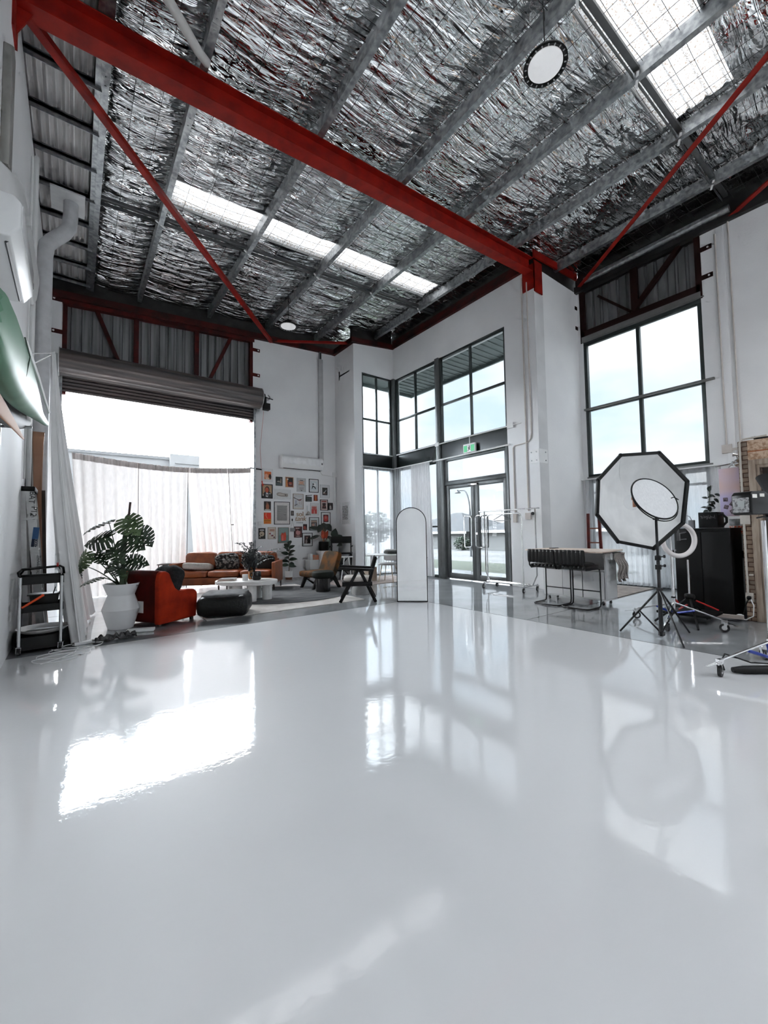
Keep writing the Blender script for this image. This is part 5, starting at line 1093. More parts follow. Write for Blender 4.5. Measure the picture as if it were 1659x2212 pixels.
# big round vent duct on the left wall
t = thing('vent_duct', 'fat white round duct rising up the left wall and elbowing into the ceiling panel', 'duct', (0, 0, 0))
b = MB(); P = [(-.44, 7.9, 0.0), (-.44, 7.9, 5.55), (-.42, 7.91, 5.72), (-.36, 7.95, 5.84), (-.22, 8.05, 6.08), (-.16, 8.09, 6.22), (-.145, 8.1, 6.4), (-.145, 8.1, 6.66)]
b.tube(P, .10, 20); b.build('pipe', mat('white duct', (.62, .62, .63), .5, nscale=8, bump=.1), t)
b = MB(); b.box(-.40, .04, 7.82, 8.38, 6.64, 6.67); b.build('ceiling_plate', mat('white plate', (.66, .66, .66), .5), t, bevel=.004)
b = MB(); b.tube([(XL + .03, 7.3, 0), (XL + .03, 7.3, 6.6)], .03, 8); b.tube([(XL + .02, 6.9, 2.0), (XL + .02, 6.9, 6.3)], .014, 6); tag(b.build('conduit', M_WHITE), 'slim white conduits beside the fat duct on the left wall', 'conduit')
# conduits on the door pier and right wall
b = MB(); x = XD - .019
b.tube([(x, 5.19, 6.85), (x, 5.19, 1.66)], .016, 8); b.tube([(x, 5.06, 6.7), (x, 5.06, 3.35), (x, 5.09, 3.22), (x, 5.16, 3.16), (x, 5.5, 3.14), (x, 5.53, 3.10), (x, 5.53, 1.62)], .014, 8)
b.box(x - .03, XD, 5.49, 5.57, 1.42, 1.64); b.box(x - .03, XD, 5.13, 5.26, 1.48, 1.62)
tag(b.build('conduit', mat('beige white conduit', (.60, .55, .51), .5)), 'pale conduits running down the door pier', 'conduit')
b = MB(); b.lathe([(0, 0), (.035, 0), (.035, .02), (0, .02)], (XD - .03, 5.08, 1.60), 16, M=Matrix.Rotation(R_(-90), 3, 'Y')); tag(b.build('door_buzzer', M_BLACK), 'round black push button at the end of the pier conduit', 'button')
b = MB(); b.tube([(XD - .03, 9.7, 3.60), (XD - .03, 5.3, 3.62)], .014, 8); b.tube([(6.7, YJ - .03, 3.56), (XD - .05, YJ - .03, 3.58)], .014, 8); b.tube([(XD - .03, 7.93, 3.6), (XD - .03, 7.93, 3.2)], .012, 8); b.tube([(XD - .04, 8.1, 3.17), (XD - .04, 5.6, 3.19)], .02, 8); b.box(XD - .05, XD - .01, 7.86, 8.0, 3.56, 3.66); b.box(XD - .05, XD - .01, 5.5, 5.66, 3.56, 3.68)
tag(b.build('conduit', M_WHITE), 'white conduit running level across the spandrel and over the doors', 'conduit')
b = MB(); x = XW - .02
b.tube([(x, 2.18, 6.85), (x, 2.18, 2.75)], .014, 8); b.tube([(x, 1.98, 7.0), (x, 1.98, 2.3)], .014, 8); b.box(x - .03, XW, 2.1, 2.25, 2.62, 2.78); b.box(x - .02, XW, 1.9, 2.12, 2.66, 2.70)
tag(b.build('conduit', mat('beige white conduit', (.60, .55, .51))), 'pale conduits dropping down the right wall', 'conduit')
# exit sign
t = thing('exit_sign', 'green and white running man exit sign above the doors', 'exit sign', (XD - .05, 6.77, 3.30), R_(-90))
b = MB(); b.box(-.19, .19, -.03, .03, -.10, .12); b.build('housing', M_WHITE, t, bevel=.006)
M_GRN = mat('exit green', (.02, .35, .12), .4, emit=(.02, .55, .2), estr=.35)
b = MB(); b.box(-.17, -.06, -.034, -.03, -.08, .08); b.box(.06, .17, -.034, -.03, -.08, .08); b.build('green_panel', M_GRN, t, smooth=0)
b = MB(); b.prism(ell(.01, .055, .014, .014, 12), -.034, -.03, 'y'); b.prism([(-.005, .035), (.015, .035), (.02, -.01), (.04, -.035), (.03, -.045), (.0, -.015), (-.02, -.06), (-.045, -.06), (-.045, -.05), (-.03, -.048), (-.015, -.01)], -.034, -.03, 'y'); b.prism([(.015, .03), (.04, .01), (.045, .018), (.02, .04)], -.034, -.03, 'y'); b.prism([(-.005, .03), (-.035, .015), (-.035, .005), (-.002, .02)], -.034, -.03, 'y'); b.build('pictogram', M_BLACK, t, smooth=0)
b = MB(); b.tube([(0, .0, .12), (0, .0, .32)], .01, 6); b.build('bracket', M_WHITE, t)
# high bay pendant lamps
def highbay(lab, x, y, z):
    t = thing('high_bay_lamp', lab, 'pendant lamp', (x, y, z), .4, 'round high bay pendants')
    b = MB(); b.lathe([(.04, .12), (.09, .11), (.12, .04), (.215, .01), (.225, -.015), (.205, -.02), (.18, -.005), (.0, .0)], n=36)
    for k in range(20):
        a = 2 * PI * k / 20; b.cbox((.2 * math.cos(a), .2 * math.sin(a), -.021), (.022, .012, .003), mi=1, rot=rotz(a))
    b.build('housing', [M_BLACK, mat('grey vents', (.4, .4, .4), .5)], t)
    b = MB(); b.lathe([(0, -.006), (.175, -.006), (.175, -.016), (0, -.02)], n=36); b.build('diffuser', mat('lamp diffuser', (.8, .8, .8), .5, emit=(1, 1, 1), estr=.25), t)
    b = MB(); zc = zr(x) + .1 - z; b.tube([(0, 0, .12), (.006, 0, zc * .5), (0, 0, zc)], .006, 5); b.tube([(.05, 0, zc - .12), (.09, 0, zc - .2), (.05, 0, zc - .26), (.01, 0, zc - .22)], .006, 5); b.build('cable', M_BLACK, t)
    return t
highbay('round black high bay pendant hanging over the lounge', 3.98, 8.95, 6.20)
highbay('round black high bay pendant hanging in the foreground bay', 3.93, 2.22, 6.22)
t = thing('flexible_hose', 'pale flexible hose strapped beside the rafter at the top left', 'hose', (0, 0, 0))
b = MB(); b.tube([(.35, 4.2, 6.75), (.7, 4.35, 6.6), (1.0, 4.62, 6.62), (1.12, 4.75, 6.7)], .05, 10); b.build('hose', mat('cream hose', (.60, .58, .55), .6), t)
# ---------------------------------------------------------------- right hand side
def caster(par, x, y, ang=0, r=.045, z0=0, name='caster'):
    b = MB(); M3 = rotz(ang)
    M = Matrix.Translation((x, y, z0)) @ M3.to_4x4()
    b.lathe([(r * .55, -.013), (r, -.012), (r, .012), (r * .55, .013)], (0, 0, 0), 20, M=M @ Matrix.Translation((0, 0, r)) @ Matrix.Rotation(R_(90), 4, 'X'), closed=True)
    w = b.build(name, mat('black rubber', (.015, .015, .015), .5), par)
    b = MB()
    b.lathe([(0, -.014), (r * .55, -.014), (r * .55, .014), (0, .014)], (0, 0, 0), 16, M=M @ Matrix.Translation((0, 0, r)) @ Matrix.Rotation(R_(90), 4, 'X'))
    for s in (-.02, .02): b.prism([(-.012, r - .01), (.012, r - .01), (.035, 2 * r + .01), (-.0, 2 * r + .01)], s - .002, s + .002, 'y', M=M)
    b.box(-.01, .045, -.024, .024, 2 * r + .008, 2 * r + .014, M=M); b.tube([M @ Vector((.022, 0, 2 * r + .01)), M @ Vector((.022, 0, 2 * r + .04))], .010, 8)
    b.build('fork', M_CHROME, w)
    return w
# rolling garment rack
t = thing('garment_rack', 'chrome rolling clothes rack in front of the entrance doors', 'clothes rack', (7.34, 5.34, 0))
b = MB(); b.tube([(0, -.69, 1.68), (0, .76, 1.68)], .014, 10); b.tube([(0, -.72, 1.68), (0, -.69, 1.68)], .018, 10); b.tube([(0, .75, 1.68), (0, .78, 1.68)], .018, 10); b.build('top_rail', M_CHROME, t)
b = MB(); b.tube([(-.06, -.36, .14), (-.06, -.36, 1.50), (-.06, -.33, 1.57), (-.06, -.27, 1.60), (-.06, .44, 1.60), (-.06, .51, 1.57), (-.06, .54, 1.50), (-.06, .54, .14)], .013, 10); b.build('hanging_frame', mat('light chrome', (.85, .85, .85), .25, .8), t)
for s, y in ((-1, -.63), (1, .64)):
    b = MB(); b.tube([(0, y, 1.68), (0, y, .34), (0, y - s * .10, .14)], .013, 8); b.build('upright', M_CHROME, t)
b = MB(); b.tube([(-.06, -.42, .14), (-.06, .56, .14)], .013, 8); b.tube([(.06, -.42, .14), (.06, .56, .14)], .013, 8)
for y in (-.48, .5): b.tube([(-.24, y, .12), (.25, y, .12)], .012, 8)
b.tube([(0, -.5, .13), (0, .55, .13)], .010, 8); b.build('base_frame', M_CHROME, t)
for x, y in ((-.24, .5), (-.22, -.48), (.25, -.48), (.22, .5)): caster(t, x - .02, y, .2, .05)
b = MB(); b.tube([(0, 0, .17), (.01, 0, .2), (0, 0, .225), (-.025, 0, .21)], .003, 5); b.tube([(0, 0, .17), (0, 0, .13)], .003, 5); b.tube([(0, 0, .13), (0, -.22, .03), (0, -.2, .005), (0, .2, .005), (0, .22, .03)], .007, 6, closed=True)
o = b.build('coat_hanger', mat('dark grey hanger', (.06, .06, .06), .3)); o.location = (7.28, 5.46, 1.45); tag(o, 'dark coat hanger hanging alone on the clothes rack', 'coat hanger')
# white workbench on castors
t = thing('studio_workbench', 'white work counter on castors with pale timber top beside the pier', 'work counter', (6.85, 3.72, 0))
M_PANEL = mat('white melamine', (.74, .74, .74), .35, nscale=2, col2=(.70, .70, .70))
b = MB(); b.box(.04, .40, -.55, .56, .075, .10); b.box(.04, .40, -.55, -.52, .10, .83); b.box(.04, .40, .53, .56, .10, .83); b.box(.37, .40, -.52, .53, .10, .83); b.box(.04, .40, -.52, .53, .55, .57); b.build('cabinet_body', M_PANEL, t, bevel=.002, seg=1)
for y in (-.34, .02, .37):
    b = MB(); b.box(.025, .042, y - .172, y + .172, .10, .54); b.build('cabinet_door', M_PANEL, t, bevel=.002, seg=1)
b = MB(); b.prism([(-.62, -.80), (.42, -.66), (.42, .64), (-.40, .64), (-.62, .2)], .885, .905, 'z'); b.build('worktop', mat('pale birch ply', (.72, .58, .48), .5, col2=(.64, .50, .41), nscale=3, stretch=(1, 8, 1)), t, bevel=.003)
b = MB(); b.box(.06, .38, -.5, .52, .83, .885); b.build('top_rail', M_PANEL, t, smooth=0)
b = MB(); b.tube([(.10, -.50, .80), (.10, -.62, .80)], .055, 20); b.tube([(.42, -.50, .82), (.42, -.64, .82)], .05, 20); b.tube([(.1, -.60, .80), (.42, -.60, .82)], .012, 8); b.build('paper_roll', M_WHITE, t)
for x, y in ((.08, -.48), (.34, -.48), (.08, .46), (.34, .46)): caster(t, x - .04, y, .9, .032)
b = MB(); b.puff((.22, -.1, .62), (.2, .34, .12), .6, 8, 16); b.build('stored_drum', mat('dull grey drum', (.35, .35, .34), .5), t)
def tw(u, v):
    y = -.66 + .02 * math.sin(v * 9); return (6.85 + .12 + .34 * u + .05 * (v - .5) * math.sin(u * 5), 3.72 + y - .035 * math.sin(u * 26) * v - .05 * v, .85 - .42 * v - .04 * math.sin(u * 13) * (v > .9))
m, nt, out = nodes_of('checked tea towel'); v = coords(nt, (9, 9, 9)); wv = N(nt, 'ShaderNodeTexWave', Scale=1.6); wv.bands_direction = 'X'; nt.links.new(v, wv.inputs['Vector']); w2 = N(nt, 'ShaderNodeTexWave', Scale=1.6); w2.bands_direction = 'Z'; nt.links.new(v, w2.inputs['Vector'])
mu = N(nt, 'ShaderNodeMath', operation='MULTIPLY'); nt.links.new(wv.outputs['Fac'], mu.inputs[0]); nt.links.new(w2.outputs['Fac'], mu.inputs[1]); p = N(nt, 'ShaderNodeBsdfPrincipled', Roughness=.9)
nt.links.new(ramp(nt, mu.outputs[0], [(.1, (.14, .12, .11)), (.45, (.62, .56, .52))]), p.inputs['Base Color']); nt.links.new(p.outputs[0], out.inputs[0]); M_TOWEL = m
b = MB(); b.grid(tw, 40, 16); tag(b.build('checked_blanket', M_TOWEL, solid=.006, smooth=80), 'fringed checked blanket hanging off the end of the work counter', 'blanket')
b = MB(); b.box(-.11, .11, -.03, .03, 0, .012); o = b.build('closed_laptop', M_BLACK, loc=(6.98, 4.12, .905), bevel=.003); tag(o, 'thin dark tablet lying at the far end of the work counter', 'tablet')
# bar stools
def bar_stool(lab, y):
    t = thing('bar_stool', lab, 'bar stool', (6.45, y, 0), 0, 'cantilever bar stools at the work counter')
    M_TUBE = mat('black tube', (.008, .007, .007), .35)
    b = MB(); w = .225
    P = [(-.24, 0, .93 - .25), (-.25, 0, .60)]
    def side(s): return [(-.27, s * w, .92), (-.25, s * w, .66), (-.20, s * w, .615), (.17, s * w, .615), (.22, s * w, .60), (.235, s * w, .55), (.235, s * w, .09), (.22, s * w, .03), (.17, s * w, .012), (-.12, s * w, .012), (-.165, s * (w - .02), .012), (-.185, s * (w - .07), .012), (-.19, 0, .012)]
    a = side(1); c = side(-1)[::-1]
    b.tube(a + c[1:], .012, 8); b.tube([(.235, -w, .25), (.235, w, .25)], .009, 8); b.build('tube_frame', M_TUBE, t)
    b = MB(); Mx = Matrix.Rotation(R_(-6), 3, 'Y')
    for i in range(7):
        yy = -.205 + i * .0683; b.puff((-.262, yy, .815), (.055, .074, .225), .45, 8, 14, M=None)
    b.box(-.285, -.25, -.225, .225, .715, .915); b.build('backrest', mat('black ribbed leather', (.008, .008, .008), .32, spec=.35), t, bevel=0, smooth=60)
    b = MB()
    for i in range(7): b.puff((.0, -.20 + i * .0667, .65), (.47, .074, .065), .35, 8, 18)
    b.puff((0, 0, .64), (.46, .46, .05), .3, 8, 24); b.build('seat', mat('black ribbed leather', (.016, .016, .016)), t, smooth=60)
    return t
s1 = bar_stool('black ribbed leather bar stool, the one nearer the doors', 3.89)
s2 = dup(s1, (6.45, 3.40, 0), 0, 'black ribbed leather bar stool, the one nearer the octagonal softbox')
# small red step ladder leaning by the tall window
t = thing('red_ladder', 'short red timber ladder leaning on the pier behind the work counter', 'ladder', (9.35, 4.55, 0))
for k, (p, q) in enumerate((((-.0, .12, 0), (.0, .10, 1.60)), ((.0, -.18, 0), (.0, -.14, 1.62)))):
    b = MB(); b.bar(p, q, .035, .06); b.build('side_rail', mat('dark red timber', (.19, .02, .012), .4, col2=(.12, .012, .01)), t, smooth=0)
for z in (.3, .62, .94, 1.26):
    b = MB(); b.bar((0, .12, z), (0, -.17, z), .03, .03); b.build('rung', mat('tan rung', (.35, .12, .07), .5), t, smooth=0)
b = MB(); b.prism([(7.74, 3.42), (9.55, 3.45), (9.55, 4.75), (8.1, 4.75), (7.74, 3.6)], 0, .012, 'z'); tag(b.build('jute_rug', mat('pale jute rug', (.50, .44, .39), .95, col2=(.36, .31, .28), nscale=7, bump=.3), smooth=0), 'pale jute rug on the floor under the tall window', 'rug')
# ---- octagonal softbox on black stand
t = thing('octagonal_softbox', 'large white octagonal softbox with black rim on a black tripod stand', 'softbox', (5.35, 1.88, 0))
base = Vector((5.35, 1.88, 0)); C0 = Vector((5.50, 2.03, 1.585)) - base; k = 1.08
UPv = Vector((.012, .0, 1)); CRv = Vector((.798, -.603, .0))
OV = [(-.264, .512), (.169, .534), (.471, .204), (.400, -.26), (.063, -.538), (-.331, -.457), (-.554, -.151), (-.526, .237)]
OV3 = [C0 + CRv * (r * k) + UPv * (u * k) for r, u in OV]
b = MB(); n = 8
for i in range(8):
    p, q = OV3[i], OV3[(i + 1) % 8]; b.bar(p, q, .035, .035, -CF); b.puff(tuple(p), (.05, .05, .05), .9, 6, 8)
b.build('rim', M_BLACK, t, smooth=0)
b = MB(); NR, NA = 10, 64; ctr = C0 + CF * .34 + CRv * .03
def octp(u, v):
    a = u * 8; i = int(a) % 8; f = a - int(a); e = OV3[i] * (1 - f) + OV3[(i + 1) % 8] * f
    e = C0 + (e - C0) * .985
    inner = ctr + (e - C0).normalized() * .10 - CF * .0
    p = e.lerp(inner, v); p += CF * (.10 * math.sin(PI * v)); nn = noise.noise(Vector((u * 14, v * 1.2, 1))) * .022 * math.sin(PI * v) ; p += CF * nn - CF * .012 * abs(math.sin(a * PI)) * 0
    return tuple(p)
b.grid(octp, NA, NR); b.build('reflector_cloth', cloth_mat('white reflector cloth', (.93, .925, .91), .04, scale=8), t, smooth=80)
b = MB(); b.lathe([(0, 0), (.10, 0), (.10, .02), (0, .02)], tuple(ctr), 20, M=Matrix.Rotation(R_(-37), 3, 'Z') @ Matrix.Rotation(R_(-90), 3, 'X')); b.build('back_plate', M_WHITE, t)
b = MB(); b.grid(lambda u, v: tuple(Vector(octp(u, v)) + CF * (.015 + .07 * math.sin(PI * min(1, v * 1.1)) ** .5)), 64, 8); b.build('black_backing', M_BLACK, t, smooth=80)
# tilted round deflector
dc = Vector((5.235, 1.845, 1.585)) - base; a1 = (CRv * .60 + UPv * -.80).normalized(); LR = Vector((.332, -.943, 0)); LF = Vector((.943, .332, 0)); a1 = (LR * .62 + UPv * -.785).normalized(); a2 = (LR * .785 * .64 + UPv * .62 * .64 + LF * .77).normalized(); a3 = a1.cross(a2)
Md = Matrix((a1, a2, a3)).transposed()
b = MB(); b.tube([dc + Md @ Vector((.27 * math.cos(x), .27 * math.sin(x), 0)) for x in [2 * PI * i / 48 for i in range(48)]], .009, 8, closed=True)
b.tube([dc + Vector((0, 0, -.025)) + Md @ Vector((.27 * math.cos(x), .27 * math.sin(x), 0)) for x in [2 * PI * i / 48 for i in range(48)]], .006, 6, closed=True); b.build('deflector_ring', M_BLACK, t)
b = MB(); b.lathe([(0, -.003), (.265, -.003), (.265, .003), (0, .003)], tuple(dc), 48, M=Md); b.build('deflector_disc', cloth_mat('bright diffuser', (.92, .92, .92), .25), t)
b = MB(); e = dc + CRv * .19 + UPv * .0; b.tube([e, e + CRv * .03 + UPv * .01, e + CRv * .08 - UPv * .02], .006, 6); b.build('lever', M_BLACK, t)
b = MB(); b.cbox(tuple(dc - CRv * .23 - UPv * .05), (.03, .02, .09), rot=rotz(R_(-37))); b.cbox(tuple(dc - CRv * .24 - UPv * .0), (.03, .025, .03), rot=rotz(R_(-37))); b.build('tag', mat('tan leather tag', (.45, .20, .12), .6), t)
b = MB(); b.tube([(-.15, -.05, 1.36), (-.1, -.03, 1.30)], .014, 8); b.tube([(-.10, -.03, 1.38), (-.10, -.03, .90)], .014, 10); b.tube([(-.07, -.02, .92), (-.04, -.01, .54)], .017, 10); b.tube([(-.04, -.01, .56), (0, 0, .03)], .020, 10)
M_STAND = mat('black anodised stand', (.014, .014, .015), .3, .2)
b = MB(); b.tube([(0, 0, 1.39), (0, 0, .9)], .014, 10); b.tube([(0, 0, .94), (0, 0, .50)], .018, 10); b.tube([(0, 0, .56), (0, 0, .02)], .022, 10); b.build('pole', M_STAND, t)
for z in (.905, .80):
    b = MB(); b.cbox((0, 0, z), (.05, .05, .055)); b.tube([(0, 0, z + .01), tuple(CRv * .07 + Vector((0, 0, z + .015)))], .008, 6); b.puff(tuple(CRv * .075 + Vector((0, 0, z + .015))), (.02, .03, .035), .6, 6, 8); b.build('clamp', M_STAND, t, bevel=.004)
b = MB(); b.tube([(0, 0, .565), (0, 0, .535)], .034, 12); b.tube([(0, 0, .07), (0, 0, .03)], .034, 12); b.tube([tuple(-CRv * .035 + Vector((0, 0, 1.35))), tuple(CRv * .03 + Vector((0, 0, 1.35)))], .008, 6); b.build('collar', M_STAND, t)
for fx, fy in ((-.06, .42), (-.32, -.31), (.46, -.13)):
    b = MB(); b.tube([(0, 0, .55), (fx, fy, .012)], .011, 8); b.tube([(0, 0, .05), (fx * .5, fy * .5, .285)], .009, 6); b.build('leg', M_STAND, t)
# ---- ring light on chrome rolling stand
t = thing('ring_light', 'white ring light on a chrome pole behind the octagonal softbox', 'ring light', (6.35, 2.07, 0))
rc0 = Vector((-.13, -.13, 1.09)); b = MB()
b.tube([rc0 + CRv * (.205 * math.cos(x)) + Vector((0, 0, .205 * math.sin(x))) for x in [2 * PI * i / 48 for i in range(48)]], .030, 12, closed=True); b.build('ring', mat('warm white ring', (.82, .76, .73), .35, nscale=2), t)
b = MB(); b.tube([rc0 + Vector((0, 0, .19)), rc0 + Vector((0, 0, .05))], .012, 8); b.cbox(tuple(rc0 + Vector((0, 0, .04))), (.04, .03, .10)); b.tube([rc0 + Vector((.02, 0, .08)), rc0 + CRv * .10 + Vector((0, 0, .1))], .008, 6); b.tube([rc0 + Vector((.02, 0, -.0)), rc0 + CRv * .10 + Vector((0, 0, .01))], .008, 6); b.build('phone_holder', mat('grey holder', (.12, .12, .12), .35, .4), t)
b = MB(); b.tube([(0, 0, 1.16), (0, 0, .95)], .013, 10); b.tube([(0, 0, .95), (0, 0, .36)], .018, 12); b.tube([(0, 0, .36), (0, 0, .2)], .022, 12); b.build('pole', M_CHROME, t)
b = MB(); b.cbox((0, 0, .93), (.07, .05, .05)); b.tube([(0, 0, .94), tuple(CRv * .06 + Vector((0, 0, .95)))], .01, 6); b.tube([(0, 0, .34), (0, 0, .32)], .026, 12, mi=1); b.build('clamp', [M_CHROME, M_BLACK], t)
# folding chrome stand base with blue sleeves
def cstand(name, lab, loc, legs, pole_h, group=None):
    t = thing(name, lab, 'light stand', loc, 0, group)
    b = MB(); b.tube([(0, 0, .1), (0, 0, pole_h)], .018, 12); b.build('pole', M_CHROME, t)
    for i, (lx, ly) in enumerate(legs):
        d = Vector((lx, ly, 0)); L = d.length; u = d / L
        b = MB(); b.tube([(0, 0, .26), tuple(d * .98 + Vector((0, 0, .135)))], .011, 8); lg = b.build('leg', M_CHROME, t)
        b = MB(); b.tube([tuple(u * .04 + Vector((0, 0, .13))), tuple(d * .45 + Vector((0, 0, .195)))], .014, 8); b.build('blue_sleeve', mat('blue anodised sleeve', (.012, .035, .28), .35, .2), lg)
        caster(t, d.x, d.y, math.atan2(u.y, u.x) + .5, .05)
        b = MB(); b.cbox(tuple(d + Vector((0, 0, .12))), (.05, .03, .05), rot=rotz(math.atan2(u.y, u.x))); b.bar(tuple(d + u * .0 + Vector((0, 0, .12))), tuple(d + u * .14 + Vector((0, 0, .09))), .03, .006); b.build('brake_lever', M_CHROME, t)
    b = MB(); b.tube([(0, 0, .24), (0, 0, .28)], .03, 12); b.tube([(0, 0, .11), (0, 0, .16)], .03, 12); b.build('collar', M_CHROME, t)
    return t
cstand('rolling_light_stand', 'chrome rolling stand base with blue sleeves under the ring light', (6.35, 2.07, .0), [(-.10, .42), (-.16, -.56), (-.62, -.12)], .2)
cstand('rolling_light_stand', 'chrome rolling stand cut by the right edge of the picture, carrying the flash head', (4.80, .86, .0), [(-.47, .24), (.40, .12), (.1, -.45)], 1.30)
# flash head
t = thing('flash_head', 'black studio flash head on its stand at the right picture edge', 'flash head', (4.62, .80, 1.44), R_(-37) + .25)
b = MB(); b.prism([(-.27, -.095), (-.285, -.08), (-.285, .07), (-.26, .095), (-.13, .10), (-.09, .075), (-.06, .055), (.30, .055), (.30, -.085), (-.2, -.095)], -.075, .075, 'y'); b.build('body', M_BLKGL, t, bevel=.012, seg=3)
b = MB(); b.lathe([(0, 0), (.085, 0), (.09, .05), (.16, .16), (.155, .16), (.08, .05)], (.12, 0, .05), 24, M=Matrix.Rotation(R_(20), 3, 'Y')); b.build('reflector', M_BLACK, t)
b = MB(); b.box(-.292, -.284, -.06, .06, -.075, .045); b.build('control_panel', mat('grey keypad', (.10, .10, .10), .4, col2=(.35, .35, .35), nscale=60, mixpos=(.45, .6)), t, smooth=0)
b = MB(); b.box(-.295, -.29, -.03, .02, -.03, .02); b.build('display', mat('lcd', (.40, .42, .42), .2), t, smooth=0)
b = MB(); b.box(-.27, -.22, -.0765, -.075, .04, .07); b.box(-.19, -.14, -.0765, -.075, .05, .075); b.build('handle_slot', M_PAPER, t, smooth=0)
text_mesh('lettering', 'elinchrom', .032, flat(WH), t, (.0, -.0765, .0), (R_(90), 0, 0), .0006); text_mesh('small_lettering', 'ELC 500', .014, flat(WH), t, (-.045, -.0765, -.035), (R_(90), 0, 0), .0006)
b = MB(); b.tube([(.05, 0, -.09), (.12, .04, -.18)], .018, 8); b.cbox((.05, 0, -.12), (.06, .05, .06)); b.tube([(.05, 0, -.10), (-.12, .0, -.12)], .007, 6); b.build('yoke', M_STAND, t)
# cable bundle beneath that stand
b = MB(); P = [(4.52, 1.12, .01), (4.60, 1.16, .06), (4.72, 1.16, .10), (4.82, 1.10, .06), (4.90, 1.02, .02), (4.98, .92, .02)]; b.tube(P, .007, 6); tag(b.build('power_cable', M_BLACK), 'thin black looped cable beside the right-hand stand', 'cable')
b = MB(); b.tube([(4.50, 1.06, .03), (4.56, 1.0, .033), (4.75, .84, .035)], [.022, .034, .036], 10); tag(b.build('cable_sleeve', M_BLACK), 'fat black power adaptor lying on the white floor edge at right', 'power adaptor')
# black cabinet + espresso gear
t = thing('black_cabinet', 'tall matt black cabinet draped to the floor beside the brick corner', 'cabinet', (7.17, 1.96, 0))
b = MB(); b.box(0, .55, -.33, .33, 0, 1.22); b.box(-.006, .555, -.335, .335, 1.20, 1.235); b.build('body', M_BLACK, t, bevel=.004)
for y in (-.165, .165):
    b = MB(); b.box(-.012, .0, y - .16, y + .16, .03, 1.18); b.build('door', M_BLACK, t, bevel=.003)
t = thing('coffee_machine', 'black box shaped coffee machine with a side handle on the black cabinet', 'coffee machine', (7.20, 1.88, 1.237))
b = MB(); b.box(0, .32, -.11, .11, 0, .225); b.build('body', M_BLACK, t, bevel=.006)
b = MB(); b.tube([(.05, -.11, .18), (.05, -.16, .185), (.05, -.20, .14), (.05, -.20, .08), (.05, -.15, .02), (.05, -.11, .02)], .016, 8); b.build('handle', M_BLACK, t)
b = MB(); rg = random.Random(8)
for i in range(14):
    y = -.09 + .012 * i; b.tube([(-.002, -.085 + i * .012, .14 + rg.uniform(-.02, .02)), (-.002, -.08 + i * .012, .17 + rg.uniform(-.02, .02)), (-.002, -.07 + i * .012, .15 + rg.uniform(-.02, .02))], .0012, 4)
b.build('white_script', mat('faded white print', (.30, .30, .30), .6), t)
b = MB(); b.box(-.03, .03, -.035, .035, 0, .12); b.tube([(0, 0, .12), (0, .02, .17), (0, .06, .19)], .006, 6); o = b.build('soap_dispenser', mat('grey dispenser', (.25, .25, .26), .3), loc=(7.3, 2.10, 1.237), bevel=.004); tag(o, 'small grey pump dispenser left of the coffee machine', 'dispenser')
t = thing('grey_fridge', 'light grey bar fridge squeezed between the black cabinet and the brickwork', 'fridge', (7.44, 1.68, 0))
b = MB(); b.box(.28, .7, -.12, .20, .0, 1.14); b.build('body', mat('pale grey enamel', (.36, .38, .39), .35, nscale=2), t, bevel=.006)
b = MB(); b.box(.255, .28, -.118, .195, .0, .80); b.build('door', mat('pale grey enamel', (.36, .38, .39)), t, bevel=.006)
b = MB(); b.box(.25, .28, -.12, .20, .80, .90); b.build('dark_band', M_BLACK, t, bevel=.003)
b = MB(); b.box(0, .2, -.11, .10, 0, .12); o = b.build('snack_tub', mat('red snack packets', (.62, .08, .03), .4, col2=(.75, .65, .55), nscale=45, mixpos=(.45, .55)), loc=(7.72, 1.66, 1.142), bevel=.006); tag(o, 'clear tub of red wrapped snacks on the grey fridge', 'tub')
b = MB(); b.box(0, .2, -.11, .10, 0, .10); o = b.build('glass_food_box', mat('frosted tub', (.55, .56, .56), .2, col2=(.2, .22, .2), nscale=14), loc=(7.72, 1.66, 1.264), bevel=.006); tag(o, 'pale food box stacked on the snack tub', 'box')
# pink pin board with photographs
t = thing('pink_pin_board', 'pink lilac board with small photos hanging beside the brick corner', 'notice board', (7.66, 1.715, 1.75), R_(-90))
def pink():
    m, nt, out = nodes_of('pink lilac gradient board'); v = coords(nt, (1, 1, 1)); s_ = N(nt, 'ShaderNodeSeparateXYZ'); nt.links.new(v, s_.inputs[0]); nz = N(nt, 'ShaderNodeTexNoise', Scale=2.2, Detail=1); nt.links.new(v, nz.inputs['Vector'])
    p = N(nt, 'ShaderNodeBsdfPrincipled', Roughness=.5); nt.links.new(ramp(nt, nz.outputs['Fac'], [(.4, (.82, .58, .52)), (.5, (.80, .62, .68)), (.62, (.66, .58, .82))]), p.inputs['Base Color']); nt.links.new(p.outputs[0], out.inputs[0]); return m
b = MB(); b.box(-.12, .125, -.02, .0, -.345, .36); b.build('board', pink(), t, bevel=.003)
for x, z, r in ((-.055, -.10, 0), (.02, -.17, .6), (-.05, -.21, .3), (.02, -.28, -.4)):
    b = MB(); M = Matrix.Translation((x, -.021, z)) @ Matrix.Rotation(r, 4, 'Y'); b.box(-.026, .026, -.001, .001, -.028, .028, 0, M); b.box(-.018, .018, -.0018, -.001, -.016, .02, 1, M); b.build('photograph', [flat((.15, .1, .12)), mat('photo mix', (.45, .35, .42), .4, col2=(.05, .03, .06), nscale=40)], t, smooth=0)
b = MB(); b.tube([(-.16, 0, .40), (.18, 0, .44)], .008, 6); b.tube([(-.1, 0, .36), (-.1, 0, .42)], .004, 5); b.tube([(.1, 0, .36), (.1, 0, .43)], .004, 5); b.build('hanging_rail', M_CHROME, t)
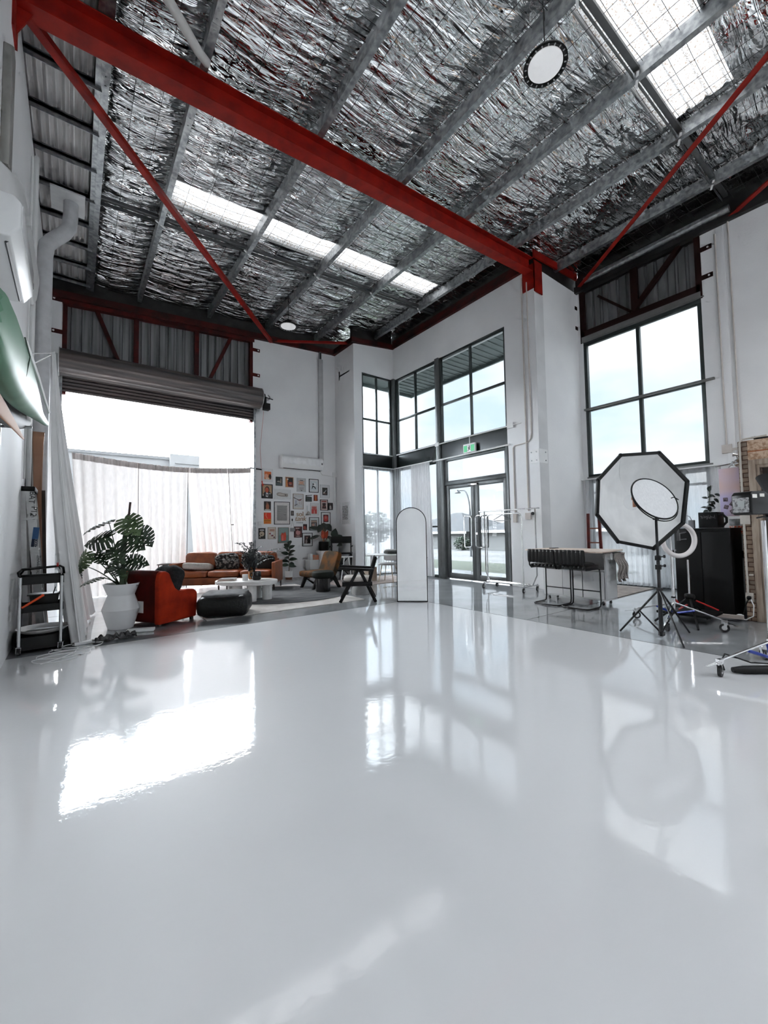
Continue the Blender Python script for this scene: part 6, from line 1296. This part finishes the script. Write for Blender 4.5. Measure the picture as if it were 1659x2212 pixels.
t = thing('silver_spotlights', 'cluster of small silver clip lamps above the pink board', 'lamp', (7.62, 1.66, 2.17))
for k, (x, y, z) in enumerate(((0, 0, .0), (.02, -.05, .05), (-.02, -.06, -.02), (.0, -.04, .12))):
    b = MB(); b.lathe([(.01, .03), (.03, -.03), (.026, -.03), (0, .025)], (x, y, z), 12, M=Matrix.Rotation(.6 * k, 3, 'X')); b.build('lamp_head', M_CHROME, t)
b = MB(); b.tube([(0, 0.05, -.06), (0, 0, 0), (.02, -.05, .06), (0, -.04, .14)], .006, 6); b.build('arm', M_CHROME, t)
pp = thing('climbing_plant', 'trailing dark green plant behind the coffee machine', 'plant', (7.88, 2.02, 1.45))
rg = random.Random(5)
for i in range(26):
    b = MB(); z = rg.uniform(-.1, .45); oval_leaf(b, (rg.uniform(-.04, .04), rg.uniform(-.06, .06), z), (rg.uniform(-1, .2), rg.uniform(-1, 1), rg.uniform(-.8, .4)), (-.6, 0, .8), .09, .055); b.build('leaf', mat('ivy green', (.06, .085, .07), .4, col2=(.02, .03, .025), nscale=5), pp, smooth=60)
b = MB(); b.tube([(0, 0, -.22), (.02, .02, .1), (0, -.02, .45)], .006, 5); b.build('stem', M_STEM, pp)
t = thing('plant_cup', 'small white pot of the trailing plant on the back of the black cabinet', 'planter', (7.88, 2.02, 0))
b = MB(); b.lathe([(0, 0), (.05, 0), (.06, .12), (.05, .12), (0, .02)], (0, 0, 1.14), 16); b.tube([(0, 0, 0), (0, 0, 1.14)], .02, 8); b.lathe([(0, 0), (.12, 0), (.12, .015), (0, .02)], n=20); b.build('pot', M_WHITE, t)
# brick partition with timber door frame
def brickm():
    m, nt, out = nodes_of('painted over brickwork'); v = coords(nt, (1, 1, 1))
    sp = N(nt, 'ShaderNodeSeparateXYZ'); nt.links.new(v, sp.inputs[0]); ad = N(nt, 'ShaderNodeMath', operation='ADD'); nt.links.new(sp.outputs['X'], ad.inputs[0]); nt.links.new(sp.outputs['Y'], ad.inputs[1])
    cb = N(nt, 'ShaderNodeCombineXYZ'); nt.links.new(ad.outputs[0], cb.inputs['X']); nt.links.new(sp.outputs['Z'], cb.inputs['Y'])
    br = N(nt, 'ShaderNodeTexBrick', Scale=4.2); br.inputs['Color1'].default_value = (.34, .24, .17, 1); br.inputs['Color2'].default_value = (.22, .17, .13, 1); br.inputs['Mortar'].default_value = (.10, .05, .03, 1); br.inputs['Mortar Size'].default_value = .03
    nt.links.new(cb.outputs[0], br.inputs['Vector']); p = N(nt, 'ShaderNodeBsdfPrincipled', Roughness=.8)
    nt.links.new(br.outputs['Color'], p.inputs['Base Color']); bp = N(nt, 'ShaderNodeBump', Strength=.5, Distance=.01); nt.links.new(br.outputs['Fac'], bp.inputs['Height']); bp.invert = True; nt.links.new(bp.outputs[0], p.inputs['Normal']); nt.links.new(p.outputs[0], out.inputs[0]); return m
M_OSB = mat('chipboard panel', (.58, .42, .30), .8, col2=(.34, .20, .12), nscale=26, stretch=(1, 1, 1), mixpos=(.4, .6))
b = MB(); b.box(7.17, 7.29, 1.40, 1.50, 0, 2.40, 0); b.box(7.29, XW, 1.38, 1.50, 0, 2.40, 0); b.box(7.17, 7.27, -.6, 1.40, 2.13, 2.40, 1); b.box(7.165, 7.17, -.6, 1.40, 2.24, 2.255, 2); b.box(7.165, 7.17, 1.05, 1.06, 2.13, 2.24, 2); b.box(7.17, 7.29, -.6, .45, 0, 2.13, 0); b.box(7.29, XW, -.6, 1.38, 2.34, 2.40, 1)
struct(b.build('wall_partition', [brickm(), M_OSB, mat('rust joint', (.42, .14, .05), .7)], smooth=0), 'brick partition of the inner room at the right picture edge')
M_TIMB = mat('weathered door timber', (.40, .32, .25), .7, col2=(.26, .19, .14), nscale=5, stretch=(6, 6, .6))
b = MB(); b.box(7.15, 7.24, 1.33, 1.40, 0, 2.13); b.box(7.15, 7.24, .45, 1.33, 2.06, 2.13); b.box(7.16, 7.22, 1.29, 1.33, 0, 2.06); b.box(7.16, 7.22, .45, 1.29, 2.02, 2.06)
dd = struct(b.build('door_4', M_TIMB, smooth=0, bevel=.004), 'rough timber door frame in the brick partition')
b = MB(); b.box(7.26, 7.30, .47, 1.28, .0, 2.02); b.build('door_leaf', mat('dark timber leaf', (.10, .075, .055), .6, col2=(.06, .045, .035), nscale=4, stretch=(5, 5, .5)), dd, smooth=0)
b = MB(); b.tube([(7.15, 1.475, 0.3), (7.15, 1.475, 2.38), (7.15, 1.44, 2.42), (7.15, 1.2, 2.43)], .012, 8); b.box(7.13, 7.17, 1.41, 1.51, 1.28, 1.40); b.box(7.13, 7.17, 1.42, 1.50, .26, .37); b.box(7.12, 7.17, 1.41, 1.45, .6, .62)
tag(b.build('wall_conduit', mat('dull cream conduit', (.55, .50, .44), .5)), 'cream conduit with sockets on the brick corner', 'conduit')
b = MB(); b.tube([(7.12, 1.45, .30), (7.08, 1.41, .22), (7.08, 1.42, .08), (7.1, 1.5, .02), (7.1, 1.6, .03)], .006, 6); b.tube([(7.12, 1.46, .31), (7.09, 1.5, .2), (7.1, 1.52, .1), (7.12, 1.56, .05)], .006, 6, mi=1); b.puff((7.1, 1.56, .05), (.09, .08, .07), .7, 8, 12); b.puff((7.11, 1.46, .31), (.05, .05, .05), .8, 8, 10, mi=1)
tag(b.build('power_lead', [M_WHITE, M_BLACK]), 'black and white leads plugged in at the foot of the brick corner', 'cable')
t = thing('work_lamp', 'lit white lamp lying on top of the brick partition against the wall', 'lamp', (7.5, 1.05, 2.402))
b = MB(); b.box(-.02, .02, -.25, .12, .03, .14); b.build('housing', M_BLACK, t, bevel=.004)
b = MB(); b.box(.02, .03, -.24, .11, .04, .13); b.build('emitter', mat('lamp emitter', (1, 1, 1), .5, emit=(1, .97, .93), estr=14), t, smooth=0)
b = MB(); rg = random.Random(2)
b.tube([(-.2 + rg.uniform(0, .3), .05 + rg.uniform(0, .3), .02 + rg.uniform(0, .05)) for _ in range(16)], .012, 6); b.build('cable', M_BLACK, t)
# timber offcut
b = MB(); b.bar((6.95, 1.83, .06), (7.0, 1.5, .06), .09, .04); tag(b.build('timber_offcut', mat('pale offcut', (.42, .36, .32), .8)), 'short pale timber offcut lying before the black cabinet', 'timber')
t = thing('black_floor_fan', 'low black tripod base with red clamps beneath the ring light', 'tripod', (6.55, 1.95, 0))
b = MB(); b.tube([(0, 0, .82), (0, 0, .36)], .014, 8); b.build('pole', M_CHROME, t)
b = MB(); b.puff((0, 0, .33), (.14, .12, .08), .7, 8, 14, wob=.01); b.puff((.02, 0, .58), (.05, .04, .07), .7, 6, 10); b.build('clamp', M_BLACK, t)
for x, y in ((-.5, -.22), (-.35, .3), (.3, -.1)):
    b = MB(); b.tube([(0, 0, .33), (x, y, .01)], .013, 6); b.build('leg', M_BLACK, t)
b = MB(); b.tube([(-.05, .08, .2), (-.12, .14, .30)], .012, 6); b.tube([(.03, -.06, .28), (.2, -.25, .16)], .010, 6); b.tube([(-.1, .1, .16), (0, .03, .22)], .012, 6); b.build('red_strap', mat('signal red', (.5, .01, .01)), t)
b = MB(); b.box(-.25, .25, -.3, .3, .10, .13); o = b.build('black_equipment_tray', M_BLACK, loc=(6.60, 1.98, 0)); tag(o, 'flat black sandbag lying across the stand legs', 'sandbag')
# ---------------------------------------------------------------- left hand side
t = thing('utility_trolley', 'black and silver utility trolley against the left wall', 'trolley', (-.29, 6.04, 0), R_(4))
M_TRAY = mat('black moulded plastic', (.006, .006, .006), .45, spec=.2)
def tray(z, h, nm):
    b = MB(); w, d = .19, .15
    b.box(-w, w, -d, d, z, z + .012); b.box(-w, w, -d, -d + .01, z, z + h); b.box(-w, w, d - .01, d, z, z + h); b.box(-w, -w + .01, -d, d, z, z + h); b.box(w - .01, w, -d, d, z, z + h); b.build(nm, M_TRAY, t, bevel=.008)
tray(.74, .09, 'top_tray'); tray(.44, .08, 'middle_tray'); tray(.04, .14, 'bottom_tray')
b = MB(); b.tube([(-.19, -.1, .83), (-.2, -.08, .87), (-.17, .0, .90), (.16, .0, .92), (.19, .02, .90), (.20, .05, .83)], .012, 8); b.tube([(-.19, .1, .83), (-.15, .1, .89), (.15, .1, .91), (.2, .1, .83)], .012, 8); b.build('handle', M_TRAY, t)
for x, y in ((-.18, -.16), (.17, -.16), (-.19, .16), (.18, .16)):
    b = MB(); b.tube([(x, y, .09), (x, y, .82)], .014, 10); b.build('leg', mat('satin silver tube', (.62, .62, .62), .35, .4), t); caster(t, x, y, 1.3, .035)
b = MB(); b.prism([(-.11, 0), (.11, 0), (.13, .16), (-.13, .16)], -.1, .1, 'y'); b.box(-.15, .15, -.11, .11, .155, .165); o = b.build('black_toolbox', M_TRAY, loc=(-.26, 6.06, .455), bevel=.004); tag(o, 'black open tub standing on the middle tray of the trolley', 'tub')
b = MB(); b.tube([(-.44, 5.86, .50), (-.27, 5.86, .615)], .012, 8); b.puff((-.27, 5.86, .617), (.03, .03, .03), .9, 6, 8); tag(b.build('orange_handle', mat('fluorescent orange', (.85, .09, .02), .4, emit=(.9, .12, .03), estr=.0)), 'bright orange stick leaning across the middle tray of the trolley', 'stick')
b = MB(); b.tube([(-.19, 6.0, .60), (-.165, 6.0, .69)], .006, 6); tag(b.build('black_pen', M_TRAY), 'thin black stick poking out of the trolley tub', 'stick')
b = MB(); b.box(-.008, .012, -.012, .012, 0, .045); o = b.build('red_peg', mat('dark red plastic', (.35, .01, .01), .4), loc=(-.155, 6.04, .915), bevel=.003); tag(o, 'small dark red peg on the trolley handle', 'peg')
t = thing('oval_tub', 'black tub with a wide pale rim sitting low inside the trolley', 'tub', (-.27, 6.10, .105))
b = MB(); b.lathe([(0, .0), (.165, 0), (.19, .09), (.175, .09), (.155, .02), (0, .02)], n=32); b.build('bowl', M_TRAY, t)
b = MB(); b.lathe([(.18, .085), (.235, .12), (.24, .135), (.225, .13), (.17, .095)], n=36, closed=True); b.build('rim', mat('pale grey rim', (.38, .37, .36), .5), t)
b = MB(); b.box(XL + .02, .02, 6.18, 6.5, 0, .20); o = b.build('black_equipment_case', mat('black case', (.010, .010, .010), .6), bevel=.02); tag(o, 'low black case on the floor behind the trolley', 'case')
# aluminium step ladder
t = thing('step_ladder', 'folded aluminium step ladder with printed labels leaning on the left wall', 'ladder', (-.45, 6.85, 0))
M_ALU = mat('aluminium', (.55, .55, .54), .35, .6, col2=(.42, .42, .41), nscale=6)
for y in (-.0, .42):
    b = MB(); b.bar((.13, y, 0), (-.02, y, 1.86), .025, .085, (1, 0, 0)); b.build('front_rail', M_ALU, t, smooth=0)
    b = MB(); b.bar((-.02, y + .0, 0), (-.085, y, 1.84), .025, .05, (1, 0, 0)); b.build('rear_rail', M_ALU, t, smooth=0)
for k in range(6):
    z = .28 + k * .27; b = MB(); b.box(.10 - z * .07 - .03, .10 - z * .07 + .05, .0, .42, z, z + .02); b.build('step', M_ALU, t, smooth=0)
b = MB(); b.box(-.11, .035, -.03, .45, 1.84, 1.90); b.build('top_cap', M_BLACK, t, bevel=.008)
b = MB(); b.bar((-.09, -.02, 1.48), (.06, -.02, 1.50), .02, .03); b.build('spreader', M_ALU, t, smooth=0)
tl = (R_(90), R_(-85), 0)
text_mesh('label_lettering', 'P120', .085, flat(BK), t, (.022, -.0145, 1.56), (R_(90), R_(94), 0), .0005)
text_mesh('label_lettering', 'BAT', .085, flat(BK), t, (.005, -.0145, 1.76), (R_(90), R_(94), 0), .0005)
b = MB(); M = Matrix.Translation((.047, -.0143, 1.26)) @ Matrix.Rotation(R_(4.6), 4, 'Y'); b.box(-.03, .03, -.0006, 0, -.03, .12, 0, M); b.box(-.03, .03, -.0008, 0, -.13, -.03, 1, M); b.build('blue_label', [flat((.06, .16, .38)), flat((.01, .03, .07))], t, smooth=0)
text_mesh('label_lettering', '120KG', .04, flat(WH), t, (.052, -.0155, 1.18), (R_(90), R_(94), 0), .0005)
text_mesh('label_lettering', 'INDUSTRIAL', .042, flat(BK), t, (.085, -.0145, .90), (R_(90), R_(94), 0), .0005)
# boards
b = MB()
def plank(u, v):
    z = 2.74 * v; x = -.50 + .13 * u + .10 * (1 - v) - .05 * math.sin(v * PI) * (u); return (x, 7.42 + .03 * math.sin(v * 3) + (.10 * max(0, v - .93) / .07 if v > .93 else 0), z)
b.grid(plank, 6, 30); o = b.build('bent_plywood_board', mat('tan plywood', (.50, .27, .17), .5, col2=(.42, .22, .13), nscale=2, stretch=(6, 1, .5)), solid=.022); tag(o, 'tall tan bent plywood board leaning upright on the left wall', 'board')
b = MB(); b.bar((-.47, 7.52, 0), (-.525, 7.52, 2.66), .03, .05, (0, 1, 0)); tag(b.build('black_batten', M_BLACK, smooth=0), 'black upright batten behind the tan plywood board', 'batten')
b = MB(); b.bar((-.30, 7.3, 0), (-.36, 7.36, 1.9), .04, .03, (0, 1, 0)); tag(b.build('dark_timber_post', M_DKWOOD, smooth=0), 'thin dark timber post beside the step ladder', 'post')
def board(name, lab, m, keys, thick, xc):
    """keys: (y, z_bottom, z_top)"""
    b = MB(); vs = []; n = 16
    for y, z0, z1, x in keys:
        c, h = (z0 + z1) / 2, (z1 - z0) / 2; tt = thick / 2 * min(1, max(.12, h / .12))
        for j in range(n): a = 2 * PI * j / n; vs.append((x + tt * math.copysign(abs(math.cos(a)) ** .7, math.cos(a)), y, c + h * math.copysign(abs(math.sin(a)) ** .8, math.sin(a))))
    k = len(keys); fs = [(i * n + j, i * n + (j + 1) % n, (i + 1) * n + (j + 1) % n, (i + 1) * n + j) for i in range(k - 1) for j in range(n)] + [tuple(range(n))[::-1], tuple((k - 1) * n + j for j in range(n))]
    b.add(vs, fs); o = b.build(name, m, smooth=70, subd=1); return o
M_GREEN = mat('glossy sage green fibreglass', (.14, .27, .18), .5, col2=(.10, .20, .135), nscale=2, spec=.15)
t = thing('green_surfboard', 'glossy sage green surfboard hung on the left wall, cut by the frame', 'surfboard', (0, 0, 0))
kb = [(1.9, 1.98, 2.20, -.28), (2.4, 1.92, 2.30, -.28), (3.0, 1.98, 2.33, -.28), (3.6, 2.08, 2.345, -.28), (4.2, 2.19, 2.37, -.28), (4.7, 2.28, 2.40, -.28), (5.2, 2.37, 2.46, -.28), (5.8, 2.475, 2.545, -.28), (6.15, 2.55, 2.60, -.28), (6.28, 2.59, 2.612, -.28)]
o = board('deck', None, M_GREEN, kb, .14, -.28); o.parent = t
b = MB(); b.tube([(-.235, 2.9, 2.325), (-.22, 3.6, 2.345), (-.215, 4.2, 2.365), (-.215, 4.9, 2.42)], .012, 6); b.build('white_rail', M_WHITE, t)
b = MB(); b.tube([(-.34, 2.0, 1.98), (-.215, 2.75, 1.96 + .12), (-.205, 2.8, 2.2), (-.23, 2.83, 2.31)], .004, 4); b.build('seam', mat('dark seam', (.03, .06, .04), .6), t)
o = board('black_surfboard', None, mat('dark charcoal board', (.03, .032, .03), .6, spec=.2), [(1.9, 1.90, 2.1, -.40), (3.0, 1.93, 2.3, -.40), (4.0, 2.03, 2.4, -.40), (5.0, 2.25, 2.5, -.40), (5.6, 2.42, 2.53, -.40), (5.75, 2.47, 2.5, -.40)], .08, -.4); tag(o, 'dark charcoal board hung behind the green surfboard', 'surfboard')
o = board('tan_board', None, mat('tan timber board', (.42, .22, .13), .7, spec=.15, col2=(.40, .21, .13), nscale=3, stretch=(1, .3, 1)), [(1.9, 1.74, 1.90, -.30), (2.6, 1.83, 1.945, -.30), (3.0, 1.865, 1.95, -.30), (3.4, 1.90, 1.955, -.30), (3.75, 1.93, 1.955, -.30), (3.83, 1.945, 1.955, -.30)], .04, -.3); tag(o, 'pointed tan timber board hung lowest on the left wall', 'surfboard')
for y in (2.9, 4.9):
    b = MB(); z0 = 1.74 if y < 4 else 2.12
    b.tube([(XL, y, z0 + .12), (-.33, y, z0 + .14)], .012, 6); b.tube([(XL, y, z0 + .26), (-.33, y, z0 + .28)], .012, 6); b.box(XL, XL + .01, y - .02, y + .02, z0 - .05, z0 + .3); o = b.build('board_rack', M_STEEL); tag(o, ['metal wall arms carrying the boards, nearer the camera', 'metal wall arms carrying the boards, farther along'][y > 4], 'rack', 'wall racks for the boards')
# cables and power strip on the floor
rg = random.Random(6)
b = MB()
for k in range(4):
    cx, cy, rx, ry = -.13 + .06 * k, 5.45 + .13 * k, .20 + .03 * (k % 2), .14; P = [(cx + rx * math.cos(a) + rg.uniform(-.015, .015), cy + ry * math.sin(a) + rg.uniform(-.02, .02), .006 + .004 * k) for a in [i * .35 + k for i in range(17)]]
    b.tube(P, .0045, 5)
b.tube([(.0, 5.95, .01), (.06, 6.1, .012), (.12, 6.08, .012)], .0045, 5); b.tube([(-.25, 5.3, .008), (-.1, 5.42, .01), (.02, 5.6, .01), (.05, 5.8, .01), (-.1, 5.9, .01)], .0045, 5)
tag(b.build('extension_lead', M_WHITE), 'tangle of thin white extension leads on the white floor at left', 'cable')
t = thing('power_strip', 'white power board with adaptors at the foot of the drape', 'power board', (.10, 5.99, .0), R_(10))
b = MB(); b.box(-.09, .09, -.03, .03, 0, .035); b.build('body', M_WHITE, t, bevel=.005); b = MB(); b.box(.08, .15, -.05, .0, 0, .04); b.build('adaptor', mat('grey adaptor', (.45, .45, .45), .5), t, bevel=.006)
b = MB(); b.grid(lambda u, v: (.21 + .42 * u, 5.90 + .16 * v + .05 * u, .012 + .050 * abs(noise.noise(Vector((u * 7, v * 4, 2)))) * 2), 40, 18); tag(b.build('crumpled_black_cloth', mat('crumpled black plastic', (.008, .007, .007), .35, col2=(.05, .045, .045), nscale=14, mixpos=(.52, .62)), solid=.01, smooth=60), 'crumpled black cloth strip on the floor in front of the planter', 'cloth')
b = MB(); b.bar((.56, 6.32, .02), (.86, 6.22, .02), .10, .035); tag(b.build('white_carton', M_WHITE, bevel=.004), 'flat white box edge on the floor between planter and rust armchair', 'box')
# ---------------------------------------------------------------- camera, sky, exposure
cam = bpy.data.cameras.new('camera'); co = bpy.data.objects.new('camera', cam); COL.objects.link(co)
yaw, pit, rol = R_(37.0518), R_(2.8137), R_(-.88999)
F = Vector((math.sin(yaw) * math.cos(pit), math.cos(yaw) * math.cos(pit), math.sin(pit)))
r0 = Vector((math.cos(yaw), -math.sin(yaw), 0)); u0 = r0.cross(F)
Rv = r0 * math.cos(rol) + u0 * math.sin(rol); Uv = -r0 * math.sin(rol) + u0 * math.cos(rol)
M = Matrix((Rv, Uv, -F)).transposed().to_4x4(); M.translation = Vector((0, 0, 1.25)); co.matrix_world = M
cam.sensor_fit = 'VERTICAL'; cam.sensor_height = 36; cam.lens = 36 * 884.22 / 2212; cam.clip_start = .02; cam.clip_end = 500
SC.camera = co
w = bpy.data.worlds.new('overcast sky'); SC.world = w; w.use_nodes = True; nt = w.node_tree; nt.nodes.clear()
out = N(nt, 'ShaderNodeOutputWorld'); bg = N(nt, 'ShaderNodeBackground')
tc = N(nt, 'ShaderNodeTexCoord'); sx = N(nt, 'ShaderNodeSeparateXYZ'); nt.links.new(tc.outputs['Generated'], sx.inputs[0])
mp = N(nt, 'ShaderNodeMapping'); mp.inputs['Scale'].default_value = (1, 1, 2.6); nt.links.new(tc.outputs['Generated'], mp.inputs['Vector'])
nz = N(nt, 'ShaderNodeTexNoise', Scale=2.6, Detail=7, Roughness=.55); nt.links.new(mp.outputs[0], nz.inputs['Vector'])
cl = ramp(nt, nz.outputs['Fac'], [(.34, (.66, .80, .93)), (.5, (.86, .91, .97)), (.64, (1.0, 1.0, 1.0))])
# brighter towards the hidden sun in the north-west, and overhead, as under a thin overcast
dp = N(nt, 'ShaderNodeVectorMath', operation='DOT_PRODUCT'); dp.inputs[1].default_value = (-.45, .80, .40); nt.links.new(tc.outputs['Generated'], dp.inputs[0])
mr = N(nt, 'ShaderNodeMapRange'); mr.inputs['From Min'].default_value = .35; mr.inputs['From Max'].default_value = .85; mr.inputs['To Min'].default_value = 0; mr.inputs['To Max'].default_value = 1; mr.interpolation_type = 'SMOOTHSTEP'
nt.links.new(dp.outputs['Value'], mr.inputs['Value'])
mz = N(nt, 'ShaderNodeMapRange'); mz.inputs['From Min'].default_value = .45; mz.inputs['From Max'].default_value = .9; mz.inputs['To Min'].default_value = 0; mz.inputs['To Max'].default_value = 1; mz.interpolation_type = 'SMOOTHSTEP'
nt.links.new(sx.outputs['Z'], mz.inputs['Value'])
s1 = N(nt, 'ShaderNodeMath', operation='MULTIPLY_ADD'); s1.inputs[1].default_value = SKY_NORTH; s1.inputs[2].default_value = SKY_BASE; nt.links.new(mr.outputs[0], s1.inputs[0])
s2 = N(nt, 'ShaderNodeMath', operation='MULTIPLY_ADD'); s2.inputs[1].default_value = SKY_TOP; nt.links.new(mz.outputs[0], s2.inputs[0]); nt.links.new(s1.outputs[0], s2.inputs[2])
nt.links.new(cl, bg.inputs['Color']); nt.links.new(s2.outputs[0], bg.inputs['Strength']); nt.links.new(bg.outputs[0], out.inputs['Surface'])
SC.view_settings.view_transform = 'Standard'; SC.view_settings.look = 'None'; SC.view_settings.gamma = 1; SC.view_settings.use_curve_mapping = False
SC.view_settings.exposure = EXPO
cy = SC.cycles
cy.max_bounces = 6; cy.diffuse_bounces = 4; cy.glossy_bounces = 3; cy.transmission_bounces = 4; cy.transparent_max_bounces = 12; cy.use_adaptive_sampling = True; cy.adaptive_threshold = .12; cy.adaptive_min_samples = 12
cy.sample_clamp_indirect = 8; cy.caustics_reflective = False; cy.caustics_refractive = False; cy.blur_glossy = .5
